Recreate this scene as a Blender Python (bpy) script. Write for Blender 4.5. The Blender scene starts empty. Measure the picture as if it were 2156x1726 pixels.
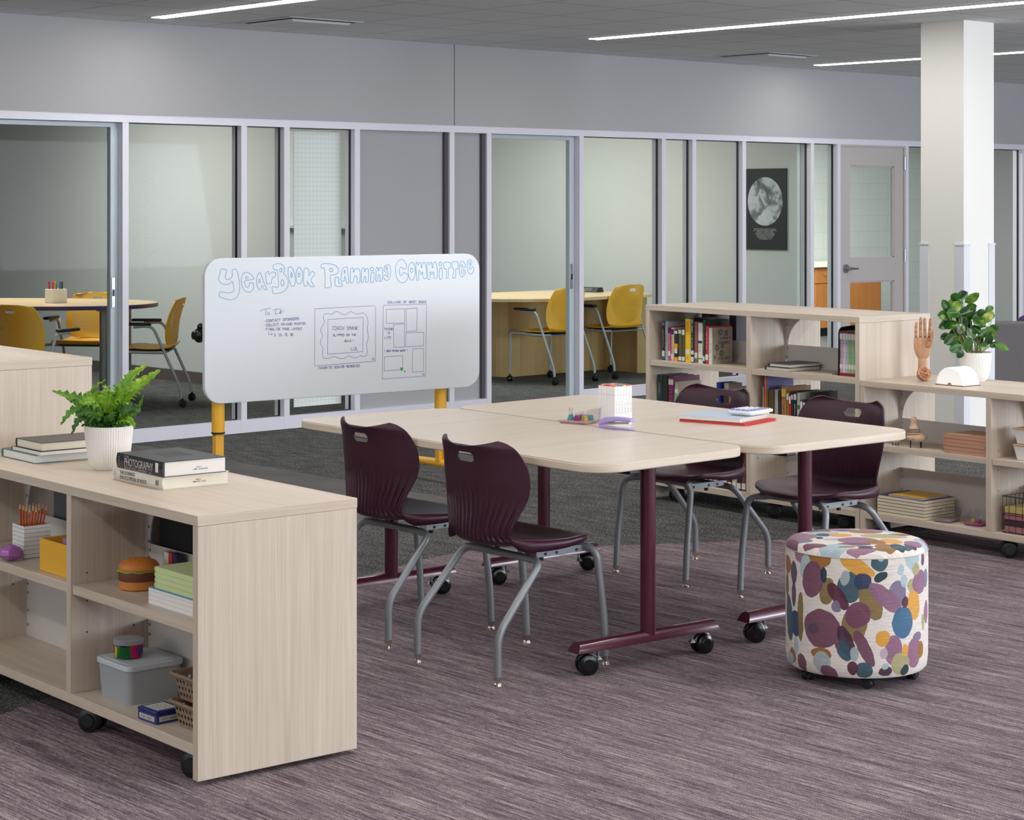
import bpy, bmesh, math, random
from math import sin, cos, pi, radians, sqrt, atan2
from mathutils import Vector, Matrix, noise
random.seed(7)
C = bpy.context.scene
COL = C.collection

# ------------------------------------------------------------------ camera
cam_data = bpy.data.cameras.new('camera')
cam = bpy.data.objects.new('camera', cam_data)
COL.objects.link(cam)
cam.location = (0, 0, 1.6)
cam.rotation_euler = (radians(90), 0, radians(-42.3))
cam_data.sensor_width = 36
cam_data.lens = 4200 / 2156 * 36
cam_data.shift_y = -439 / 2156
cam_data.clip_end = 200
C.camera = cam

# ------------------------------------------------------------------ world, exposure
w = bpy.data.worlds.new('world')
C.world = w
w.use_nodes = True
w.node_tree.nodes['Background'].inputs[0].default_value = (0.75, 0.85, 1.0, 1)
w.node_tree.nodes['Background'].inputs[1].default_value = 0.6
C.view_settings.view_transform = 'Standard'
C.view_settings.look = 'None'
C.view_settings.gamma = 1
C.view_settings.use_curve_mapping = False
C.view_settings.exposure = 1.0


def area_light(name, loc, rot, sx, sy, power, color=(1, 1, 1)):
    l = bpy.data.lights.new(name, 'AREA')
    l.shape = 'RECTANGLE'
    l.size, l.size_y = sx, sy
    l.energy = power
    l.color = color
    o = bpy.data.objects.new(name, l)
    o.location = loc
    o.rotation_euler = rot
    COL.objects.link(o)
    return o


# daylight of the window bank on the right-hand wall, and the windows behind the photographer
area_light('window_daylight', (6.0, -2.6, 1.55), (radians(114), 0, 0), 9.0, 1.9, 112, (0.92, 0.96, 1.0))
area_light('window_daylight_far', (14.0, -2.6, 1.55), (radians(104), 0, 0), 6.0, 1.9, 345, (0.84, 0.92, 1.0))
area_light('window_daylight_left', (-2.6, 6.0, 1.55), (radians(102), 0, radians(-90)), 6.0, 1.9, 26, (1.0, 0.97, 0.93))
# the small rooms behind the glass have their own ceiling lamps
area_light('room_lamp_left', (7.9, 15.0, 2.7), (0, 0, 0), 1.6, 2.2, 50, (1.0, 1.0, 0.99))
area_light('room_lamp_middle', (12.0, 13.9, 2.7), (0, 0, 0), 1.6, 2.2, 48, (1.0, 1.0, 0.99))
area_light('room_lamp_right', (17.0, 13.6, 2.7), (0, 0, 0), 2.5, 1.8, 125, (1.0, 1.0, 0.96))


# ------------------------------------------------------------------ materials
def lin(c):
    return tuple(((v / 255) / 12.92 if v / 255 <= 0.04045 else ((v / 255 + 0.055) / 1.055) ** 2.4) for v in c) + (1,)


def new_mat(name):
    m = bpy.data.materials.new(name)
    m.use_nodes = True
    nt = m.node_tree
    return m, nt, nt.nodes['Principled BSDF']


_mc = {}


def mat(name, rgb, rough=0.5, metal=0.0, noise_amt=0.0, noise_scale=40, coat=0, emit=0, trans=0, alpha=1, bump=0, sheen=0):
    """plain procedural surface: colour with a little noise variation"""
    if name in _mc:
        return _mc[name]
    m, nt, b = new_mat(name)
    c = lin(rgb)
    b.inputs['Base Color'].default_value = c
    b.inputs['Roughness'].default_value = rough
    b.inputs['Metallic'].default_value = metal
    b.inputs['Coat Weight'].default_value = coat
    b.inputs['Transmission Weight'].default_value = trans
    b.inputs['Alpha'].default_value = alpha
    if sheen:
        b.inputs['Sheen Weight'].default_value = sheen
    if emit:
        b.inputs['Emission Color'].default_value = c
        b.inputs['Emission Strength'].default_value = emit
    N = nt.nodes
    L = nt.links
    if noise_amt or bump:
        tc = N.new('ShaderNodeTexCoord')
        nz = N.new('ShaderNodeTexNoise')
        nz.inputs['Scale'].default_value = noise_scale
        nz.inputs['Detail'].default_value = 4
        L.new(tc.outputs['Object'], nz.inputs['Vector'])
        if noise_amt:
            mx = N.new('ShaderNodeMix')
            mx.data_type = 'RGBA'
            mx.inputs['A'].default_value = tuple(min(1, v * (1 + noise_amt)) for v in c[:3]) + (1,)
            mx.inputs['B'].default_value = tuple(v * (1 - noise_amt) for v in c[:3]) + (1,)
            L.new(nz.outputs['Fac'], mx.inputs['Factor'])
            L.new(mx.outputs['Result'], b.inputs['Base Color'])
        if bump:
            bp = N.new('ShaderNodeBump')
            bp.inputs['Strength'].default_value = bump
            bp.inputs['Distance'].default_value = 0.002
            L.new(nz.outputs['Fac'], bp.inputs['Height'])
            L.new(bp.outputs['Normal'], b.inputs['Normal'])
    _mc[name] = m
    return m


def wood_mat(name, axis, light, dark, fine=230, rough=0.42):
    """laminate with fine grain running along one object axis"""
    if name in _mc:
        return _mc[name]
    m, nt, b = new_mat(name)
    N, L = nt.nodes, nt.links
    tc = N.new('ShaderNodeTexCoord')
    info = N.new('ShaderNodeObjectInfo')
    add = N.new('ShaderNodeVectorMath')
    add.operation = 'ADD'
    sc = N.new('ShaderNodeVectorMath')
    sc.operation = 'SCALE'
    sc.inputs['Scale'].default_value = 7.0
    L.new(info.outputs['Random'], sc.inputs[0])
    L.new(tc.outputs['Object'], add.inputs[0])
    L.new(sc.outputs[0], add.inputs[1])
    # end grain faces take the grain of their own long side
    sepn = N.new('ShaderNodeSeparateXYZ')
    L.new(tc.outputs['Normal'], sepn.inputs[0])
    ab = N.new('ShaderNodeMath')
    ab.operation = 'ABSOLUTE'
    L.new(sepn.outputs[axis if axis >= 0 else 2], ab.inputs[0])
    gt = N.new('ShaderNodeMath')
    gt.operation = 'GREATER_THAN'
    gt.inputs[1].default_value = 0.7
    L.new(ab.outputs[0], gt.inputs[0])
    def layer(s_across, s_along, detail, dist=0.0):
        s = [s_across] * 3
        if axis >= 0:
            s[axis] = s_along
            s2 = [s_across] * 3
            s2[(axis + 1) % 3 if axis != 1 else 0] = s_along
        else:
            s = [s_along * 1.3, s_along * 1.3, s_across]
            s2 = s
        mv = N.new('ShaderNodeMix')
        mv.data_type = 'VECTOR'
        mv.inputs['A'].default_value = s
        mv.inputs['B'].default_value = s2
        L.new(gt.outputs[0], mv.inputs['Factor'])
        mp = N.new('ShaderNodeVectorMath')
        mp.operation = 'MULTIPLY'
        L.new(mv.outputs['Result'], mp.inputs[1])
        nz = N.new('ShaderNodeTexNoise')
        nz.inputs['Scale'].default_value = 1
        nz.inputs['Detail'].default_value = detail
        nz.inputs['Distortion'].default_value = dist
        L.new(add.outputs[0], mp.inputs[0])
        L.new(mp.outputs[0], nz.inputs['Vector'])
        return nz.outputs['Fac']
    a = layer(fine * 1.5, 3.0, 2)
    c2 = layer(44, 1.2, 4, 0.9)
    c3 = layer(9, 0.6, 2, 0.5)
    def math_(op, x, y):
        n = N.new('ShaderNodeMath')
        n.operation = op
        for i, v in enumerate((x, y)):
            if isinstance(v, (int, float)):
                n.inputs[i].default_value = v
            else:
                L.new(v, n.inputs[i])
        return n.outputs[0]
    f = math_('ADD', math_('MULTIPLY', a, 0.34), math_('ADD', math_('MULTIPLY', c2, 0.40), math_('MULTIPLY', c3, 0.26)))
    cr = N.new('ShaderNodeValToRGB')
    cr.color_ramp.elements[0].position = 0.34
    cr.color_ramp.elements[0].color = lin(dark)
    cr.color_ramp.elements[1].position = 0.68
    cr.color_ramp.elements[1].color = lin(light)
    L.new(f, cr.inputs[0])
    L.new(cr.outputs[0], b.inputs['Base Color'])
    b.inputs['Roughness'].default_value = rough
    _mc[name] = m
    return m


LT, DK = (218, 205, 188), (190, 173, 154)
WX = wood_mat('laminate_grain_x', 0, LT, DK)
WY = wood_mat('laminate_grain_y', 1, LT, DK)
WZ = wood_mat('laminate_grain_z', 2, LT, DK)
TABLE_TOP = wood_mat('table_laminate', 0, (228, 216, 200), (206, 190, 171), rough=0.30)
EDGE = wood_mat('edge_band', -1, (226, 214, 197), (198, 181, 161), fine=330)
ORANGE_WOOD = wood_mat('warm_cabinet_wood', 2, (190, 124, 62), (160, 96, 44), fine=150)
MAPLE = wood_mat('maple_desk', 2, (216, 184, 132), (192, 158, 106), fine=120)
MAPLE_TOP = wood_mat('maple_desk_top', 0, (224, 198, 156), (208, 178, 132), fine=120, rough=0.3)
BEECH = wood_mat('beech', 2, (216, 170, 132), (190, 142, 104), fine=300, rough=0.5)
PANEL = mat('perforated_grey_panel', (200, 196, 192), 0.55)
METAL_GREY = mat('satin_grey_tube', (138, 142, 146), 0.42, 0.35)
CHROME = mat('chrome', (210, 200, 190), 0.18, 1.0)
STEEL = mat('brushed_steel', (170, 172, 176), 0.3, 0.9)
BLACK = mat('black_plastic', (20, 21, 24), 0.42)
BLACK_G = mat('black_gloss', (14, 15, 18), 0.22)
BURG = mat('burgundy_frame', (78, 20, 44), 0.28, 0.1, coat=0.4)
SHELL = mat('plum_plastic', (60, 24, 42), 0.42, bump=0.06, noise_scale=900)
YELLOW_P = mat('golden_plastic', (236, 180, 48), 0.48)
YELLOW_M = mat('golden_painted_metal', (255, 194, 62), 0.35)
CHAIR_TUBE = mat('pale_grey_tube', (172, 178, 182), 0.42, 0.2)
ALU = mat('painted_aluminium', (222, 220, 230), 0.4)
ALU2 = mat('anodised_aluminium', (188, 198, 205), 0.45, 0.05)
GASKET = mat('black_gasket', (16, 20, 22), 0.5)
WALL = mat('wall_paint', (174, 173, 175), 0.8, noise_amt=0.02, noise_scale=3)
WALLG = mat('green_grey_wall_paint', (197, 201, 198), 0.8, noise_amt=0.015, noise_scale=2)
GREYP = mat('grey_wall_paint', (168, 168, 171), 0.8)
PILLAR = mat('column_paint', (226, 224, 218), 0.75)
GUARD = mat('corner_guard_vinyl', (212, 215, 221), 0.5)
WHITE = mat('white_plastic', (235, 234, 230), 0.4)
PAPER = mat('book_pages', (226, 218, 200), 0.8, noise_amt=0.06, noise_scale=300)
PAPERW = mat('white_pages', (226, 223, 215), 0.8, noise_amt=0.04, noise_scale=300)
DARKBASE = mat('vinyl_baseboard', (92, 82, 82), 0.6)
CERAMIC = mat('ribbed_ceramic', (238, 234, 228), 0.45)
SOIL = mat('potting_soil', (52, 40, 30), 0.95, noise_amt=0.5, noise_scale=120)


def glass_mat(name, tint=(0.93, 0.97, 0.95), gloss=0.10):
    m = bpy.data.materials.new(name)
    m.use_nodes = True
    nt = m.node_tree
    N, L = nt.nodes, nt.links
    N.remove(N['Principled BSDF'])
    out = N['Material Output']
    tr = N.new('ShaderNodeBsdfTransparent')
    tr.inputs[0].default_value = tint + (1,)
    gl = N.new('ShaderNodeBsdfGlossy')
    gl.inputs['Roughness'].default_value = 0.02
    fr = N.new('ShaderNodeFresnel')
    fr.inputs[0].default_value = 1.3
    ml = N.new('ShaderNodeMath')
    ml.operation = 'MULTIPLY'
    ml.inputs[1].default_value = gloss
    geo = N.new('ShaderNodeNewGeometry')
    inv = N.new('ShaderNodeMath')
    inv.operation = 'SUBTRACT'
    inv.inputs[0].default_value = 1.0
    L.new(geo.outputs['Backfacing'], inv.inputs[1])
    m0 = N.new('ShaderNodeMath')
    m0.operation = 'MULTIPLY'
    L.new(fr.outputs[0], m0.inputs[0])
    L.new(inv.outputs[0], m0.inputs[1])
    L.new(m0.outputs[0], ml.inputs[0])
    mx = N.new('ShaderNodeMixShader')
    L.new(ml.outputs[0], mx.inputs[0])
    L.new(tr.outputs[0], mx.inputs[1])
    L.new(gl.outputs[0], mx.inputs[2])
    L.new(mx.outputs[0], out.inputs[0])
    _mc[name] = m
    return m


GLASS = glass_mat('window_glass', (0.955, 0.98, 0.965), 0.25)
ACRYLIC = glass_mat('clear_acrylic', (0.93, 0.93, 0.94), 0.8)


def frosted(name, rgb, amt):
    m, nt, b = new_mat(name)
    N, L = nt.nodes, nt.links
    b.inputs['Base Color'].default_value = lin(rgb)
    b.inputs['Roughness'].default_value = 0.35
    tr = N.new('ShaderNodeBsdfTransparent')
    tr.inputs[0].default_value = lin(rgb)
    mx = N.new('ShaderNodeMixShader')
    mx.inputs[0].default_value = amt
    L.new(tr.outputs[0], mx.inputs[1])
    L.new(b.outputs[0], mx.inputs[2])
    L.new(mx.outputs[0], N['Material Output'].inputs[0])
    return m


def perforated(name, rgb, pitch, hole, region=None, rough=0.48):
    """solid plastic with real see-through holes laid out on the UV map (metres)"""
    m, nt, b = new_mat(name)
    N, L = nt.nodes, nt.links
    b.inputs['Base Color'].default_value = lin(rgb)
    b.inputs['Roughness'].default_value = rough
    uv = N.new('ShaderNodeUVMap')
    sc = N.new('ShaderNodeVectorMath')
    sc.operation = 'SCALE'
    sc.inputs['Scale'].default_value = 1 / pitch
    L.new(uv.outputs[0], sc.inputs[0])
    fr = N.new('ShaderNodeVectorMath')
    fr.operation = 'FRACTION'
    L.new(sc.outputs[0], fr.inputs[0])
    sub = N.new('ShaderNodeVectorMath')
    sub.operation = 'SUBTRACT'
    sub.inputs[1].default_value = (0.5, 0.5, 0)
    L.new(fr.outputs[0], sub.inputs[0])
    ln = N.new('ShaderNodeVectorMath')
    ln.operation = 'LENGTH'
    L.new(sub.outputs[0], ln.inputs[0])
    lt = N.new('ShaderNodeMath')
    lt.operation = 'LESS_THAN'
    lt.inputs[1].default_value = hole
    L.new(ln.outputs['Value'], lt.inputs[0])
    fac = lt.outputs[0]
    if region:
        cx, cy, rx, ry = region
        s2 = N.new('ShaderNodeVectorMath')
        s2.operation = 'SUBTRACT'
        s2.inputs[1].default_value = (cx, cy, 0)
        L.new(uv.outputs[0], s2.inputs[0])
        d2 = N.new('ShaderNodeVectorMath')
        d2.operation = 'DIVIDE'
        d2.inputs[1].default_value = (rx, ry, 1)
        L.new(s2.outputs[0], d2.inputs[0])
        l2 = N.new('ShaderNodeVectorMath')
        l2.operation = 'LENGTH'
        L.new(d2.outputs[0], l2.inputs[0])
        t2 = N.new('ShaderNodeMath')
        t2.operation = 'LESS_THAN'
        t2.inputs[1].default_value = 1
        L.new(l2.outputs['Value'], t2.inputs[0])
        mu = N.new('ShaderNodeMath')
        mu.operation = 'MULTIPLY'
        L.new(fac, mu.inputs[0])
        L.new(t2.outputs[0], mu.inputs[1])
        fac = mu.outputs[0]
    tr = N.new('ShaderNodeBsdfTransparent')
    mx = N.new('ShaderNodeMixShader')
    L.new(fac, mx.inputs[0])
    L.new(b.outputs[0], mx.inputs[1])
    L.new(tr.outputs[0], mx.inputs[2])
    L.new(mx.outputs[0], N['Material Output'].inputs[0])
    return m


def nmath(nt, op, *a, clamp=False):
    n = nt.nodes.new('ShaderNodeMath')
    n.operation = op
    n.use_clamp = clamp
    for i, v in enumerate(a):
        if isinstance(v, (int, float)):
            n.inputs[i].default_value = v
        else:
            nt.links.new(v, n.inputs[i])
    return n.outputs[0]


def nmix(nt, f, a, b_):
    n = nt.nodes.new('ShaderNodeMix')
    n.data_type = 'RGBA'
    for k, v in (('Factor', f), ('A', a), ('B', b_)):
        if isinstance(v, (int, float)):
            n.inputs[k].default_value = v
        elif isinstance(v, tuple):
            n.inputs[k].default_value = v
        else:
            nt.links.new(v, n.inputs[k])
    return n.outputs['Result']


def nnoise(nt, vec, scale, mscale=(1, 1, 1), detail=2, dist=0):
    mp = nt.nodes.new('ShaderNodeMapping')
    mp.inputs['Scale'].default_value = mscale
    nt.links.new(vec, mp.inputs[0])
    n = nt.nodes.new('ShaderNodeTexNoise')
    n.inputs['Scale'].default_value = scale
    n.inputs['Detail'].default_value = detail
    n.inputs['Distortion'].default_value = dist
    nt.links.new(mp.outputs[0], n.inputs['Vector'])
    return n.outputs['Fac']


def nramp(nt, f, pts):
    cr = nt.nodes.new('ShaderNodeValToRGB')
    e = cr.color_ramp.elements
    cc = lambda c: c if len(c) == 4 else lin(c)
    e[1].position, e[1].color = pts[-1][0], cc(pts[-1][1])
    e[0].position, e[0].color = pts[0][0], cc(pts[0][1])
    for p, c in pts[1:-1]:
        q = e.new(p)
        q.color = cc(c)
    nt.links.new(f, cr.inputs[0])
    return cr.outputs[0]


def carpet_material():
    m, nt, b = new_mat('two_tone_carpet')
    N, L = nt.nodes, nt.links
    tc = N.new('ShaderNodeTexCoord')
    P = tc.outputs['Object']
    sep = N.new('ShaderNodeSeparateXYZ')
    L.new(P, sep.inputs[0])
    x, y = sep.outputs[0], sep.outputs[1]
    # mauve broadloom with tufted ribs running along y
    rib = nnoise(nt, P, 1, (130, 5, 1), 2)
    rib2 = nnoise(nt, P, 1, (380, 40, 1), 2)
    tuft = nnoise(nt, P, 1, (420, 260, 1), 1)
    band = nnoise(nt, P, 1, (22, 0.7, 1), 2)
    f = nmath(nt, 'ADD', nmath(nt, 'MULTIPLY', rib, 0.40), nmath(nt, 'MULTIPLY', rib2, 0.30))
    f = nmath(nt, 'ADD', f, nmath(nt, 'MULTIPLY', tuft, 0.40))
    f = nmath(nt, 'ADD', f, nmath(nt, 'MULTIPLY', band, 0.16))
    mauve = nramp(nt, f, [(0.50, (58, 46, 54)), (0.63, (118, 104, 111)), (0.78, (190, 176, 174))])
    # charcoal loop carpet with pale flecks
    g = nmath(nt, 'ADD', nmath(nt, 'MULTIPLY', nnoise(nt, P, 1, (170, 75, 1), 3), 0.78), nmath(nt, 'MULTIPLY', nnoise(nt, P, 1, (26, 5, 1), 3), 0.22))
    dark = nramp(nt, g, [(0.40, (44, 46, 50)), (0.52, (84, 84, 84)), (0.66, (150, 146, 136))])
    # smooth grey strip
    strip = nramp(nt, nnoise(nt, P, 3, (1, 1, 1), 2), [(0.3, (100, 98, 98)), (0.7, (112, 110, 110))])
    fx = nmath(nt, 'DIVIDE', x, 16.0)
    pts = [(-2, 2.6), (1.0, 4.5), (3.0, 5.67), (5.24, 6.716), (5.74, 6.87), (6.08, 6.90), (6.5, 6.6), (7.3, 6.12), (8.2, 5.75), (9.2, 5.3), (14, 3.2)]
    rp = nramp(nt, fx, [(max(0.0, px / 16), (py / 12, py / 12, py / 12, 1)) for px, py in pts[1:]])
    wob = nmath(nt, 'MULTIPLY', nmath(nt, 'SUBTRACT', nnoise(nt, P, 60, (1, 1, 1), 2), 0.5), 0.02)
    yy = nmath(nt, 'DIVIDE', nmath(nt, 'ADD', y, wob), 12.0)
    is_mauve = nmath(nt, 'LESS_THAN', yy, rp)
    s1 = nmath(nt, 'MULTIPLY', nmath(nt, 'LESS_THAN', x, 7.0), nmath(nt, 'GREATER_THAN', x, 6.15))
    s2 = nmath(nt, 'MULTIPLY', nmath(nt, 'GREATER_THAN', y, 7.75), nmath(nt, 'LESS_THAN', y, 11.4))
    is_strip = nmath(nt, 'MULTIPLY', s1, s2)
    c = nmix(nt, is_strip, dark, strip)
    c = nmix(nt, is_mauve, c, mauve)
    L.new(c, b.inputs['Base Color'])
    b.inputs['Roughness'].default_value = 0.95
    b.inputs['Specular IOR Level'].default_value = 0.15
    bp = N.new('ShaderNodeBump')
    bp.inputs['Strength'].default_value = 0.5
    bp.inputs['Distance'].default_value = 0.004
    L.new(nmath(nt, 'ADD', f, nmath(nt, 'MULTIPLY', g, 0.3)), bp.inputs['Height'])
    L.new(bp.outputs[0], b.inputs['Normal'])
    return m


def ceiling_material():
    m, nt, b = new_mat('acoustic_tile_ceiling')
    N, L = nt.nodes, nt.links
    tc = N.new('ShaderNodeTexCoord')
    sep = N.new('ShaderNodeSeparateXYZ')
    L.new(tc.outputs['Object'], sep.inputs[0])
    lines = None
    for o, k in ((7.54, 0), (10.44, 1)):
        t = nmath(nt, 'FRACT', nmath(nt, 'DIVIDE', nmath(nt, 'SUBTRACT', sep.outputs[k], o), 0.61))
        e = nmath(nt, 'GREATER_THAN', nmath(nt, 'ABSOLUTE', nmath(nt, 'SUBTRACT', t, 0.5)), 0.490)
        lines = e if lines is None else nmath(nt, 'MAXIMUM', lines, e)
    sp = nnoise(nt, tc.outputs['Object'], 160, (1, 1, 1), 2)
    tile = nramp(nt, sp, [(0.35, (222, 222, 222)), (0.6, (234, 234, 234))])
    c = nmix(nt, lines, tile, lin((168, 168, 170)))
    L.new(c, b.inputs['Base Color'])
    b.inputs['Roughness'].default_value = 0.9
    return m


def block_material():
    m, nt, b = new_mat('painted_block_wall')
    N, L = nt.nodes, nt.links
    tc = N.new('ShaderNodeTexCoord')
    mp = N.new('ShaderNodeMapping')
    mp.inputs['Rotation'].default_value = (radians(90), 0, 0)
    L.new(tc.outputs['Object'], mp.inputs[0])
    br = N.new('ShaderNodeTexBrick')
    br.inputs['Scale'].default_value = 1
    br.inputs['Brick Width'].default_value = 0.40
    br.inputs['Row Height'].default_value = 0.203
    br.inputs['Mortar Size'].default_value = 0.005
    br.inputs['Color1'].default_value = lin((208, 211, 207))
    br.inputs['Color2'].default_value = lin((206, 209, 205))
    br.inputs['Mortar'].default_value = lin((196, 200, 196))
    L.new(mp.outputs[0], br.inputs[0])
    L.new(br.outputs[0], b.inputs['Base Color'])
    b.inputs['Roughness'].default_value = 0.75
    return m


# ------------------------------------------------------------------ geometry helpers
class MB:
    def __init__(self):
        self.v, self.f, self.m, self.uv = [], [], [], {}
        self.M = Matrix.Identity(4)

    def add(self, vs, fs, mi=0, uvs=None):
        o = len(self.v)
        self.v += [self.M @ Vector(p) for p in vs]
        for i, f in enumerate(fs):
            if uvs:
                self.uv[len(self.f)] = [uvs[k] for k in f]
            self.f.append([o + k for k in f])
            self.m.append(mi)
        return self

    def box(self, x0, y0, z0, x1, y1, z1, mi=0):
        vs = [(x, y, z) for z in (z0, z1) for y in (y0, y1) for x in (x0, x1)]
        return self.add(vs, [(0, 2, 3, 1), (4, 5, 7, 6), (0, 1, 5, 4), (2, 6, 7, 3), (0, 4, 6, 2), (1, 3, 7, 5)], mi)

    def frustum(self, c, b, t, z0, z1, mi=0, uvscale=False):
        """box with a different bottom and top half size"""
        cx, cy = c
        vs = [(cx + sx * s[0], cy + sy * s[1], z) for s, z in ((b, z0), (t, z1)) for sy in (-1, 1) for sx in (-1, 1)]
        return self.add(vs, [(0, 2, 3, 1), (4, 5, 7, 6), (0, 1, 5, 4), (2, 6, 7, 3), (0, 4, 6, 2), (1, 3, 7, 5)], mi)

    def tube(self, pts, r, n=10, mi=0, cap=True, closed=False, flat=None):
        pts = [Vector(p) for p in pts]
        k = len(pts)
        rr = r if isinstance(r, (list, tuple)) else [r] * k
        tang = []
        for i in range(k):
            a = pts[(i - 1) % k] if (i or closed) else pts[0]
            b_ = pts[(i + 1) % k] if (i < k - 1 or closed) else pts[-1]
            tang.append((b_ - a).normalized())
        up = Vector((0, 0, 1)) if abs(tang[0].z) < 0.9 else Vector((1, 0, 0))
        u = tang[0].cross(up).normalized()
        vs = []
        for i in range(k):
            t = tang[i]
            u = (u - t * u.dot(t)).normalized()
            w_ = t.cross(u)
            for j in range(n):
                a = 2 * pi * j / n
                ru, rw = rr[i], rr[i] * (flat or 1)
                vs.append(pts[i] + u * cos(a) * ru + w_ * sin(a) * rw)
        fs = []
        rng = k if closed else k - 1
        for i in range(rng):
            i2 = (i + 1) % k
            for j in range(n):
                fs.append((i * n + j, i * n + (j + 1) % n, i2 * n + (j + 1) % n, i2 * n + j))
        if cap and not closed:
            fs.append(tuple(range(n - 1, -1, -1)))
            fs.append(tuple((k - 1) * n + j for j in range(n)))
        return self.add(vs, fs, mi)

    def cyl(self, p0, p1, r0, r1=None, n=20, mi=0):
        return self.tube([p0, p1], [r0, r0 if r1 is None else r1], n, mi)

    def lathe(self, prof, n=32, c=(0, 0, 0), mi=0, rib=0, ribn=0, ribz=(0, 9)):
        vs, fs = [], []
        for (r, z) in prof:
            for j in range(n):
                a = 2 * pi * j / n
                q = r
                if rib and ribz[0] <= z <= ribz[1]:
                    q = r - rib * (0.5 - 0.5 * cos(a * ribn))
                vs.append((c[0] + q * cos(a), c[1] + q * sin(a), c[2] + z))
        k = len(prof)
        for i in range(k - 1):
            for j in range(n):
                fs.append((i * n + j, i * n + (j + 1) % n, (i + 1) * n + (j + 1) % n, (i + 1) * n + j))
        if prof[0][0] > 1e-6:
            fs.append(tuple(range(n - 1, -1, -1)))
        if prof[-1][0] > 1e-6:
            fs.append(tuple((k - 1) * n + j for j in range(n)))
        return self.add(vs, fs, mi)

    def sphere(self, c, r, nu=20, nv=12, mi=0):
        if not isinstance(r, (tuple, list)):
            r = (r, r, r)
        vs = [(c[0], c[1], c[2] - r[2])]
        for i in range(1, nv):
            t = -pi / 2 + pi * i / nv
            for j in range(nu):
                a = 2 * pi * j / nu
                vs.append((c[0] + r[0] * cos(t) * cos(a), c[1] + r[1] * cos(t) * sin(a), c[2] + r[2] * sin(t)))
        vs.append((c[0], c[1], c[2] + r[2]))
        fs = [(0, 1 + (j + 1) % nu, 1 + j) for j in range(nu)]
        for i in range(nv - 2):
            for j in range(nu):
                a, b_ = 1 + i * nu, 1 + (i + 1) * nu
                fs.append((a + j, a + (j + 1) % nu, b_ + (j + 1) % nu, b_ + j))
        t = len(vs) - 1
        a = 1 + (nv - 2) * nu
        fs += [(a + j, a + (j + 1) % nu, t) for j in range(nu)]
        return self.add(vs, fs, mi)

    def prism(self, poly, a0, a1, fn=lambda p, a: (p[0], p[1], a), mi=0, mi_side=None):
        """extrude a 2-D outline"""
        n = len(poly)
        vs = [fn(p, a0) for p in poly] + [fn(p, a1) for p in poly]
        self.add(vs, [tuple(range(n - 1, -1, -1)), tuple(range(n, 2 * n))], mi)
        o = len(self.v) - 2 * n
        for i in range(n):
            self.f.append([o + i, o + (i + 1) % n, o + n + (i + 1) % n, o + n + i])
            self.m.append(mi if mi_side is None else mi_side)
        return self

    def ribbon(self, pts, wd, nrm, mi=0):
        """flat line of width wd through pts, lying on a surface with normal nrm"""
        nrm = Vector(nrm)
        P_ = [Vector(p) for p in pts]
        for a, b_ in zip(P_, P_[1:]):
            d = b_ - a
            if d.length < 1e-6:
                continue
            d.normalize()
            s = d.cross(nrm) * (wd / 2)
            e = d * (wd * 0.3)
            self.add([a - e + s, a - e - s, b_ + e - s, b_ + e + s], [(0, 1, 2, 3)], mi)
        return self

    def build(self, name, mats, parent=None, smooth=35, bevel=0, bseg=2, solid=0, subd=0, recalc=True):
        me = bpy.data.meshes.new(name)
        me.from_pydata([tuple(p) for p in self.v], [], self.f)
        if not isinstance(mats, (list, tuple)):
            mats = [mats]
        for m_ in mats:
            me.materials.append(m_)
        me.polygons.foreach_set('material_index', self.m)
        if self.uv:
            ul = me.uv_layers.new(name='UVMap')
            for pi_, uvs in self.uv.items():
                p = me.polygons[pi_]
                for li, q in zip(p.loop_indices, uvs):
                    ul.data[li].uv = q
        if recalc:
            bm = bmesh.new()
            bm.from_mesh(me)
            bmesh.ops.recalc_face_normals(bm, faces=bm.faces)
            bm.to_mesh(me)
            bm.free()
        if smooth:
            me.polygons.foreach_set('use_smooth', [True] * len(me.polygons))
            me.set_sharp_from_angle(angle=radians(smooth))
        me.update()
        o = bpy.data.objects.new(name, me)
        COL.objects.link(o)
        if parent:
            o.parent = parent
        if solid:
            md = o.modifiers.new('solid', 'SOLIDIFY')
            md.thickness = solid
            md.offset = 0
        if subd:
            md = o.modifiers.new('sub', 'SUBSURF')
            md.levels = md.render_levels = subd
        if bevel:
            md = o.modifiers.new('bevel', 'BEVEL')
            md.width = bevel
            md.segments = bseg
            md.limit_method = 'ANGLE'
            md.angle_limit = radians(40)
        return o


def thing(name, label, cat, loc=(0, 0, 0), rz=0.0, group=None, rot=None):
    o = bpy.data.objects.new(name, None)
    o.empty_display_size = 0.05
    COL.objects.link(o)
    o.location = loc
    o.rotation_euler = rot if rot else (0, 0, rz)
    o['label'] = label
    o['category'] = cat
    if group:
        o['group'] = group
    return o


def tag(o, label, cat, group=None, loc=None, rz=None):
    o['label'] = label
    o['category'] = cat
    if group:
        o['group'] = group
    if loc:
        o.location = loc
    if rz is not None:
        o.rotation_euler = (0, 0, rz)
    return o


def struct(o, label=None):
    o['kind'] = 'structure'
    if label:
        o['label'] = label
    return o


def copy_tree(o, parent=None):
    c = o.copy()
    COL.objects.link(c)
    if parent:
        c.parent = parent
    for ch in list(o.children):
        copy_tree(ch, c)
    return c


def place_copy(o, label, loc, rz=0.0, rot=None, group=None):
    c = copy_tree(o)
    c.location = loc
    c.rotation_euler = rot if rot else (0, 0, rz)
    c['label'] = label
    if group:
        c['group'] = group
    return c


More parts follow.
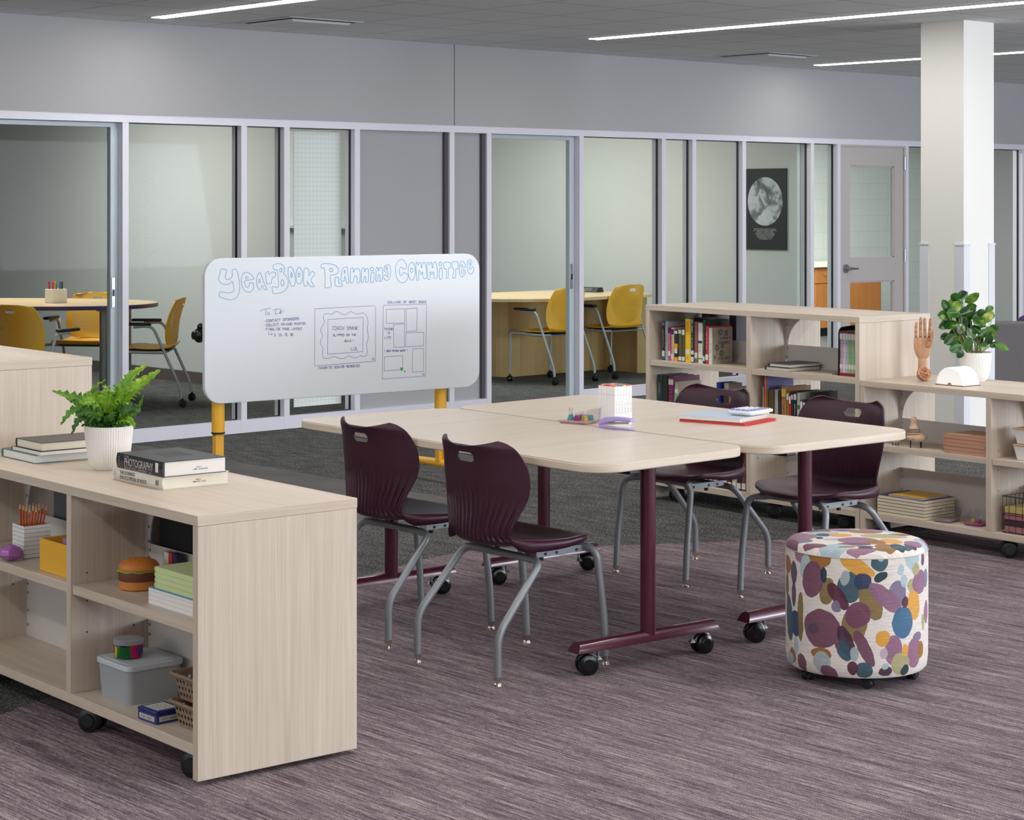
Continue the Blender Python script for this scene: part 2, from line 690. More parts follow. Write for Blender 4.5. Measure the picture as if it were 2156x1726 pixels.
def smooth_path(pts, n=8, closed=False):
    """Catmull-Rom through the points"""
    P_ = [Vector(p) for p in pts]
    out = []
    k = len(P_)
    for i in range(k - 1):
        p0 = P_[max(i - 1, 0)]
        p1, p2 = P_[i], P_[i + 1]
        p3 = P_[min(i + 2, k - 1)]
        for j in range(n):
            t = j / n
            out.append(0.5 * ((2 * p1) + (p2 - p0) * t + (2 * p0 - 5 * p1 + 4 * p2 - p3) * t * t + (3 * p1 - p0 - 3 * p2 + p3) * t ** 3))
    out.append(P_[-1])
    return out


def fillet(pts, r, n=6):
    """polyline with rounded corners"""
    P_ = [Vector(p) for p in pts]
    out = [P_[0]]
    for i in range(1, len(P_) - 1):
        a, b_, c = P_[i - 1], P_[i], P_[i + 1]
        u, v = (a - b_), (c - b_)
        q = min(r, u.length * 0.49, v.length * 0.49)
        u.normalize()
        v.normalize()
        s, e = b_ + u * q, b_ + v * q
        for j in range(n + 1):
            t = j / n
            out.append(s * (1 - t) ** 2 + b_ * 2 * t * (1 - t) + e * t * t)
    out.append(P_[-1])
    return out


def round_poly(pts, r, n=8):
    """closed 2-D polygon with rounded corners"""
    k = len(pts)
    out = []
    rr = r if isinstance(r, (list, tuple)) else [r] * k
    for i in range(k):
        a, b_, c = Vector(pts[i - 1]), Vector(pts[i]), Vector(pts[(i + 1) % k])
        u, v = a - b_, c - b_
        lu, lv = u.length, v.length
        u.normalize()
        v.normalize()
        ang = u.angle(v)
        q = min(rr[i] / math.tan(ang / 2), lu * 0.49, lv * 0.49)
        if q < 1e-6:
            out.append(tuple(b_))
            continue
        s, e = b_ + u * q, b_ + v * q
        bis = (u + v).normalized()
        rad = q * math.tan(ang / 2)
        cc = b_ + bis * (rad / sin(ang / 2))
        a0 = atan2(s.y - cc.y, s.x - cc.x)
        a1 = atan2(e.y - cc.y, e.x - cc.x)
        d = a1 - a0
        while d > pi:
            d -= 2 * pi
        while d < -pi:
            d += 2 * pi
        for j in range(n + 1):
            t = a0 + d * j / n
            out.append((cc.x + rad * cos(t), cc.y + rad * sin(t)))
    return out


GL = {}
for _l in '''A 002640,1232|B 0006364544334241300 0,0333|C 4536160501103041|D 00062644422000|E 40000646,0333|F 000646,0333|G 45361605011030414323|H 0006,4046,0343|I 2026|J 464130 1001|K 0006,460340|L 060040|M 0006234640|N 00064046|O 10010516364541301 0|P 00063645443303|Q 10010516364541301 0,2240|R 00063645443303,2340|S 453616050442413010 01|T 2026,0646|U 060110304146|V 062046|W 0610233046|X 0046,0640|Y 062346,2320|Z 06460040|0 100105163645413010|1 152620|2 05163645440040|3 0546234341301001|4 30360242|5 460604344241301001|6 36160501103041423303|7 064610|8 13040516364544334241301001 0213,1333|9 44331304051636454130 10|. 2021|, 2110|: 2122,2425|" 1614,3634|- 1333|& 4005163644011030 42'''.split('|'):
    _k, _v = _l.split(' ', 1)
    _v = _v.replace(' ', '')
    GL[_k] = [[(int(s[i]), int(s[i + 1])) for i in range(0, len(s) - 1, 2)] for s in _v.split(',')]


def hand_text(mb, text, o, ux, uz, h, width, lw, nrm, mi=0, jitter=0.0):
    """single-line lettering: o origin, ux/uz unit directions, h cap height, width total run"""
    o, ux, uz = Vector(o), Vector(ux), Vector(uz)
    k = h / 6
    adv = width / max(1, len(text))
    cw = adv * 0.72 / 4
    for i, ch in enumerate(text):
        if ch == ' ' or ch not in GL:
            continue
        dx = i * adv
        for st in GL[ch]:
            mb.ribbon([o + ux * (dx + p[0] * cw) + uz * (p[1] * k) for p in st], lw, nrm, mi)


def dashes(mb, o, ux, uz, h, length, lw, nrm, mi=0, seed=1):
    """lettering too small to read: a row of short irregular strokes"""
    o, ux, uz = Vector(o), Vector(ux), Vector(uz)
    r_ = random.Random(int(seed * 997) + 5)
    x = 0.0
    while x < length - h * 0.4:
        w_ = h * r_.uniform(0.35, 0.7)
        if r_.random() < 0.16:
            x += h * 0.7
            continue
        k = r_.randrange(4)
        a, b_, c, d = o + ux * x, o + ux * (x + w_), o + ux * (x + w_) + uz * h, o + ux * x + uz * h
        pts = [[a, d, c], [a, d, b_, c], [d, a, b_], [a, c, b_]][k]
        mb.ribbon(pts, lw, nrm, mi)
        x += w_ + h * 0.28


def font_mesh(name, text, size, mat_, parent, loc, rot, extr=0.0002, sx=1.0, align='LEFT', condensed=1.0):
    cu = bpy.data.curves.new(name, 'FONT')
    cu.body = text
    cu.size = size
    cu.extrude = extr
    cu.align_x = align
    o = bpy.data.objects.new(name + '_tmp', cu)
    COL.objects.link(o)
    bpy.context.view_layer.update()
    me = bpy.data.meshes.new_from_object(o.evaluated_get(bpy.context.evaluated_depsgraph_get()))
    bpy.data.objects.remove(o)
    me.name = name
    me.materials.clear()
    me.materials.append(mat_)
    for v in me.vertices:
        v.co.x *= condensed
    ob = bpy.data.objects.new(name, me)
    COL.objects.link(ob)
    ob.parent = parent
    ob.location = loc
    ob.rotation_euler = rot
    return ob
WB_BLUE="-1417,1248,-1383,1243,-1386,1227,-1393,1207,-1391,1195,-1376,1191,-1359,1196,-1350,1210,-1350,1227,-1354,1241,-1326,1245,-1317,1220,-1309,1179,-1306,1148,-1312,1115,-1327,1093,-1355,1083,-1384,1088,-1414,1097,-1431,1108,-1428,1118,-1420,1130,-1405,1126,-1380,1121,-1355,1123,-1343,1129,-1340,1138,-1344,1164,-1350,1183,-1363,1172,-1384,1164,-1405,1167,-1426,1180,-1432,1197,-1426,1219,-1420,1237,-1417,1248;-1279,1181,-1223,1189,-1222,1196,-1236,1213,-1253,1225,-1270,1227,-1287,1220,-1296,1201,-1298,1182,-1295,1160,-1285,1139,-1270,1125,-1251,1120,-1234,1126,-1224,1143,-1222,1167,-1249,1173,-1249,1162,-1254,1151,-1262,1147,-1272,1153,-1276,1167,-1279,1181;-1272,1197,-1266,1205,-1257,1202,-1255,1194,-1266,1190,-1272,1191,-1272,1197;-1186,1223,-1197,1218,-1205,1195,-1206,1169,-1201,1146,-1189,1131,-1180,1136,-1175,1151,-1172,1156,-1158,1130,-1141,1132,-1154,1156,-1167,1183,-1176,1206,-1182,1220,-1186,1223;-1192,1183,-1189,1190,-1184,1183,-1185,1172,-1190,1168,-1193,1176,-1192,1183;-1154,1217,-1135,1232,-1132,1211,-1124,1218,-1107,1227,-1088,1217,-1096,1196,-1107,1199,-1117,1182,-1116,1165,-1146,1163,-1148,1186,-1154,1217;-1110,1258,-1089,1268,-1067,1270,-1046,1262,-1035,1245,-1039,1226,-1046,1215,-1028,1204,-1015,1179,-1015,1153,-1026,1130,-1050,1115,-1107,1108,-1110,1124,-1114,1150,-1073,1140,-1074,1177,-1080,1239,-1102,1235,-1110,1258;-1052,1234,-1052,1230,-1054,1226,-1057,1224,-1060,1224,-1063,1226,-1065,1230,-1066,1235,-1065,1239,-1063,1243,-1060,1245,-1057,1245,-1054,1243,-1052,1239,-1052,1234;-1040,1166,-1041,1159,-1044,1153,-1048,1150,-1052,1150,-1056,1154,-1059,1159,-1060,1166,-1059,1173,-1056,1179,-1052,1182,-1048,1182,-1044,1178,-1041,1173,-1040,1166;-1015,1239,-1011,1248,-1000,1252,-986,1242,-975,1209,-970,1171,-975,1152,-984,1144,-997,1150,-1008,1175,-1015,1210,-1015,1239;-989,1206,-990,1201,-991,1196,-993,1194,-995,1194,-997,1197,-998,1201,-999,1207,-998,1212,-997,1216,-995,1219,-993,1219,-991,1216,-990,1212,-989,1206;-926,1201,-928,1182,-934,1166,-942,1158,-951,1158,-959,1167,-965,1183,-967,1202,-965,1222,-959,1238,-951,1246,-942,1246,-934,1237,-928,1221,-926,1201;-942,1206,-943,1201,-944,1197,-947,1195,-949,1195,-952,1197,-953,1201,-954,1206,-953,1211,-952,1214,-949,1216,-947,1216,-944,1214,-943,1210,-942,1206;-919,1244,-887,1239,-887,1194,-870,1226,-844,1210,-878,1178,-849,1139,-878,1141,-898,1175,-896,1144,-920,1148,-919,1244;-811,1238,-813,1258,-793,1264,-757,1263,-721,1254,-700,1234,-703,1213,-721,1202,-755,1200,-750,1169,-746,1134,-789,1131,-784,1162,-789,1243,-811,1238;-736,1228,-737,1224,-740,1221,-745,1219,-750,1219,-754,1221,-757,1224,-758,1228,-757,1232,-754,1236,-750,1237,-745,1237,-740,1235,-737,1232,-736,1228;-721,1188,-698,1188,-702,1156,-676,1154,-678,1136,-725,1140,-721,1188;-678,1236,-644,1246,-641,1221,-635,1155,-650,1153,-660,1198,-665,1165,-687,1165,-682,1199,-678,1236;-657,1216,-657,1212,-658,1210,-660,1208,-662,1208,-663,1210,-665,1213,-665,1216,-665,1219,-663,1222,-662,1224,-660,1223,-658,1222,-657,1219,-657,1216;-625,1233,-607,1238,-606,1209,-597,1230,-580,1235,-566,1226,-561,1200,-565,1156,-584,1153,-580,1173,-584,1190,-592,1196,-601,1187,-606,1156,-627,1155,-625,1198,-625,1233;-552,1232,-534,1237,-536,1211,-528,1226,-516,1233,-508,1223,-506,1196,-510,1159,-528,1155,-524,1172,-528,1189,-533,1188,-539,1173,-543,1155,-556,1159,-554,1197,-552,1232;-474,1228,-475,1224,-478,1220,-482,1219,-487,1219,-492,1221,-495,1224,-496,1228,-495,1232,-492,1236,-487,1237,-482,1237,-478,1235,-475,1232,-474,1228;-492,1209,-472,1212,-472,1157,-496,1152,-493,1182,-492,1209;-460,1234,-445,1238,-448,1213,-440,1231,-428,1236,-419,1229,-416,1197,-419,1163,-436,1157,-432,1177,-436,1194,-442,1198,-447,1184,-448,1161,-462,1159,-459,1194,-460,1234;-385,1251,-400,1246,-408,1231,-408,1216,-395,1207,-385,1213,-381,1203,-382,1184,-389,1181,-393,1196,-408,1192,-410,1176,-400,1166,-387,1162,-373,1170,-365,1192,-363,1216,-367,1240,-375,1249,-385,1251;-385,1230,-385,1226,-387,1223,-389,1221,-392,1222,-394,1223,-395,1227,-396,1231,-395,1235,-394,1238,-392,1240,-389,1239,-387,1238,-385,1234,-385,1230;-294,1278,-312,1272,-329,1250,-334,1219,-329,1188,-312,1157,-288,1146,-263,1154,-249,1176,-247,1191,-263,1199,-280,1206,-286,1192,-294,1187,-303,1193,-308,1212,-304,1229,-294,1235,-286,1230,-279,1223,-257,1229,-259,1245,-271,1268,-286,1277,-294,1278;-199,1210,-202,1188,-209,1171,-219,1161,-230,1161,-239,1171,-246,1189,-249,1211,-246,1233,-239,1251,-230,1260,-219,1260,-209,1250,-202,1232,-199,1210;-216,1216,-217,1211,-220,1206,-223,1204,-227,1204,-230,1207,-233,1211,-234,1216,-233,1222,-230,1226,-227,1228,-223,1228,-220,1226,-217,1221,-216,1216;-196,1258,-186,1261,-181,1242,-172,1259,-164,1257,-159,1221,-154,1250,-143,1261,-133,1253,-127,1222,-123,1167,-148,1166,-151,1210,-158,1191,-164,1193,-168,1209,-173,1214,-179,1206,-176,1160,-191,1158,-195,1206,-196,1258;-123,1255,-112,1260,-109,1239,-98,1259,-90,1256,-85,1219,-80,1252,-68,1262,-58,1253,-52,1213,-54,1168,-77,1166,-73,1186,-79,1207,-87,1187,-93,1192,-96,1207,-102,1201,-100,1162,-115,1160,-119,1201,-123,1255;-21,1249,-22,1243,-25,1239,-29,1237,-34,1237,-38,1240,-41,1244,-42,1249,-41,1254,-38,1258,-34,1260,-29,1260,-25,1258,-22,1254,-21,1249;-39,1222,-19,1228,-17,1164,-39,1160,-39,1222;-10,1253,16,1259,41,1254,42,1225,22,1223,24,1184,22,1167,8,1163,11,1198,8,1221,-6,1220,-10,1253;47,1255,67,1260,90,1258,92,1220,74,1218,75,1197,73,1167,50,1165,58,1197,61,1220,50,1222,47,1255;116,1261,103,1249,98,1217,100,1189,109,1175,121,1171,135,1182,143,1199,137,1208,126,1209,130,1197,124,1187,113,1191,111,1205,122,1215,144,1232,137,1248,126,1259,116,1261;124,1234,123,1232,121,1229,118,1228,114,1228,111,1230,109,1232,108,1235,109,1237,111,1240,114,1241,118,1241,121,1239,123,1237,124,1234;169,1269,156,1260,152,1234,156,1206,167,1190,180,1185,193,1194,200,1210,196,1228,182,1224,178,1212,169,1214,168,1226,178,1237,190,1249,184,1261,175,1268,169,1269;177,1247,177,1244,175,1242,172,1241,170,1241,167,1242,166,1245,165,1248,166,1251,167,1253,170,1254,172,1254,175,1253,177,1250,177,1247"
WB_PUR="-1185,1019,-1163,1028,-1120,1033;-1151,1027,-1151,996;-1128,1004,-1128,1001,-1130,999,-1133,998,-1136,998,-1139,999,-1141,1002,-1142,1005,-1141,1007,-1139,1010,-1136,1011,-1133,1011,-1130,1009,-1128,1007,-1128,1004;-1090,1023,-1093,1000;-1107,1021,-1085,1027,-1059,1025,-1056,1014,-1067,1005,-1093,1000;-1056,1008,-1056,1005,-1058,1003,-1060,1002,-1062,1002,-1064,1003,-1066,1005,-1066,1008,-1066,1011,-1064,1013,-1062,1014,-1060,1014,-1058,1013,-1056,1010,-1056,1008;-1043,1019,-1043,1019,-1043,1018,-1043,1018,-1044,1018,-1044,1018,-1044,1019,-1044,1019,-1044,1019,-1044,1019,-1044,1020,-1043,1020,-1043,1019,-1043,1019,-1043,1019;-1043,1010,-1043,1010,-1043,1009,-1043,1009,-1044,1009,-1044,1010,-1044,1010,-1044,1010,-1044,1010,-1044,1011,-1044,1011,-1043,1011,-1043,1011,-1043,1010,-1043,1010;-1160,967,-1160,967,-1160,967,-1160,967,-1161,967,-1161,967,-1161,967,-1161,967,-1161,968,-1161,968,-1161,968,-1160,968,-1160,968,-1160,968,-1160,967;-1158,946,-1159,945,-1159,945,-1159,945,-1160,945,-1160,945,-1160,945,-1160,946,-1160,946,-1160,946,-1160,946,-1159,946,-1159,946,-1159,946,-1158,946;-1159,924,-1159,923,-1160,923,-1160,923,-1160,923,-1161,923,-1161,923,-1161,924,-1161,924,-1161,924,-1160,924,-1160,924,-1160,924,-1159,924,-1159,924;-1135,905,-1135,894,-1111,894;-1117,900,-1111,894,-1117,890;-468,1026,-850,1021,-851,713,-464,720,-463,1021;-798,976,-790,990,-769,994,-748,987,-732,994,-717,1003,-697,998,-674,985,-656,982,-642,991,-624,999,-603,990,-583,983,-563,985,-543,990,-523,977,-513,953,-512,926,-518,899,-513,875,-509,855,-515,835,-522,818,-520,794,-516,774,-523,755,-537,749,-559,756,-575,749,-595,743,-614,750,-636,758,-654,751,-677,743,-701,749,-728,759,-752,754,-775,748,-794,753,-804,766,-804,786,-797,801,-806,817,-817,834,-812,853,-800,870,-806,887,-816,905,-808,923,-792,938,-791,953,-796,966,-798,976;-768,961,-543,964,-546,776,-770,773,-768,961;-126,1025,-412,1026,-420,620,-134,621;-124,1021,-131,625;-393,1003,-271,1003,-272,925,-391,925,-393,1003;-262,1003,-188,1004,-191,877,-260,875,-262,1003;-345,917,-272,919,-273,790,-344,790,-345,917;-264,868,-144,868,-146,790,-265,791,-264,868;-218,777,-145,776,-147,648,-220,647,-218,777;-405,741,-285,743,-285,677;-405,741,-406,663,-303,665"
WB_GRN="-291,654,-303,670,-300,678,-293,677,-288,672,-285,678,-280,676,-282,665;-271,647,-277,656,-275,659,-270,656,-264,659,-264,654"
WB_TXT=[('CONTACT SPONSERS', -1148, 960, -949, 965, 13), ('COLLECT FRIEND PHOTOS', -1149, 938, -909, 938, 12), ('FINALIZE PAGE LAYOUT', -1148, 916, -929, 911, 12), ('3, 12, 15, 30', -1100, 884, -986, 881, 13), ('COLLAGE OF BEST BUDS', -385, 1037, -128, 1032, 11), ('FRIEND', -403, 889, -349, 887, 12), ('4', -383, 865, -370, 865, 16), ('LIFE', -403, 842, -363, 841, 12), ('" BEST FRIEND QUOTE "', -405, 769, -252, 765, 9), ('COACH SMANK', -739, 903, -577, 897, 19), ('SLIPPED ON THE', -736, 869, -589, 865, 11), ('JELLO."', -666, 835, -602, 834, 10), ('LOL', -620, 786, -577, 786, 17), ('15', -489, 728, -473, 728, 9), ('12', -154, 627, -140, 627, 9), ('FAVORITE SENIOR MEMORIES', -826, 694, -565, 694, 12)]
OT_SIDE=[(-0.2, 0.43, 0.043, 0.033, 0, 'M'), (-0.129, 0.427, 0.044, 0.034, 0, 'O'), (-0.187, 0.393, 0.024, 0.039, -15, 'L'), (-0.099, 0.323, 0.027, 0.044, -10, 'V'), (-0.155, 0.354, 0.041, 0.062, -12, 'P'), (-0.11, 0.374, 0.012, 0.025, 0, 'K'), (0.07, 0.45, 0.037, 0.015, 0, 'V'), (0.077, 0.424, 0.029, 0.031, 0, 'T'), (0.081, 0.438, 0.012, 0.015, 0, 'L'), (-0.02, 0.342, 0.04, 0.052, -10, 'T'), (-0.037, 0.371, 0.014, 0.027, -8, 'A'), (0.047, 0.292, 0.034, 0.061, 25, 'V'), (0.004, 0.408, 0.061, 0.025, -28, 'G'), (0.02, 0.361, 0.029, 0.026, 0, 'N'), (0.08, 0.375, 0.025, 0.015, 28, 'K'), (0.208, 0.437, 0.039, 0.049, 10, 'L'), (0.205, 0.336, 0.023, 0.024, -20, 'W'), (0.248, 0.344, 0.041, 0.039, 0, 'Y'), (0.215, 0.273, 0.032, 0.049, 8, 'G'), (0.225, 0.39, 0.02, 0.021, 0, 'W'), (0.142, 0.317, 0.033, 0.045, 10, 'I'), (0.154, 0.394, 0.013, 0.019, 0, 'L'), (0.168, 0.357, 0.014, 0.021, 0, 'L'), (0.099, 0.305, 0.072, 0.028, -40, 'Y'), (0.164, 0.221, 0.044, 0.052, 0, 'S'), (0.172, 0.287, 0.014, 0.019, 0, 'D'), (-0.062, 0.309, 0.023, 0.05, 38, 'D'), (-0.067, 0.274, 0.016, 0.02, 0, 'I'), (-0.12, 0.197, 0.069, 0.063, 0, 'P'), (-0.151, 0.192, 0.022, 0.018, 0, 'J'), (-0.007, 0.217, 0.042, 0.053, 0, 'V'), (0.004, 0.251, 0.04, 0.044, -35, 'P'), (-0.035, 0.163, 0.024, 0.053, 22, 'X'), (0.025, 0.143, 0.021, 0.065, 28, 'P'), (-0.236, 0.194, 0.037, 0.043, 15, 'B'), (-0.209, 0.222, 0.015, 0.082, 0, 'V'), (-0.286, 0.207, 0.029, 0.076, 8, 'T'), (-0.249, 0.29, 0.015, 0.043, 0, 'J'), (-0.25, 0.363, 0.021, 0.04, 0, 'J'), (-0.235, 0.121, 0.014, 0.03, 0, 'L'), (0.126, 0.133, 0.034, 0.05, 0, 'Y'), (0.087, 0.175, 0.026, 0.026, 0, 'G'), (0.218, 0.116, 0.037, 0.049, 0, 'Y'), (0.155, 0.087, 0.037, 0.037, 0, 'W'), (0.089, 0.126, 0.015, 0.019, 0, 'Q'), (0.098, 0.066, 0.024, 0.016, 0, 'X'), (0.096, 0.082, 0.013, 0.011, 0, 'L'), (0.026, 0.072, 0.028, 0.027, 0, 'T'), (-0.013, 0.077, 0.017, 0.023, 0, 'D'), (-0.121, 0.115, 0.037, 0.02, 0, 'O'), (-0.118, 0.088, 0.033, 0.034, 0, 'A'), (-0.093, 0.056, 0.033, 0.023, -25, 'P'), (-0.205, 0.071, 0.023, 0.03, 12, 'P'), (-0.261, 0.083, 0.022, 0.026, 18, 'O'), (-0.281, 0.068, 0.029, 0.023, 25, 'L'), (-0.041, 0.134, 0.021, 0.036, 25, 'T'), (-0.007, 0.123, 0.014, 0.022, 0, 'A'), (-0.063, 0.15, 0.008, 0.011, 0, 'P'), (0.174, 0.064, 0.018, 0.02, -30, 'K'), (0.235, 0.166, 0.025, 0.017, 0, 'I'), (0.172, 0.129, 0.013, 0.019, 0, 'G'), (0.256, 0.12, 0.02, 0.029, 0, 'O'), (-0.302, 0.38, 0.033, 0.03, 0, 'O'), (-0.313, 0.311, 0.022, 0.04, 0, 'V'), (0.272, 0.419, 0.013, 0.023, 0, 'J'), (0.299, 0.349, 0.024, 0.03, 0, 'I'), (0.305, 0.236, 0.024, 0.04, 0, 'Y'), (0.274, 0.208, 0.012, 0.026, 0, 'W')]
OT_TOP=[(-0.017, 0.186, 0.052, 0.065, 0, 'M'), (-0.084, 0.177, 0.028, 0.026, 0, 'V'), (-0.192, 0.043, 0.064, 0.072, 0, 'M'), (-0.107, 0.141, 0.045, 0.029, 0, 'P'), (-0.096, 0.094, 0.054, 0.038, 0, 'L'), (-0.103, 0.054, 0.027, 0.032, 0, 'B'), (-0.048, 0.039, 0.038, 0.037, 0, 'G'), (-0.126, -0.006, 0.013, 0.024, 0, 'K'), (-0.024, 0.141, 0.021, 0.013, 0, 'T'), (0.051, 0.121, 0.057, 0.046, 0, 'O'), (0.038, 0.208, 0.028, 0.043, 0, 'L'), (0.088, 0.176, 0.047, 0.06, 0, 'Y'), (0.151, 0.145, 0.031, 0.054, 0, 'L'), (0.176, 0.135, 0.027, 0.054, 0, 'G'), (0.226, 0.093, 0.027, 0.042, 0, 'S'), (0.16, 0.068, 0.037, 0.02, 0, 'D'), (0.097, 0.024, 0.08, 0.045, 0, 'W'), (-0.081, -0.04, 0.037, 0.024, 0, 'L'), (-0.005, -0.066, 0.069, 0.06, 0, 'Y'), (-0.029, -0.128, 0.056, 0.026, 0, 'P'), (0.102, -0.075, 0.037, 0.044, 0, 'G'), (0.049, -0.094, 0.033, 0.039, 0, 'O'), (0.068, -0.171, 0.036, 0.049, 0, 'O'), (0.109, -0.161, 0.025, 0.042, 0, 'K'), (-0.003, -0.193, 0.024, 0.027, 0, 'K'), (-0.095, -0.17, 0.058, 0.046, 0, 'L'), (0.156, -0.136, 0.019, 0.031, 0, 'D'), (0.206, -0.055, 0.02, 0.059, 0, 'L'), (0.23, -0.017, 0.017, 0.062, 0, 'Y'), (-0.186, -0.046, 0.031, 0.036, 0, 'I'), (-0.226, -0.056, 0.02, 0.06, 0, 'P')]
OT_VIEW=-2.4800

# ------------------------------------------------------------------ room shell
CEIL = 2.785
FRONT = 11.45          # front face of the glazed wall
struct(MB().box(-4, -3.2, -0.06, 22, 20, 0).build('floor', carpet_material(), smooth=0))
struct(MB().box(-4, -3.2, CEIL, 22, 20, CEIL + 0.08).build('ceiling', ceiling_material(), smooth=0))
HEAD = 2.174
struct(MB().box(-4, FRONT - 0.012, HEAD, 9.815, FRONT + 0.13, CEIL).box(9.823, FRONT - 0.012, HEAD, 22, FRONT + 0.13, CEIL)
       .box(9.8, FRONT, HEAD, 9.84, FRONT + 0.12, CEIL).build('wall_back', WALL, smooth=0))
# outer walls, the right one and the left one with window bands (outside the picture, they let the daylight in)
def window_wall(name, along, fixed, a0, a1, thick, wins):
    mb = MB()
    def bx(u0, u1, z0, z1):
        if along == 'x':
            mb.box(u0, fixed, z0, u1, fixed + thick, z1)
        else:
            mb.box(fixed, u0, z0, fixed + thick, u1, z1)
    bx(a0, a1, 0, 0.6)
    bx(a0, a1, 2.5, CEIL)
    prev = a0
    for u0, u1 in wins:
        bx(prev, u0, 0.6, 2.5)
        prev = u1
    bx(prev, a1, 0.6, 2.5)
    return struct(mb.build(name, WALL, smooth=0))
window_wall('wall_right', 'x', -3.2, -4, 22, 0.15, [(1.5, 4.4), (4.6, 7.5), (7.7, 10.5), (11, 13.9), (14.1, 17)])
window_wall('wall_left', 'y', -4, -3.2, 20, 0.15, [(3, 5.9), (6.1, 9)])
struct(MB().box(21.85, -3.2, 0, 22, 20, CEIL).build('wall_far', WALL, smooth=0))

# partitions between the small rooms
struct(MB().box(9.76, FRONT + 0.12, 0, 9.86, 19.2, CEIL).build('wall_partition_1', WALLG, smooth=0))
struct(MB().box(14.0, FRONT + 0.12, 0, 14.1, 16.7, CEIL).build('wall_partition_2', WALLG, smooth=0))
struct(MB().box(-4, 19.2, 0, 9.86, 19.35, CEIL).build('wall_room_left', WALLG, smooth=0))
struct(MB().box(9.86, 16.6, 0, 14.0, 16.75, CEIL).build('wall_room_middle', WALLG, smooth=0))
struct(MB().box(14.1, 15.7, 0, 22, 15.85, CEIL).build('wall_room_right', block_material(), smooth=0))
struct(MB().box(9.745, FRONT + 0.12, 0, 9.76, 19.2, 0.10).build('baseboard_left_room', DARKBASE, smooth=0))
struct(MB().box(13.985, FRONT + 0.12, 0, 14.0, 16.6, 0.10).build('baseboard_middle_room', DARKBASE, smooth=0))
# solid grey wall pieces where the partition meets the glazing
struct(MB().box(8.927, FRONT + 0.05, 0.0, 9.80, FRONT + 0.11, HEAD - 0.05).build('wall_grey_panel_1', GREYP, smooth=0))
struct(MB().box(9.831, FRONT + 0.05, 0.0, 10.165, FRONT + 0.11, HEAD - 0.05).build('wall_grey_panel_2', GREYP, smooth=0))

REV = mat('dark_reveal', (84, 80, 86), 0.7)
struct(MB().box(9.755, FRONT + 0.02, 0.09, 9.784, FRONT + 0.049, HEAD - 0.052).build('trim_30', REV, smooth=0))
struct(MB().box(10.128, FRONT + 0.02, 0.09, 10.159, FRONT + 0.049, HEAD - 0.052).build('trim_31', REV, smooth=0))
# aluminium storefront framing
rights = [6.996, 7.938, 8.301, 8.927, 9.831, 10.206, 11.197, 12.155, 12.53, 13.169, 14.095, 14.475, 15.50, 17.45]
MW = 0.047
D0, D1 = FRONT, FRONT + 0.115
for i, xr in enumerate(rights):
    n = 'trim_%d' % (i + 1)
    o = struct(MB().box(xr - MW, D0, 0, xr, D1, HEAD).build(n, ALU, smooth=0))
struct(MB().box(-1, D0 - 0.004, HEAD - 0.052, 21.8, D1, HEAD).build('trim_15', ALU, smooth=0))
SILLS = [(6.996, 8.88), (10.206 + 0.99, 14.43), (15.5, 21.8)]
for i, (a, b_) in enumerate([(6.996, 8.927), (8.927, 10.165), (11.197, 14.43), (15.5, 21.8)]):
    struct(MB().box(a, D0 + 0.0015, 0, b_, D1 - 0.0015, 0.088).build('trim_%d' % (16 + i), ALU, smooth=0))


def window(n, x0, x1, label=None):
    """fixed pane between two mullions: glass, black gasket all round"""
    z0, z1 = 0.088, HEAD - 0.052
    fr = MB()
    g = 0.006
    ym = FRONT + 0.058
    for a in ((x0, z0, x1, z0 + g), (x0, z1 - g, x1, z1), (x0, z0, x0 + g, z1), (x1 - g, z0, x1, z1)):
        fr.box(a[0], ym - 0.009, a[1], a[2], ym + 0.009, a[3])
    o = struct(fr.build('window_%d' % n, GASKET, smooth=0))
    MB().box(x0 + 0.004, ym - 0.003, z0 + 0.004, x1 - 0.004, ym + 0.003, z1 - 0.004).build('glass_pane', GLASS, o, smooth=0)
    return o
bays = [(6.996, 7.891), (7.938, 8.254), (8.301, 8.880), (11.197, 12.108), (12.155, 12.483), (12.53, 13.122), (13.169, 14.048), (14.095, 14.428), (15.50, 17.403), (17.45, 19.4)]
for i, (a, b_) in enumerate(bays):
    window(i + 1, a, b_)


def sliding_door(n, x0, x1, left_stile=True, pane=GLASS):
    """glass sliding door in an aluminium frame just behind the wall plane"""
    y0, y1 = FRONT + 0.055, FRONT + 0.10
    z0, z1 = 0.012, HEAD - 0.055
    mb = MB()
    mb.box(x1 - 0.058, y0, z0, x1 - 0.002, y1, z1)
    if left_stile:
        mb.box(x0 + 0.002, y0, z0, x0 + 0.058, y1, z1)
    mb.box(x0, y0 + 0.001, z0, x1, y1 - 0.001, z0 + 0.022).box(x0, y0 + 0.001, z1 - 0.03, x1, y1 - 0.001, z1)
    o = struct(mb.build('door_%d' % n, ALU2, smooth=0, bevel=0.002))
    MB().box(x0 + 0.05, y0 + 0.018, z0 + 0.02, x1 - 0.05, y0 + 0.024, z1 - 0.03).build('glass_pane', pane, o, smooth=0)
    p = MB()
    p.box(x1 - 0.052, y0 - 0.006, 0.90, x1 - 0.026, y0, 1.10)
    p.cyl((x1 - 0.039, y0 - 0.008, 1.07), (x1 - 0.039, y0, 1.07), 0.006, n=10)
    p.cyl((x1 - 0.039, y0 - 0.008, 0.93), (x1 - 0.039, y0, 0.93), 0.006, n=10)
    p.build('latch_plate', STEEL, o, bevel=0.002)
    MB().box(x1 - 0.047, y0 - 0.008, 0.975, x1 - 0.031, y0 - 0.0055, 1.02).build('pull_recess', BLACK, o)
    return o
sliding_door(1, 5.6, 6.949, True, glass_mat('tinted_door_glass', (0.91, 0.93, 0.915), 0.2))
sliding_door(2, 10.206, 11.15, False)

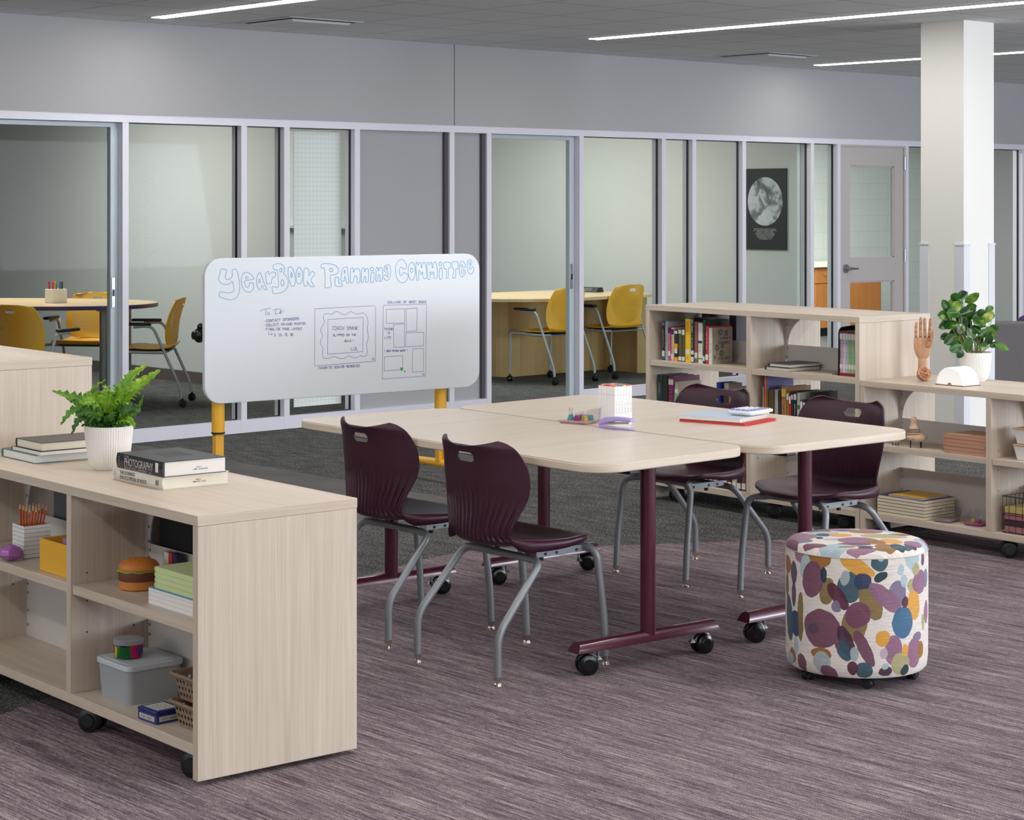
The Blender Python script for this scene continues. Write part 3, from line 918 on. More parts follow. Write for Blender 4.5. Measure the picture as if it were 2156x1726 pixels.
# painted door with two lights
DOORC = mat('greige_door_paint', (188, 180, 178), 0.6)
dx0, dx1 = 14.49, 15.425
dm = MB()
zz = [0.012, 0.25, 0.86, 1.075, 1.93, 2.105]
dm.box(dx0, FRONT + 0.01, zz[0], dx0 + 0.135, FRONT + 0.055, zz[5])
dm.box(dx1 - 0.135, FRONT + 0.01, zz[0], dx1, FRONT + 0.055, zz[5])
for a, b_ in ((zz[0], zz[1]), (zz[2], zz[3]), (zz[4], zz[5])):
    dm.box(dx0 + 0.13, FRONT + 0.01, a, dx1 - 0.13, FRONT + 0.055, b_)
door = struct(dm.build('door_3', DOORC, smooth=0, bevel=0.002))
for a, b_ in ((zz[1], zz[2]), (zz[3], zz[4])):
    MB().box(dx0 + 0.13, FRONT + 0.030, a, dx1 - 0.13, FRONT + 0.036, b_).build('glass_pane', GLASS, door, smooth=0)
    st = MB()
    for q in ((dx0 + 0.135, a, dx0 + 0.147, b_), (dx1 - 0.147, a, dx1 - 0.135, b_), (dx0 + 0.135, a, dx1 - 0.135, a + 0.012), (dx0 + 0.135, b_ - 0.012, dx1 - 0.135, b_)):
        st.box(q[0], FRONT + 0.020, q[1], q[2], FRONT + 0.03, q[3])
    st.build('glazing_bead', DOORC, door, smooth=0)
hd = MB()
hd.cyl((dx0 + 0.065, FRONT + 0.012, 0.985), (dx0 + 0.065, FRONT - 0.006, 0.985), 0.040, n=28)
hd.cyl((dx0 + 0.065, FRONT, 0.985), (dx0 + 0.065, FRONT - 0.055, 0.985), 0.016, n=16)
hd.tube(fillet([(dx0 + 0.065, FRONT - 0.05, 0.985), (dx0 + 0.12, FRONT - 0.055, 0.985), (dx0 + 0.175, FRONT - 0.05, 0.985)], 0.02), 0.0105, 12)
hd.build('lever_handle', STEEL, door)
for hz in (1.96, 1.09, 0.2):
    MB().cyl((dx1 + 0.012, FRONT - 0.003, hz - 0.06), (dx1 + 0.012, FRONT - 0.003, hz + 0.06), 0.011, n=12).box(dx1 - 0.002, FRONT + 0.001, hz - 0.055, dx1 + 0.030, FRONT + 0.008, hz + 0.055).build('hinge', STEEL, door)
struct(MB().box(dx1 + 0.004, FRONT - 0.001, 0, dx1 + 0.03, FRONT + 0.11, 2.122).box(14.475, FRONT, 2.105, dx1 + 0.03, FRONT + 0.11, 2.122).build('trim_20', DOORC, smooth=0))

# ------------------------------------------------------------------ column
cx0, cy0 = 10.95, 7.65
cw = 0.34
colm = struct(MB().box(cx0, cy0, 0, cx0 + cw, cy0 + cw, CEIL).build('wall_column', PILLAR, smooth=0))
for i, (sx, sy) in enumerate(((0, 0), (0, 1), (1, 0), (1, 1))):
    t, L_ = 0.005, 0.062
    gx, gy = cx0 + sx * cw, cy0 + sy * cw
    ex, ey = (1 if sx == 0 else -1), (1 if sy == 0 else -1)
    ol = [(gx - ex * t, gy - ey * t), (gx + ex * L_, gy - ey * t), (gx + ex * L_, gy), (gx, gy), (gx, gy + ey * L_), (gx - ex * t, gy + ey * L_)]
    t2_ = 0.009
    oc = [(gx - ex * t2_, gy - ey * t2_), (gx + ex * (L_ + .004), gy - ey * t2_), (gx + ex * (L_ + .004), gy), (gx, gy), (gx, gy + ey * (L_ + .004)), (gx - ex * t2_, gy + ey * (L_ + .004))]
    g = MB().prism(ol, 0.1, 1.312).prism(oc, 1.312, 1.324)
    struct(g.build('trim_%d' % (21 + i), GUARD, smooth=0))

# ------------------------------------------------------------------ ceiling fixtures
LIGHT_E = mat('luminous_diffuser', (255, 252, 248), 0.6, emit=13)
HOUS = mat('white_fixture_metal', (214, 214, 216), 0.5)
lights = [(0.35, 'first'), (3.65, 'second'), (6.95, 'third'), (10.21, 'fourth'), (13.61, 'fifth')]
for i, (lx, nm) in enumerate(lights):
    y1 = 10.35 if i == 3 else 11.03
    y0 = -2.5
    lab = {2: 'long linear ceiling light above the round table room glass', 3: 'longest linear ceiling light, nearest the camera on the right', 4: 'farthest linear ceiling light, passing behind the column'}.get(i, 'linear ceiling light outside the picture, row ' + nm)
    t = thing('linear_ceiling_light', lab, 'ceiling light', (lx, 0, CEIL), 0, 'recessed linear ceiling lights')
    MB().box(-0.058, y0, -0.004, 0.058, y1, 0.0).build('housing', HOUS, t, smooth=0)
    MB().box(-0.048, y0 + 0.01, -0.007, 0.048, y1 - 0.01, -0.0035).build('diffuser', LIGHT_E, t, smooth=0)
VD = mat('vent_shadow', (60, 60, 62), 0.8)
def vent(x, y, label):
    t = thing('ceiling_vent', label, 'vent', (x, y, CEIL), 0, 'square ceiling air diffusers')
    MB().box(-0.30, -0.30, -0.004, 0.30, 0.30, -0.001).build('frame', HOUS, t, smooth=0)
    MB().box(-0.262, -0.262, -0.006, 0.262, 0.262, -0.003).build('air_slot', VD, t, smooth=0)
    MB().frustum((0, 0), (0.225, 0.225), (0.24, 0.24), -0.022, -0.008).build('deflector_plate', HOUS, t, smooth=0)
vent(7.845, 10.70, 'white square air diffuser in the ceiling left of the wall joint')
vent(12.45, 10.62, 'white square air diffuser in the ceiling near the fifth light row')

# ------------------------------------------------------------------ things on the back walls and in the rooms
t = thing('moon_poster', 'black poster of a full moon with small white text on the green-grey wall', 'poster', (13.997, 11.93, 1.53), 0)
MB().box(-0.014, -0.25, -0.37, 0, 0.25, 0.37).build('canvas', mat('poster_black', (28, 32, 34), 0.6), t, bevel=0.002)
def moon_material():
    m, nt, b = new_mat('moon_surface')
    tc = nt.nodes.new('ShaderNodeTexCoord')
    n1 = nnoise(nt, tc.outputs['Object'], 1, (8, 8, 8), 8, 0.5)
    n2 = nnoise(nt, tc.outputs['Object'], 1, (40, 40, 40), 3)
    f = nmath(nt, 'ADD', nmath(nt, 'MULTIPLY', n1, 0.85), nmath(nt, 'MULTIPLY', n2, 0.15))
    c = nramp(nt, f, [(0.36, (92, 98, 102)), (0.45, (134, 140, 144)), (0.51, (190, 194, 198)), (0.72, (214, 216, 220))])
    nt.links.new(c, b.inputs['Base Color'])
    b.inputs['Roughness'].default_value = 0.8
    return m
mo = MB()
N_ = 48
mo.add([(-0.0150, 0.0, 0.07)] + [(-0.0150, 0.208 * cos(2 * pi * j / N_), 0.07 + 0.222 * sin(2 * pi * j / N_)) for j in range(N_)], [(0, 1 + j, 1 + (j + 1) % N_) for j in range(N_)])
mo.build('printed_moon', moon_material(), t, smooth=0)
tx = MB()
for r in range(8):
    ww = [0.26, 0.28, 0.20, 0.22, 0.23, 0.20, 0.18, 0.15][r]
    dashes(tx, (-0.0150, ww / 2, -0.185 - r * 0.013), (0, -1, 0), (0, 0, 1), 0.006, ww, 0.0016, (-1, 0, 0), 0, r + 1)
tx.build('caption_text', mat('caption_white', (200, 204, 206), 0.6), t, smooth=0)

# gridded chart paper hung behind the glass, and a wall whiteboard beyond it
def grid_material():
    m, nt, b = new_mat('gridded_paper')
    tc = nt.nodes.new('ShaderNodeTexCoord')
    sep = nt.nodes.new('ShaderNodeSeparateXYZ')
    nt.links.new(tc.outputs['Object'], sep.inputs[0])
    e = None
    for k in (0, 2):
        f = nmath(nt, 'FRACT', nmath(nt, 'DIVIDE', sep.outputs[k], 0.0254 * 1.35))
        q = nmath(nt, 'LESS_THAN', f, 0.06)
        e = q if e is None else nmath(nt, 'MAXIMUM', e, q)
    c = nmix(nt, e, lin((244, 241, 242)), lin((222, 208, 216)))
    nt.links.new(c, b.inputs['Base Color'])
    b.inputs['Roughness'].default_value = 0.8
    b.inputs['Emission Strength'].default_value = 0
    return m
MB_ = MB().box(0, 0, 0, 0.425, 0.003, 1.97)
o = MB_.build('chart_paper', grid_material(), smooth=0)
tag(o, 'tall gridded chart paper hanging behind the glass left of the grey panels', 'paper', loc=(8.435, FRONT + 0.135, 0.13), rz=0)
t = thing('wall_whiteboard', 'bright wall whiteboard glimpsed beside the hanging chart paper', 'whiteboard', (9.76, 12.75, 1.40), 0)
MB().box(-0.02, -0.75, 0.0, 0, 0.75, 0.78).build('writing_surface', mat('glossy_white_board', (245, 246, 246), 0.15), t, bevel=0.003)
MB().box(-0.07, -0.75, -0.02, 0, 0.75, 0.0).build('marker_tray', ALU, t, bevel=0.003)
o = MB().box(-0.008, -0.035, -0.058, 0, 0.035, 0.058).build('wall_outlet', WHITE, bevel=0.002)
tag(o, 'white outlet plate low on the green-grey wall behind the oval table', 'outlet', loc=(9.76, 17.25, 0.42))


def caster(parent, x, y, ang=0.0, r=0.036, z=0.0, w_=0.05, hood=True, name='caster', mt=None, top=None):
    """twin-wheel furniture caster"""
    mt = mt or BLACK_G
    mb = MB()
    ca, sa = cos(ang), sin(ang)
    ax = Vector((-sa, ca, 0))          # wheel axle
    fw_ = Vector((ca, sa, 0))
    c = Vector((x, y, z + r))
    for s in (-1, 1):
        a = c + ax * (s * w_ * 0.5)
        b_ = c + ax * (s * w_ * 0.12)
        mb.tube([b_, a - ax * s * 0.003, a], [r, r, r * 0.86], 28)
        mb.tube([a, a + ax * s * 0.003], [r * 0.62, r * 0.55], 20)
    # hood between and over the wheels
    pts = []
    for k in range(7):
        t_ = radians(20 + 140 * k / 6)
        pts.append(c + fw_ * (cos(t_) * (r + 0.002)) + Vector((0, 0, sin(t_) * (r + 0.002))))
    mb.tube(pts, 0.009, 8)
    mb.cyl(c + Vector((0, 0, r * 0.5)), Vector((x, y, top if top else z + 2 * r + 0.022)), 0.008, n=10)
    mb.box(-0.001, -0.001, -0.001, 0.001, 0.001, 0.001) if False else None
    return mb.build(name, mt, parent)


# --------------------------------------------------------------- task chairs with perforated yellow shells
def shell_rows(rows, nv):
    """Catmull-Rom interpolation of profile rows"""
    out = []
    k = len(rows)
    for i in range(k - 1):
        for j in range(nv):
            t = j / nv
            p0, p1, p2, p3 = rows[max(i - 1, 0)], rows[i], rows[i + 1], rows[min(i + 2, k - 1)]
            out.append([0.5 * (2 * b_ + (c - a) * t + (2 * a - 5 * b_ + 4 * c - d) * t * t + (3 * b_ - a - 3 * c + d) * t ** 3) for a, b_, c, d in zip(p0, p1, p2, p3)])
    out.append(list(rows[-1]))
    return out


def shell_mesh(rows, nu, nv, thick, edge, groove=None):
    """closed shell; rows = (x, z, halfwidth, wrap_x, wrap_z); edge(u, row_t) -> extra (dx, dz)"""
    R = shell_rows(rows, nv)
    nr = len(R)
    def pt(i, j):
        x, z, hw, wx, wz = R[i][:5]
        u = -1 + 2 * j / nu
        e = abs(u) ** 2.3
        ex, ez = edge(u, i / (nr - 1))
        return Vector((x + wx * e + ex, u * hw, z + wz * e + ez))
    P_ = [[pt(i, j) for j in range(nu + 1)] for i in range(nr)]
    def nrm(i, j):
        a = P_[min(i + 1, nr - 1)][j] - P_[max(i - 1, 0)][j]
        b_ = P_[i][min(j + 1, nu)] - P_[i][max(j - 1, 0)]
        n = a.cross(b_)
        return n.normalized() if n.length > 1e-9 else Vector((1, 0, 0))
    vs, uvs = [], []
    s = [0]
    for i in range(1, nr):
        s.append(s[-1] + (P_[i][nu // 2] - P_[i - 1][nu // 2]).length)
    for side in (0, 1):
        for i in range(nr):
            for j in range(nu + 1):
                n = nrm(i, j)
                d = (thick / 2) * (1 if side else -1)
                if not side and groove:
                    d += groove(-1 + 2 * j / nu, i / (nr - 1), P_[i][j])
                vs.append(P_[i][j] + n * d)
                uvs.append((P_[i][j].y, s[i]))
    fs = []
    W_ = nu + 1
    o = nr * W_
    for i in range(nr - 1):
        for j in range(nu):
            a, b_, c, d = i * W_ + j, i * W_ + j + 1, (i + 1) * W_ + j + 1, (i + 1) * W_ + j
            fs.append((a, b_, c, d))
            fs.append((o + d, o + c, o + b_, o + a))
    for i in range(nr - 1):
        fs.append((i * W_, (i + 1) * W_, o + (i + 1) * W_, o + i * W_))
        fs.append((i * W_ + nu, o + i * W_ + nu, o + (i + 1) * W_ + nu, (i + 1) * W_ + nu))
    for j in range(nu):
        fs.append((j, o + j, o + j + 1, j + 1))
        k = (nr - 1) * W_
        fs.append((k + j, k + j + 1, o + k + j + 1, o + k + j))
    return MB().add(vs, fs, 0, uvs)


def cut_hole(o, cutter):
    md = o.modifiers.new('hole', 'BOOLEAN')
    md.object = cutter
    md.operation = 'DIFFERENCE'
    md.solver = 'EXACT'
    bpy.context.view_layer.update()
    me = bpy.data.meshes.new_from_object(o.evaluated_get(bpy.context.evaluated_depsgraph_get()))
    o.modifiers.clear()
    o.data = me
    bpy.data.objects.remove(cutter)
    me.polygons.foreach_set('use_smooth', [True] * len(me.polygons))
    me.set_sharp_from_angle(angle=radians(40))


def stadium(w_, h, n=8):
    return round_poly([(-w_ / 2, -h / 2), (w_ / 2, -h / 2), (w_ / 2, h / 2), (-w_ / 2, h / 2)], h * 0.499, n)


def yellow_chair(label):
    t = thing('armchair_on_casters', label, 'chair', group='yellow perforated armchairs in the glass rooms')
    pm = perforated('perforated_yellow_shell', (238, 182, 50), 0.0125, 0.27, (0, 0.16, 0.20, 0.20))
    rows = [(-0.245, 0.845, 0.150, 0.05, -0.02), (-0.243, 0.835, 0.185, 0.05, -0.01), (-0.235, 0.80, 0.205, 0.05, 0), (-0.215, 0.74, 0.222, 0.055, 0), (-0.195, 0.66, 0.235, 0.06, 0),
            (-0.185, 0.58, 0.235, 0.06, 0), (-0.180, 0.52, 0.222, 0.055, 0), (-0.165, 0.47, 0.205, 0.03, 0.01)]
    b_ = shell_mesh(rows, 28, 4, 0.008, lambda u, v: (0, 0)).build('backrest', pm, t, smooth=60)
    ct = MB().prism(stadium(0.085, 0.026), -0.40, -0.05, lambda p, a: (a, p[0], p[1] + 0.795)).build('cutter', BLACK)
    cut_hole(b_, ct)
    rows = [(-0.175, 0.475, 0.205, 0, 0.012), (-0.15, 0.452, 0.215, 0, 0.014), (-0.08, 0.444, 0.232, 0, 0.012), (0.02, 0.446, 0.238, 0, 0.008), (0.13, 0.458, 0.235, 0, 0.004), (0.20, 0.458, 0.225, 0, 0), (0.235, 0.446, 0.19, 0, 0)]
    shell_mesh(rows, 20, 4, 0.010, lambda u, v: (0, 0)).build('seat', YELLOW_P, t, smooth=60)
    MB().box(-0.14, -0.17, 0.425, 0.18, 0.17, 0.437).build('seat_pan', BLACK, t, bevel=0.004)
    for s in (-1, 1):
        y = s * 0.265
        fr = MB()
        fr.tube(fillet([(0.12, y, 0.625), (-0.03, y, 0.632), (-0.245, y, 0.15), (-0.255, y, 0.07)], 0.05), 0.0115, 12)
        fr.build('rear_leg', CHAIR_TUBE, t)
        fr = MB()
        fr.tube(fillet([(0.285, y, 0.07), (0.275, y, 0.435), (-0.02, y * 0.99, 0.425), (-0.12, y, 0.425)], 0.045), 0.0115, 12)
        fr.build('front_leg', CHAIR_TUBE, t)
        MB().box(-0.02, y - 0.024, 0.636, 0.22, y + 0.024, 0.660).build('arm_pad', BLACK, t, bevel=0.010, bseg=3)
        caster(t, -0.262, y, 0.3 * s, r=0.026, w_=0.042, top=0.075)
        caster(t, 0.285, y, -0.4 * s, r=0.026, w_=0.042, top=0.075)
    MB().tube([(-0.12, -0.265, 0.425), (-0.12, 0.265, 0.425)], 0.011, 12).tube([(0.10, -0.265, 0.425), (0.10, 0.265, 0.425)], 0.011, 12).build('cross_bar', CHAIR_TUBE, t)
    return t


def face(ang):
    return radians(ang)
ya = yellow_chair('yellow armchair with its back to the camera behind the tall bookcase, left edge')
ya.location, ya.rotation_euler = (7.32, 13.35, 0), (0, 0, face(22))
place_copy(ya, 'yellow armchair on the far side of the oval table, facing the camera', (8.45, 14.48, 0), face(217))
place_copy(ya, 'yellow armchair seen from the side at the right end of the oval table', (8.515, 13.560, 0), face(139))
place_copy(ya, 'yellow armchair at the desk directly left of the sliding door post', (12.21, 12.87, 0), face(94))
place_copy(ya, 'yellow armchair at the desk right of the sliding door post', (13.03, 12.93, 0), face(92))

# oval table in the left room
t = thing('oval_table', 'oval table with maple top and purple edge in the left glass room', 'table', (7.84, 14.31, 0), radians(127))
TZ = 0.80
ov = []
for k in range(96):
    a = 2 * pi * k / 96
    c_, s_ = cos(a), sin(a)
    ov.append((1.03 * abs(c_) ** 0.86 * (1 if c_ > 0 else -1), 0.63 * abs(s_) ** 0.86 * (1 if s_ > 0 else -1)))
MB().prism(ov, TZ - 0.032, TZ - 0.002).build('edge_band', mat('purple_edge', (66, 44, 110), 0.35), t, bevel=0.003)
MB().prism([(p[0] * 0.997, p[1] * 0.997) for p in ov], TZ - 0.0025, TZ).build('tabletop', MAPLE_TOP, t, smooth=20)
for i, (lx, ly) in enumerate(((-0.72, -0.25), (0.72, -0.25), (0.72, 0.25), (-0.72, 0.25))):
    MB().cyl((lx, ly, 0.02), (lx, ly, TZ - 0.03), 0.030, n=20).cyl((lx, ly, 0), (lx, ly, 0.022), 0.022, n=16).cyl((lx, ly, TZ - 0.05), (lx, ly, TZ - 0.032), 0.055, n=20).build('leg', METAL_GREY, t)
t = thing('pen_cube', 'white cube pen holder on the oval table', 'pen holder', (7.93, 14.06, 0.80), radians(4))
pc = MB()
for a in ((-0.062, -0.062, 0.062, -0.056), (-0.062, 0.056, 0.062, 0.062), (-0.062, -0.056, -0.056, 0.056), (0.056, -0.056, 0.062, 0.056)):
    pc.box(a[0], a[1], 0, a[2], a[3], 0.11)
pc.box(-0.06, -0.06, 0, 0.06, 0.06, 0.006)
pc.build('cube_body', mat('white_pen_cube', (240, 238, 230), 0.5), t, bevel=0.003)
pens = [('red', (214, 40, 50)), ('pink', (240, 60, 120)), ('yellow', (236, 178, 30)), ('green', (40, 150, 90)), ('blue', (40, 120, 210)), ('black', (50, 52, 50))]
for i, (nm, cc) in enumerate(pens):
    q = MB().cyl((0, 0, 0), (0, 0, 0.158), 0.0065, n=12).cyl((0, 0, 0.158), (0, 0, 0.165), 0.0065, 0.003, n=12).build('marker', mat('pen_' + nm, cc, 0.4))
    a = radians(-42.3)
    off = -0.045 + i * 0.018
    tag(q, nm + ' marker standing in the white cube on the oval table', 'marker', 'markers in the white cube', (7.93 + cos(a) * off, 14.06 + sin(a) * off, 0.8065))
    q.rotation_euler = (radians(3 * (i % 3 - 1)), radians(2 * ((i * 2) % 3 - 1)), 0)

# desk in the middle room
t = thing('maple_desk', 'long maple desk with a curved front edge in the middle glass room', 'desk', (0, 0, 0), 0)
front = smooth_path([(11.62, 13.23, 0), (11.90, 12.93, 0), (12.25, 12.76, 0), (12.80, 12.80, 0), (13.20, 12.78, 0)], 6)
poly = [(p.x, p.y) for p in front] + [(13.50, 12.86), (13.50, 14.0), (11.95, 14.05)]
MB().prism(poly, 0.712, 0.742).build('desktop', MAPLE_TOP, t, smooth=30, bevel=0.003)
MB().prism([(12.14, 13.56), (12.20, 13.46), (12.22, 13.47), (12.22, 14.0), (12.14, 14.0)], 0.0, 0.712).build('side_panel', MAPLE, t, smooth=0)
MB().prism([(12.20, 13.46), (13.44, 13.46), (13.44, 13.49), (12.20, 13.49)], 0.0, 0.712).build('modesty_panel', MAPLE, t, smooth=0)
MB().prism([(13.39, 12.98), (13.455, 12.92), (13.48, 12.94), (13.48, 14.0), (13.43, 14.0), (13.42, 13.1)], 0.0, 0.712).build('side_panel', MAPLE, t, smooth=0)
t = thing('power_unit', 'small black power unit on the maple desk', 'power unit', (13.28, 13.50, 0.742), radians(10))
MB().add([(-0.07, -0.13, 0), (0.05, -0.13, 0), (0.05, 0.13, 0), (-0.07, 0.13, 0), (-0.02, -0.12, 0.045), (0.045, -0.12, 0.045), (0.045, 0.12, 0.045), (-0.02, 0.12, 0.045)],
         [(0, 3, 2, 1), (4, 5, 6, 7), (0, 1, 5, 4), (1, 2, 6, 5), (2, 3, 7, 6), (3, 0, 4, 7)]).build('body', BLACK, t, bevel=0.004)
MB().add([(-0.060, -0.06, 0.011), (-0.028, -0.06, 0.040), (-0.028, 0.06, 0.040), (-0.060, 0.06, 0.011)], [(0, 1, 2, 3)]).build('socket_face', mat('socket_grey', (70, 72, 76), 0.4), t, smooth=0)

# wooden base cabinets and counter in the right room
t = thing('base_cabinet', 'warm wood base cabinet with drawer and pale counter in the right room', 'cabinet', (17.6, 15.0, 0), 0)
MB().box(0.9, 0.02, 0.10, 2.16, 0.66, 0.82).build('body', ORANGE_WOOD, t, smooth=0)
MB().box(0.9, 0.0, 0.10, 1.34, 0.02, 0.62).build('door', ORANGE_WOOD, t, bevel=0.003)
MB().box(0.9, 0.0, 0.63, 1.34, 0.02, 0.81).build('drawer', ORANGE_WOOD, t, bevel=0.003)
MB().tube(fillet([(1.04, 0, 0.74), (1.04, -0.03, 0.74), (1.17, -0.03, 0.74), (1.17, 0, 0.74)], 0.01), 0.005, 8).build('handle', STEEL, t)
MB().box(1.36, 0.0, 0.10, 2.15, 0.02, 0.81).build('door', ORANGE_WOOD, t, bevel=0.003)
MB().box(0.86, -0.03, 0.82, 2.20, 0.67, 0.87).build('counter', mat('pale_counter', (226, 222, 210), 0.35), t, bevel=0.004)
MB().box(0.95, 0.05, 0, 2.12, 0.66, 0.10).build('toe_kick', BLACK, t, smooth=0)

# grey lounge chair with purple cushion at the right edge
LA = 34
t = thing('lounge_chair', 'dark grey upholstered lounge chair seen from behind at the right edge', 'armchair', (13.13, 8.37, 0), radians(LA))
LG = mat('charcoal_upholstery', (112, 108, 110), 0.9, noise_amt=0.12, noise_scale=300)
MB().prism([(-0.38, 0.10), (-0.40, 0.70), (-0.33, 0.715), (-0.26, 0.70), (-0.20, 0.42), (-0.20, 0.10)], -0.44, 0.44, lambda p, a: (p[0], a, p[1])).build('backrest', LG, t, bevel=0.015, bseg=3)
MB().box(-0.2, -0.34, 0.10, 0.38, 0.34, 0.42).build('seat', LG, t, bevel=0.03, bseg=3)
for s in (-1, 1):
    MB().box(-0.199, s * 0.39 - 0.045, 0.10, 0.38, s * 0.39 + 0.045, 0.58).build('armrest', LG, t, bevel=0.02, bseg=3)
for sx in (-0.3, 0.3):
    for sy in (-0.33, 0.33):
        MB().cyl((sx, sy, 0), (sx, sy, 0.11), 0.015, 0.022, n=12).build('leg', STEEL, t)
ca_, sa_ = cos(radians(LA)), sin(radians(LA))
mb = MB().sphere((0, 0, 0), (1, 1, 1), 32, 20)
for v in mb.v:     # square cushion outline
    for k, e in enumerate((0.9, 0.45, 0.45)):
        v[k] = (abs(v[k]) ** e) * (1 if v[k] > 0 else -1)
    v.x, v.y, v.z = v.x * 0.065, v.y * 0.19, v.z * 0.165
t2 = mb.build('cushion', mat('purple_fabric', (84, 60, 112), 0.9, noise_amt=0.1, noise_scale=200), smooth=80)
lx_, ly_ = -0.115, 0.085
tag(t2, 'purple cushion on the dark grey lounge chair', 'cushion', loc=(13.13 + lx_ * ca_ - ly_ * sa_, 8.37 + lx_ * sa_ + ly_ * ca_, 0.59), rz=radians(LA))

# ------------------------------------------------------------------ mobile whiteboard
t = thing('mobile_whiteboard', 'large rounded whiteboard on golden yellow legs with yearbook planning notes', 'whiteboard', (7.30, 8.585, 0), radians(-6))
bx0, bx1, bz0, bz1 = -1.512, 0.241, 0.543, 1.303
outl = round_poly([(bx0, bz0), (bx1, bz0), (bx1, bz1), (bx0, bz1)], 0.095, 10)
MB().prism(outl, 0.001, 0.028, lambda p, a: (p[0], a, p[1])).build('board_panel', mat('whiteboard_surface', (224, 228, 232), 0.42), t, smooth=30, bevel=0.003)
bp_ = t.children[0]
inkb, inkp, inkg = mat('blue_marker_ink', (92, 172, 214), 0.6), mat('purple_marker_ink', (122, 112, 166), 0.6), mat('green_marker_ink', (52, 176, 96), 0.6)


def strokes(data):
    out = []
    for l in data.split(';'):
        n = [int(v) / 1000 for v in l.split(',')]
        out.append([(n[i], 0.0003, n[i + 1]) for i in range(0, len(n), 2)])
    return out


def chaikin(P_, closed):
    out = [] if closed else [P_[0]]
    for a, b_ in zip(P_, P_[1:]):
        out.append(tuple(a[k] * 0.8 + b_[k] * 0.2 for k in range(3)))
        out.append(tuple(a[k] * 0.2 + b_[k] * 0.8 for k in range(3)))
    out.append(out[0] if closed else P_[-1])
    return out
mb = MB()
for s in strokes(WB_BLUE):
    mb.ribbon(chaikin(s, True), 0.0030, (0, -1, 0))
mb.build('blue_heading_lettering', inkb, bp_, smooth=0, recalc=False)
mb = MB()
for k, s in enumerate(strokes(WB_PUR)):
    mb.ribbon(s if len(s) < 12 else chaikin(s, s[0] == s[-1]), 0.0024, (0, -1, 0))
for tx_, x0, z0, x1, z1, h in WB_TXT:
    d = Vector((x1 - x0, 0, z1 - z0)) / 1000
    hand_text(mb, tx_, (x0 / 1000, 0.0003, z0 / 1000), d.normalized(), (0, 0, 1), h / 1000, d.length * (len(tx_) / (len(tx_) - 0.3)), 0.0026, (0, -1, 0))
mb.build('purple_notes', inkp, bp_, smooth=0, recalc=False)
mb = MB()
for s in strokes(WB_GRN):
    mb.add(s, [tuple(range(len(s)))])
mb.build('green_hearts', inkg, bp_, smooth=0, recalc=False)
for i, px_ in enumerate((-1.401, 0.012)):
    mb = MB()
    mb.tube([(px_, 0.062, 0.385), (px_, 0.062, 0.98)], 0.034, 20)
    mb.build('upper_post', YELLOW_M, t)
    MB().tube([(px_, 0.062, 0.380), (px_, 0.062, 0.389)], 0.036, 20).build('collar', BLACK, t)
    mb = MB()
    mb.box(px_ - 0.024, 0.042, 0.125, px_ + 0.024, 0.082, 0.385)
    mb.add([(px_ - 0.003, 0.04, 0.14), (px_ + 0.003, 0.04, 0.14), (px_ + 0.003, -0.06, 0.13), (px_ - 0.003, -0.06, 0.13), (px_ - 0.003, 0.04, 0.22), (px_ + 0.003, 0.04, 0.22)],
           [(0, 3, 2, 1), (0, 1, 5, 4), (0, 4, 3), (1, 2, 5), (3, 4, 5, 2)])
    mb.build('lower_post', YELLOW_M, t, bevel=0.003)
    hm = MB()
    for k in range(3):
        hm.cyl((px_ - 0.010, 0.0415, 0.20 + 0.022 * k), (px_ - 0.010, 0.043, 0.20 + 0.022 * k), 0.0028, n=8)
    hm.build('adjustment_holes', BLACK, t)
    ft = fillet([(px_, -0.36, 0.092), (px_, -0.28, 0.108), (px_, 0.062, 0.118), (px_, 0.38, 0.108), (px_, 0.46, 0.092)], 0.12)
    MB().tube(ft, 0.023, 18).build('foot', YELLOW_M, t)
    caster(t, px_, -0.33, radians(-30), r=0.034, top=0.10)
    caster(t, px_, 0.43, radians(10), r=0.034, top=0.10)
    # tilt lever clamps behind the board
    hx = px_ - 0.11 if i == 0 else px_ + 0.05
    MB().box(px_ - 0.05, 0.03, 0.86, px_ + 0.05, 0.10, 0.96).build('tilt_bracket', BLACK, t, bevel=0.006)
MB().cyl((-1.50, 0.075, 0.91), (-1.40, 0.075, 0.91), 0.012, n=12).sphere((-1.50, 0.085, 0.90), (0.030, 0.034, 0.040), 20, 14).sphere((-1.495, 0.075, 0.945), 0.020, 14, 10).cyl((-1.535, 0.085, 0.90), (-1.50, 0.085, 0.90), 0.022, n=18).build('tilt_knob', BLACK_G, t)
MB().box(-1.40, 0.045, 0.90, 0.01, 0.075, 0.93).build('rear_crossbar', YELLOW_M, t, bevel=0.004)

# ------------------------------------------------------------------ book cases
TH = 0.0285
DEP = 0.53
ANG = radians(-3)


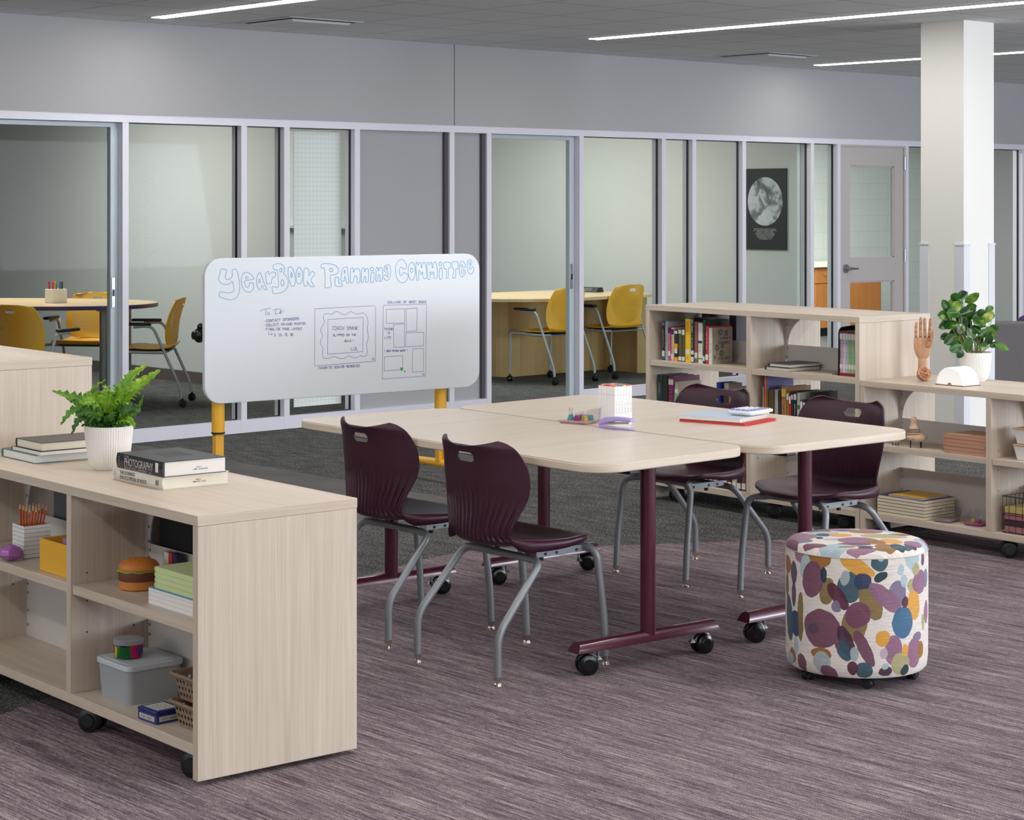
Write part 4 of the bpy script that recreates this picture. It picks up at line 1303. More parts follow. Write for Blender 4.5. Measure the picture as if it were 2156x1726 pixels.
def gusset(parent, y, ztop, sgn):
    """grey steel corner plate on the centre plane with a concave quarter-round cut"""
    R_ = 0.165
    st = 0.045
    pts = [(0, 0), (0, -R_ - 0.035), (st * 0.35, -R_ - 0.035), (st * 0.35, -R_)]
    cxx, cyy = st * 0.35 + R_, -R_
    for k in range(13):
        a = radians(180 - 90 * k / 12)
        pts.append((cxx + R_ * cos(a), cyy + R_ * sin(a)))
    pts = [p for p in pts if p[1] < -0.001] + [(cxx, 0)]
    pts = [(0, 0)] + pts[0:0] + [p for p in pts]
    P_ = []
    for p in pts:
        if not P_ or (Vector(p) - Vector(P_[-1])).length > 1e-4:
            P_.append(p)
    m_ = MB().prism(P_, 0.262, 0.266, lambda p, a: (a, y + sgn * p[0], ztop + p[1]))
    m_.box(0.258, min(y, y + sgn * 0.003), ztop - 0.23, 0.290, max(y, y + sgn * 0.003), ztop)
    o = m_.build('corner_gusset', PANEL, parent, smooth=0)
    sc_ = MB()
    for k in (0.05, 0.12, 0.165, 0.215):
        sc_.cyl((0.262, y + sgn * 0.012, ztop - k), (0.2585, y + sgn * 0.012, ztop - k), 0.0042, n=10)
    sc_.build('screw', STEEL, o)


def bookcase(name, label, loc, length, height, y0, dividers, shelf_z, lips, left_end=True, right_end=True, casters=()):
    """double sided unit; local x = depth from the face seen, local y = along, y0..y0+length"""
    t = thing(name, label, 'bookcase', loc, ANG)
    y1 = y0 + length
    MB().box(0, y0, height - TH, DEP, y1, height).build('top', WY, t, bevel=0.0012)
    MB().box(0.001, y0 + 0.001, 0.015, DEP - 0.001, y0 + TH, height - TH - 0.0004).build('end_panel', WZ, t, bevel=0.0012)
    MB().box(0.001, y1 - TH, 0.015, DEP - 0.001, y1 - 0.001, height - TH - 0.0004).build('end_panel', WZ, t, bevel=0.0012)
    MB().box(0.002, y0 + TH + 0.0003, 0.082, DEP - 0.002, y1 - TH - 0.0003, 0.112).build('bottom_shelf', WY, t, bevel=0.0012)
    xs = [y0 + TH] + [v for d in dividers for v in (d - TH / 2, d + TH / 2)] + [y1 - TH]
    for d in dividers:
        o = MB().box(0.001, d - TH / 2, 0.1123, DEP - 0.001, d + TH / 2, height - TH - 0.0004).build('divider', WZ, t, bevel=0.0012)
    hb = MB()
    for a in [y0 + TH] + [d + TH / 2 for d in dividers]:
        for z in [v * 0.032 + 0.20 for v in range(0, int((height - 0.35) / 0.032))]:
            if int(z * 1000) % 3:
                continue
            for x_ in (0.06, 0.22):
                hb.cyl((x_, a, z), (x_, a + 0.0006, z), 0.0026, n=8)
    for a in [y1 - TH] + [d - TH / 2 for d in dividers]:
        for z in (shelf_z[0] - 0.055, shelf_z[0] + 0.03, shelf_z[0] - 0.15):
            for x_ in (0.055, 0.215):
                hb.cyl((x_, a, z), (x_, a - 0.0006, z), 0.0028, n=8)
    hb.build('peg_holes', mat('hole_dark', (50, 38, 30), 0.9), t, kind if False else 'x') if False else hb.build('peg_holes', mat('hole_dark', (50, 38, 30), 0.9), t, smooth=0)
    for i in range(0, len(xs), 2):
        a, b_ = xs[i], xs[i + 1]
        for zi, z in enumerate(shelf_z):
            MB().box(0.006, a + 0.003, z - 0.029, DEP - 0.006, b_ - 0.003, z).build('shelf', WY, t, bevel=0.0012)
        MB().box(0.264, a + 0.001, 0.1123, 0.267, b_ - 0.001, 0.305).build('back_panel', PANEL, t, smooth=0)
        for z, h in lips:
            o = MB().box(0.264, a + 0.004, z + 0.0003, 0.267, b_ - 0.004, z + h).box(0.255, a + 0.004, z + 0.0003, 0.264, b_ - 0.004, z + 0.009).build('back_lip', PANEL, t, smooth=0)
        gusset(t, a, height - TH - 0.0004, 1)
        gusset(t, b_, height - TH - 0.0004, -1)
        s_ = MB()
        for yy_, sg in ((a, 1), (b_, -1)):
            for z in (0.15, 0.2, 0.26, 0.29):
                s_.cyl((0.264, yy_ + sg * 0.014, z), (0.2605, yy_ + sg * 0.014, z), 0.0042, n=10)
            for z, h in lips:
                s_.cyl((0.264, yy_ + sg * 0.014, z + h * 0.45), (0.2605, yy_ + sg * 0.014, z + h * 0.45), 0.0042, n=10)
                s_.cyl((0.264, yy_ + sg * 0.014, z + h * 0.8), (0.2605, yy_ + sg * 0.014, z + h * 0.8), 0.0042, n=10)
        s_.build('screws', STEEL, t)
    for (cx_, cy_, an) in casters:
        caster(t, cx_, cy_, an, r=0.036, w_=0.058, mt=BLACK, top=0.083)
    return t


NO = (3.03, 4.605, 0)
FO = (7.683, 5.963, 0)
bookcase('bookcase', 'low pale wood bookcase in the left foreground with office supplies', NO, 1.63, 0.741, 0, [0.766], [0.442], [(0.442, 0.098)],
         casters=((0.055, 0.10, -1.15), (0.055, 0.715, -1.0), (0.47, 0.085, -0.6), (0.47, 1.45, 0), (0.06, 1.5, 0.2)))
bookcase('bookcase', 'tall pale wood bookcase at the left edge behind the fern', NO, 1.5, 1.05, 1.632, [2.38], [0.442, 0.749], [(0.442, 0.11), (0.749, 0.113)],
         casters=((0.07, 1.72, 0), (0.46, 1.72, 0), (0.07, 3.05, 0), (0.46, 3.05, 0)))
bookcase('bookcase', 'tall pale wood bookcase full of library books behind the tables', FO, 1.5, 1.044, 0.001, [0.739], [0.442, 0.749], [(0.442, 0.10), (0.749, 0.113)],
         casters=((0.07, 0.15, -0.9), (0.07, 0.62, -0.9), (0.07, 1.33, -0.4), (0.46, 0.1, 0), (0.46, 1.4, 0)))
bookcase('bookcase', 'low pale wood bookcase at the right with potted plant and wooden hand on top', FO, 1.5, 0.741, -1.501, [-0.755], [0.442], [(0.442, 0.104)],
         casters=((0.05, -0.83, -0.75), (0.05, -0.10, 0.3), (0.46, -0.1, 0), (0.46, -1.4, 0), (0.05, -1.4, 0)))


def loc(O, d, s, z):
    """world point from bookcase coordinates: depth, along, height"""
    return (O[0] + d * cos(ANG) - s * sin(ANG), O[1] + d * sin(ANG) + s * cos(ANG), z)


# ------------------------------------------------------------------ tables
def table(label, quad, feet, label_top=None):
    t = thing('flip_top_table', label, 'table', (0, 0, 0), 0)
    ol = round_poly(quad, 0.115, 10)
    a = radians(-3)
    MB().prism(ol, 0.7095, 0.7385).build('edge_band', EDGE, t, smooth=30, bevel=0.004)
    ol2 = round_poly([tuple(Vector(p) + (Vector((sum(q[0] for q in quad) / 4, sum(q[1] for q in quad) / 4)) - Vector(p)).normalized() * 0.003) for p in quad], 0.113, 10)
    MB().prism(ol2, 0.7384, 0.740).build('tabletop', TABLE_TOP, t, smooth=20)
    for (fx, fy, ang, L0, L1, cs) in feet:
        dx, dy = cos(ang), sin(ang)
        mb = MB()
        mb.tube([(fx, fy, 0.10), (fx, fy, 0.7)], 0.027, 24)
        mb.build('column', BURG, t)
        MB().box(fx - 0.19, fy - 0.03, 0.690, fx + 0.19, fy + 0.03, 0.7093).build('top_bracket', BLACK, t, bevel=0.003)
        # half-round foot with mitred ends
        prof = [(-0.030, 0.0)] + [(0.030 * cos(radians(180 - 180 * k / 12)), 0.036 * sin(radians(180 - 180 * k / 12))) for k in range(1, 12)] + [(0.030, 0.0)]
        vs = []
        for s in (L0, L1):
            for (p, q) in prof:
                end = s - (0.018 * (q / 0.036) if s > 0 else -0.018 * (q / 0.036))
                vs.append((fx + dx * end - dy * p, fy + dy * end + dx * p, 0.080 + q))
        n = len(prof)
        fs = [tuple(range(n)), tuple(range(2 * n - 1, n - 1, -1))] + [(i, (i + 1) % n, n + (i + 1) % n, n + i) for i in range(n)]
        MB().add(vs, fs).build('foot', BURG, t, smooth=40)
        for (s, a2) in ((L0 + 0.06, cs[0]), (L1 - 0.06, cs[1])):
            caster(t, fx + dx * s, fy + dy * s, a2, r=0.0345, w_=0.052, top=0.082)
            k = MB()
            q = s + (0.05 if s < 0 else -0.05)
            k.cyl((fx + dx * q, fy + dy * q, 0.055), (fx + dx * q, fy + dy * q, 0.08), 0.006, n=10).cyl((fx + dx * q, fy + dy * q, 0.045), (fx + dx * q, fy + dy * q, 0.055), 0.017, 0.010, n=16)
            k.build('levelling_glide', STEEL, t)
    MB().box(quad[0][0] + 0.35, feet[0][1], 0.66, quad[0][0] + 0.40, feet[1][1], 0.70).build('under_beam', BLACK, t, bevel=0.003)
    return t


table('pale laminate table on burgundy legs, the left one, with markers and stapler', [(4.565, 4.605), (5.333, 4.605), (5.41, 6.345), (4.66, 6.43)],
      [(5.005, 4.80, radians(-5), -0.335, 0.315, (-0.42, -0.15)), (5.02, 6.235, radians(-3), -0.31, 0.31, (-0.3, -0.2))])
table('pale laminate table on burgundy legs, the right one, with notebooks and calculator', [(5.345, 4.562), (6.175, 4.518), (6.29, 6.365), (5.425, 6.345)],
      [(5.80, 4.755, radians(-3), -0.33, 0.31, (-0.42, -0.15)), (5.83, 6.205, radians(-2), -0.32, 0.31, (-0.25, -0.6))])


# ------------------------------------------------------------------ plum chairs
def plum_chair(label):
    t = thing('plum_chair', label, 'chair', group='plum plastic chairs around the tables')
    # x, z, half width, wrap x, wrap z
    rows = [(-0.224, 0.774, 0.142, 0.046, 0.021), (-0.223, 0.7735, 0.164, 0.055, 0.0165), (-0.221, 0.772, 0.182, 0.061, 0.011), (-0.217, 0.766, 0.198, 0.066, 0.006), (-0.211, 0.754, 0.209, 0.070, 0.002), (-0.204, 0.735, 0.218, 0.074, 0.0), (-0.195, 0.700, 0.229, 0.076, 0),
            (-0.186, 0.650, 0.233, 0.074, 0), (-0.180, 0.600, 0.222, 0.066, 0), (-0.180, 0.550, 0.198, 0.052, 0), (-0.184, 0.505, 0.176, 0.042, 0.0), (-0.184, 0.462, 0.168, 0.040, 0.012),
            (-0.160, 0.436, 0.186, 0.030, 0.028), (-0.105, 0.426, 0.212, 0.010, 0.036), (-0.03, 0.428, 0.230, 0, 0.030), (0.05, 0.434, 0.234, 0, 0.022), (0.13, 0.440, 0.226, -0.01, 0.018),
            (0.19, 0.444, 0.205, -0.03, 0.008), (0.225, 0.436, 0.175, -0.045, 0.0), (0.236, 0.424, 0.150, -0.05, 0.0)]
    def groove(u, v, p):
        # fanned flutes low on the rear of the back
        if not (0.445 < p.z < 0.665) or v > 0.62:
            return 0.0
        k = min(1.0, (p.z - 0.445) / 0.02) * min(1.0, max(0.0, (0.66 - 0.05 * abs(u) - p.z) / 0.10))
        f = (u * 8.0) % 1.0
        return 0.0085 * k * f if abs(u) < 0.95 else 0.0
    def edge(u, v):
        return (0, 0)
    o = shell_mesh(rows, 120, 6, 0.006, edge, groove).build('seat_shell', SHELL, t, smooth=30)
    ct = MB().prism(stadium(0.088, 0.033), -0.35, -0.10, lambda p, a: (a, p[0], p[1] + 0.733)).build('cutter', BLACK)
    cut_hole(o, ct)
    # rolled side flange of the seat
    R = shell_rows(rows, 6)
    for s in (-1, 1):
        fl = MB()
        vs = []
        sel = [r for i, r in enumerate(R) if 11 * 6 - 3 <= i <= 18 * 6]
        m_ = len(sel)
        for i, r in enumerate(sel):
            x, z, hw, wx, wz = r[:5]
            q_ = i / (m_ - 1)
            k = min(1, q_ / 0.30) * max(0.0, 1 - q_) ** 0.7
            vs += [(x + wx, s * hw, z + wz), (x + wx, s * (hw + 0.010 * k), z + wz - 0.020 * k), (x + wx, s * (hw + 0.002 * k), z + wz - 0.052 * k - 0.0005)]
        fs = []
        for i in range(m_ - 1):
            for j in range(2):
                a = i * 3 + j
                fs.append((a, a + 1, a + 4, a + 3) if s > 0 else (a, a + 3, a + 4, a + 1))
        fl.add(vs, fs)
        fl.build('seat_flange', SHELL, t, smooth=60, solid=0.005)
    r = 0.0132
    for s in (-1, 1):
        MB().tube(fillet([(-0.243, s * 0.222, 0.022), (-0.243, s * 0.222, 0.165), (-0.045, s * 0.210, 0.386), (-0.045, s * 0.10, 0.388)], 0.045, 10), r, 16).build('rear_leg', METAL_GREY, t)
        MB().tube(fillet([(0.243, s * 0.214, 0.022), (0.236, s * 0.214, 0.16), (0.205, s * 0.208, 0.405), (0.165, s * 0.12, 0.412)], 0.045, 8), r, 16).build('front_leg', METAL_GREY, t)
        for (x, y) in ((-0.243, s * 0.222), (0.243, s * 0.214)):
            MB().cyl((x, y, 0.017), (x, y, 0.030), 0.0135, n=16).cyl((x, y, 0.006), (x, y, 0.02), 0.005, n=10).cyl((x, y, 0), (x, y, 0.006), 0.016, 0.013, n=18).build('glide', CHROME, t)
        MB().box(-0.03, s * 0.165 - 0.002, 0.390, 0.20, s * 0.165 + 0.002, 0.414).build('side_bracket', METAL_GREY, t, bevel=0.001)
        b_ = MB()
        for x in (0.01, 0.06, 0.15):
            b_.cyl((x, s * 0.167, 0.400), (x, s * 0.170, 0.400), 0.005, n=12)
        b_.build('bolt', BLACK, t)
        MB().cyl((0.03, s * 0.12, 0.370), (0.03, s * 0.12, 0.398), 0.009, n=10).build('stacking_bumper', BLACK, t)
    MB().tube([(-0.045, -0.105, 0.388), (-0.045, 0.105, 0.388)], r, 16).build('cross_tube', METAL_GREY, t)
    MB().tube([(0.165, -0.125, 0.412), (0.165, 0.125, 0.412)], r, 16).build('cross_tube', METAL_GREY, t)
    return t


pc1 = plum_chair('nearest plum chair, back to the camera, front left of the tables')
pc1.location, pc1.rotation_euler = (4.655, 5.115, 0), (0, 0, radians(-3))
place_copy(pc1, 'plum chair with back to camera, half behind the foreground bookcase corner', (4.735, 5.80, 0), radians(-2))
place_copy(pc1, 'plum chair facing the camera on the far side, left one, behind the calculator', (6.365, 5.845, 0), radians(180 - 3))
place_copy(pc1, 'plum chair facing the camera at the far right corner of the tables, behind the ottoman', (6.350, 5.125, 0), radians(180 - 2))

# ------------------------------------------------------------------ patterned ottoman
PAL = {'M': (150, 108, 130), 'P': (112, 66, 88), 'O': (150, 100, 34), 'L': (168, 188, 194), 'V': (128, 108, 62), 'K': (14, 48, 62), 'T': (52, 84, 98), 'A': (160, 172, 174), 'G': (216, 158, 60),
       'N': (46, 60, 92), 'W': (168, 162, 116), 'Y': (140, 98, 124), 'I': (124, 110, 138), 'S': (56, 104, 138), 'D': (84, 34, 56), 'J': (88, 66, 88), 'X': (66, 38, 62), 'B': (22, 58, 100), 'Q': (190, 168, 180)}


def blob_material(name, blobs):
    m, nt, b = new_mat(name)
    N, L = nt.nodes, nt.links
    uv = N.new('ShaderNodeUVMap')
    nz = N.new('ShaderNodeTexNoise')
    nz.inputs['Scale'].default_value = 28
    nz.inputs['Detail'].default_value = 1
    L.new(uv.outputs[0], nz.inputs['Vector'])
    s1 = N.new('ShaderNodeVectorMath')
    s1.operation = 'SUBTRACT'
    s1.inputs[1].default_value = (0.5, 0.5, 0.5)
    L.new(nz.outputs['Color'], s1.inputs[0])
    s2 = N.new('ShaderNodeVectorMath')
    s2.operation = 'MULTIPLY_ADD'
    s2.inputs[1].default_value = (0.012, 0.012, 0)
    L.new(s1.outputs[0], s2.inputs[0])
    L.new(uv.outputs[0], s2.inputs[2])
    P_ = s2.outputs[0]
    cur = lin((222, 214, 206))
    for (u, v, rx, ry, rot, c) in blobs:
        mp = N.new('ShaderNodeMapping')
        mp.vector_type = 'TEXTURE'
        mp.inputs['Location'].default_value = (u, v, 0)
        mp.inputs['Rotation'].default_value = (0, 0, radians(rot))
        mp.inputs['Scale'].default_value = (max(rx, 0.002), max(ry, 0.002), 1)
        L.new(P_, mp.inputs[0])
        ln = N.new('ShaderNodeVectorMath')
        ln.operation = 'LENGTH'
        L.new(mp.outputs[0], ln.inputs[0])
        f = nmath(nt, 'LESS_THAN', ln.outputs['Value'], 1.0)
        f = nmath(nt, 'MULTIPLY', f, 0.97)
        cur = nmix(nt, f, cur, lin(PAL[c]))
    # slubbed horizontal weave
    sl = nnoise(nt, uv.outputs[0], 1, (14, 620, 1), 2)
    k = nramp(nt, sl, [(0.35, (0.80, 0.80, 0.80, 1)), (0.65, (1.14, 1.14, 1.14, 1))])
    vm = N.new('ShaderNodeMix')
    vm.data_type = 'RGBA'
    vm.blend_type = 'MULTIPLY'
    vm.inputs['Factor'].default_value = 1
    L.new(cur, vm.inputs['A'])
    L.new(k, vm.inputs['B'])
    L.new(vm.outputs['Result'], b.inputs['Base Color'])
    b.inputs['Roughness'].default_value = 0.85
    b.inputs['Sheen Weight'].default_value = 0.1
    return m


rb = random.Random(3)
keys = list(PAL)
extra = []
for k in range(46):
    sgn = rb.choice((-1, 1))
    extra.append((sgn * rb.uniform(0.40, 0.745), rb.uniform(0.07, 0.44), rb.uniform(0.012, 0.034), rb.uniform(0.02, 0.048), rb.randint(-40, 40), rb.choice(keys)))
t = thing('round_ottoman', 'round drum ottoman in cream fabric with purple, gold and teal pebble pattern', 'ottoman', (5.397, 4.202, 0), 0)
R_ = 0.238
prof = [(R_ - 0.014, 0.042), (R_ - 0.005, 0.052), (R_ - 0.001, 0.085), (R_, 0.25), (R_, 0.40), (R_ - 0.001, 0.4335)]
n = 96
vs, uvs, fs = [], [], []
for (r, z) in prof:
    for j in range(n + 1):
        a = -pi + 2 * pi * j / n
        vs.append((r * cos(a + OT_VIEW), r * sin(a + OT_VIEW), z))
        uvs.append((a * R_, z))
mb = MB()
NS = 12
omats = []
for s_ in range(NS):
    a0, a1 = (-pi + 2 * pi * s_ / NS) * R_, (-pi + 2 * pi * (s_ + 1) / NS) * R_
    bl = [q for q in OT_SIDE + extra if any(q[0] + w_ + max(q[2], q[3]) + 0.01 > a0 and q[0] + w_ - max(q[2], q[3]) - 0.01 < a1 for w_ in (0,))]
    omats.append(blob_material('pebble_fabric_side_%d' % s_, bl))
    fs = []
    for i in range(len(prof) - 1):
        for j in range(n * s_ // NS, n * (s_ + 1) // NS):
            k = i * (n + 1) + j
            fs.append((k, k + 1, k + n + 2, k + n + 1))
    mb.add([], [], 0)
    for f in fs:
        mb.uv[len(mb.f)] = [uvs[k] for k in f]
        mb.f.append(list(f))
        mb.m.append(s_)
mb.v = [Vector(p) for p in vs]
mb.build('side_cover', omats, t, smooth=50)
prof = [(R_ - 0.0005, 0.4345), (R_ - 0.003, 0.446), (R_ - 0.012, 0.456), (R_ - 0.03, 0.461), (R_ - 0.09, 0.464), (0.08, 0.466), (0.0005, 0.467)]
vs, uvs, fs = [], [], []
ca, sa = cos(radians(47.7)), sin(radians(47.7))
for (r, z) in prof:
    for j in range(n + 1):
        a = -pi + 2 * pi * j / n
        x, y = r * cos(a), r * sin(a)
        vs.append((x, y, z))
        q = 1
        uvs.append(((x * sa - y * ca) * q, (x * ca + y * sa) * q))
for i in range(len(prof) - 1):
    for j in range(n):
        k = i * (n + 1) + j
        fs.append((k, k + 1, k + n + 2, k + n + 1))
MB().add(vs, fs, 0, uvs).build('top_cover', blob_material('pebble_fabric_top', OT_TOP + [(-0.02, -0.215, .05, .018, 0, 'M'), (0.05, -.2, .03, .018, 10, 'V'), (-.1, -.19, .045, .015, 0, 'L'), (.12, -.17, .04, .02, 20, 'T'), (-.16, -.13, .04, .025, -30, 'P'), (.17, -.1, .03, .04, 0, 'Y'), (-.06, -.17, .03, .011, 0, 'O'), (.0, -.165, .03, .01, 0, 'N')]), t, smooth=50)
MB().tube([(R_ * cos(2 * pi * k / 96), R_ * sin(2 * pi * k / 96), 0.434) for k in range(96)], 0.0012, 8, closed=True).build('seam_piping', mat('seam_cream', (196, 186, 176), 0.8), t)
MB().cyl((0, 0, 0.040), (0, 0, 0.0418), R_ - 0.030, n=64).build('base_ring', BLACK, t)
for k in range(5):
    a = OT_VIEW + radians(12 + 72 * k)
    caster(t, 0.185 * cos(a), 0.185 * sin(a), a + 1.0, r=0.018, w_=0.034, mt=BLACK, top=0.041)

# ------------------------------------------------------------------ books
_bn = [0]


def book(name, label, cat, group, cover, thick, height, depth, pages=PAPER, marks=(), hard=True, spine_band=None):
    """upright book: spine at local x=0 facing -x, thickness along y (0..thick), height z, depth +x"""
    t = thing(name, label, cat, group=group)
    c = 0.0018 if hard else 0.0006
    o = 0.003 if hard else 0.0
    cm = mat('cover_%d_%d_%d' % cover, cover, 0.45)
    mb = MB()
    mb.box(0, 0, 0, depth, c, height).box(0, thick - c, 0, depth, thick, height)
    sp = [(0.0, c * 0.3), (-0.0025, thick * 0.2), (-0.0035, thick * 0.5), (-0.0025, thick * 0.8), (0.0, thick - c * 0.3), (0.003, thick - c * 0.3), (0.003, c * 0.3)]
    mb.prism(sp, 0, height)
    mb.build('cover', cm, t, smooth=0)
    MB().box(0.003, c, o, depth - o, thick - c, height - o).build('page_block', pages, t, smooth=0)
    if marks:
        mats, q = [], MB()
        for (kind, z0, z1, col) in marks:
            mm = mat('mark_%d_%d_%d' % col, col, 0.6)
            if mm not in mats:
                mats.append(mm)
            mi = mats.index(mm)
            if kind == 'band':
                q.box(-0.0042, -0.0003, z0 * height, 0.0005, thick + 0.0003, z1 * height, mi)
            elif kind == 'label':
                q.box(-0.0044, thick * 0.1, z0 * height, -0.001, thick * 0.9, z1 * height, mi)
            else:   # vertical title line, text runs down the spine
                hh = (z1 - z0) * height
                if kind in ('ZOMBIE', 'ANDY ROONEY', 'ARGUABLY', '12'):
                    hand_text(q, kind, (-0.0046, thick * 0.5 + thick * 0.22, z1 * height), (0, 0, -1), (0, -1, 0), thick * 0.42, hh, 0.0012, (-1, 0, 0), mi)
                else:
                    dashes(q, (-0.0046, thick * 0.5 - thick * 0.18, z1 * height), (0, 0, -1), (0, 1, 0), thick * 0.34, hh, 0.0010, (-1, 0, 0), mi, thick * 1000 + height * 100)
        q.build('spine_print', mats, t, smooth=0)
    return t


WL = (222, 222, 218)
DKT = (40, 40, 44)
row = [  # s0, s1, height, cover, marks, description
    (1.403, 1.425, 0.207, (34, 32, 30), [('label', .9, .98, (150, 120, 180)), ('MARK OF MY FATHER', .3, .8, (180, 176, 166)), ('label', .1, .24, WL), ('band', .04, .09, (60, 140, 110))], 'black paperback with a purple-tipped spine, first on the upper shelf'),
    (1.380, 1.402, 0.208, (168, 178, 180), [('ZOMBIE', .35, .65, DKT)], 'pale blue-grey book beside the black paperback on the upper shelf'),
    (1.358, 1.378, 0.181, (202, 70, 132), [('label', .82, .97, (50, 46, 90)), ('label', .14, .28, WL), ('THE SHORT STORIES', .3, .8, (240, 180, 210))], 'magenta pink book with navy label on the upper shelf'),
    (1.334, 1.355, 0.176, (220, 196, 156), [('label', .8, .96, (56, 50, 96)), ('A SMALL BOOK OF', .25, .75, (90, 70, 60)), ('label', .06, .2, WL)], 'cream beige book with navy oval near its spine top'),
    (1.304, 1.330, 0.166, (34, 36, 44), [('label', .88, .97, WL), ('band', .40, .56, (238, 168, 40)), ('label', .25, .4, WL), ('band', .0, .13, (240, 160, 30))], 'black book with orange bands on the upper shelf'),
    (1.274, 1.300, 0.172, (92, 88, 52), [('label', .86, .98, WL), ('label', .03, .15, WL)], 'olive book with white top label, next to the orange banded one'),
    (1.249, 1.272, 0.174, (84, 82, 46), [('label', .82, .98, WL), ('label', .03, .15, WL)], 'olive book directly left of the bright yellow one'),
    (1.207, 1.248, 0.229, (246, 202, 22), [('ARGUABLY', .62, .94, (200, 150, 20)), ('label', .19, .29, WL), ('12', .06, .12, DKT)], 'bright yellow tall book on the upper shelf'),
    (1.180, 1.206, 0.236, (36, 38, 46), [('ANDY ROONEY', .66, .96, (226, 226, 230)), ('label', .18, .27, WL), ('label', .02, .13, WL), ('YEARS OF MINUTES', .3, .6, (200, 200, 205))], 'tall black book with white capital lettering right of the yellow book'),
    (1.153, 1.178, 0.217, (150, 92, 74), [('A QUIET STORY TOLD', .3, .9, (190, 140, 120)), ('label', .12, .25, WL), ('band', .08, .11, (50, 160, 110))], 'reddish brown book on the upper shelf'),
    (1.118, 1.151, 0.211, (228, 224, 214), [('label', .5, .56, DKT), ('THE LONG WALK', .25, .47, (140, 140, 136)), ('band', .1, .13, (50, 160, 110))], 'white book with small dark emblem on the upper shelf'),
    (1.099, 1.116, 0.229, (44, 62, 46), [('HOW TO LIVE', .3, .85, (150, 160, 130)), ('label', .06, .17, WL)], 'dark green tall book near the grey paperback'),
    (1.072, 1.097, 0.198, (196, 60, 66), [('label', .1, .25, WL), ('THE RED ONE', .4, .85, (240, 190, 190)), ('band', .13, .17, (50, 160, 110))], 'red and white book directly left of the grey paperback'),
]
for (s0, s1, h, cv, mk, desc) in row:
    dp = 0.165 if h > 0.19 else 0.145
    b_ = book('library_book', desc, 'book', 'library books on the upper shelf', cv, s1 - s0 - 0.0012, h, dp, marks=mk)
    b_.location = loc(FO, 0.052, s0 + 0.0006, 0.7492)
    b_.rotation_euler = (0, 0, ANG)
b_ = book('library_book', 'grey paperback with leaf drawing, front cover facing the room, last on the upper shelf', 'book', 'library books on the upper shelf', (176, 164, 148), 0.0195, 0.190, 0.152, hard=False,
          marks=[('band', 0.0, 1.0, (226, 222, 212)), ('THE BOOK', .3, .8, (120, 120, 116))])
b_.location = loc(FO, 0.052, 1.047, 0.7492)
b_.rotation_euler = (0, 0, ANG + radians(1))
dkk, lf = mat('cover_lettering', (54, 58, 56), 0.7), mat('leaf_print', (120, 122, 106), 0.7)
font_mesh('title_lettering', 'The Book of', 0.0175, dkk, b_, (0.050, -0.0004, 0.128), (radians(90), 0, 0))
font_mesh('title_lettering', 'Delights', 0.0245, dkk, b_, (0.046, -0.0004, 0.103), (radians(90), 0, 0))
font_mesh('author_lettering', 'ROSS GAY', 0.0185, dkk, b_, (0.044, -0.0004, 0.022), (radians(90), 0, 0))
lm = MB()
for (lx, lz, sz) in ((0.06, 0.165, 0.022), (0.105, 0.160, 0.018), (0.035, 0.085, 0.02), (0.075, 0.09, 0.016), (0.07, 0.055, 0.02), (0.02, 0.035, 0.012)):
    for k in range(5):
        a = 2 * pi * k / 5 + lz * 40
        cxx, cz = lx + cos(a) * sz * 0.55, lz + sin(a) * sz * 0.55
        lm.add([(cxx + sz * 0.42 * cos(2 * pi * q / 10) * 0.8, -0.0002, cz + sz * 0.42 * sin(2 * pi * q / 10)) for q in range(10)], [tuple(range(10))])
lm.ribbon([(0.015, -0.0002, 0.02), (0.035, -0.0002, 0.05), (0.06, -0.0002, 0.12), (0.095, -0.0002, 0.15)], 0.0012, (0, -1, 0))
lm.build('leaf_print', lf, b_, smooth=0)

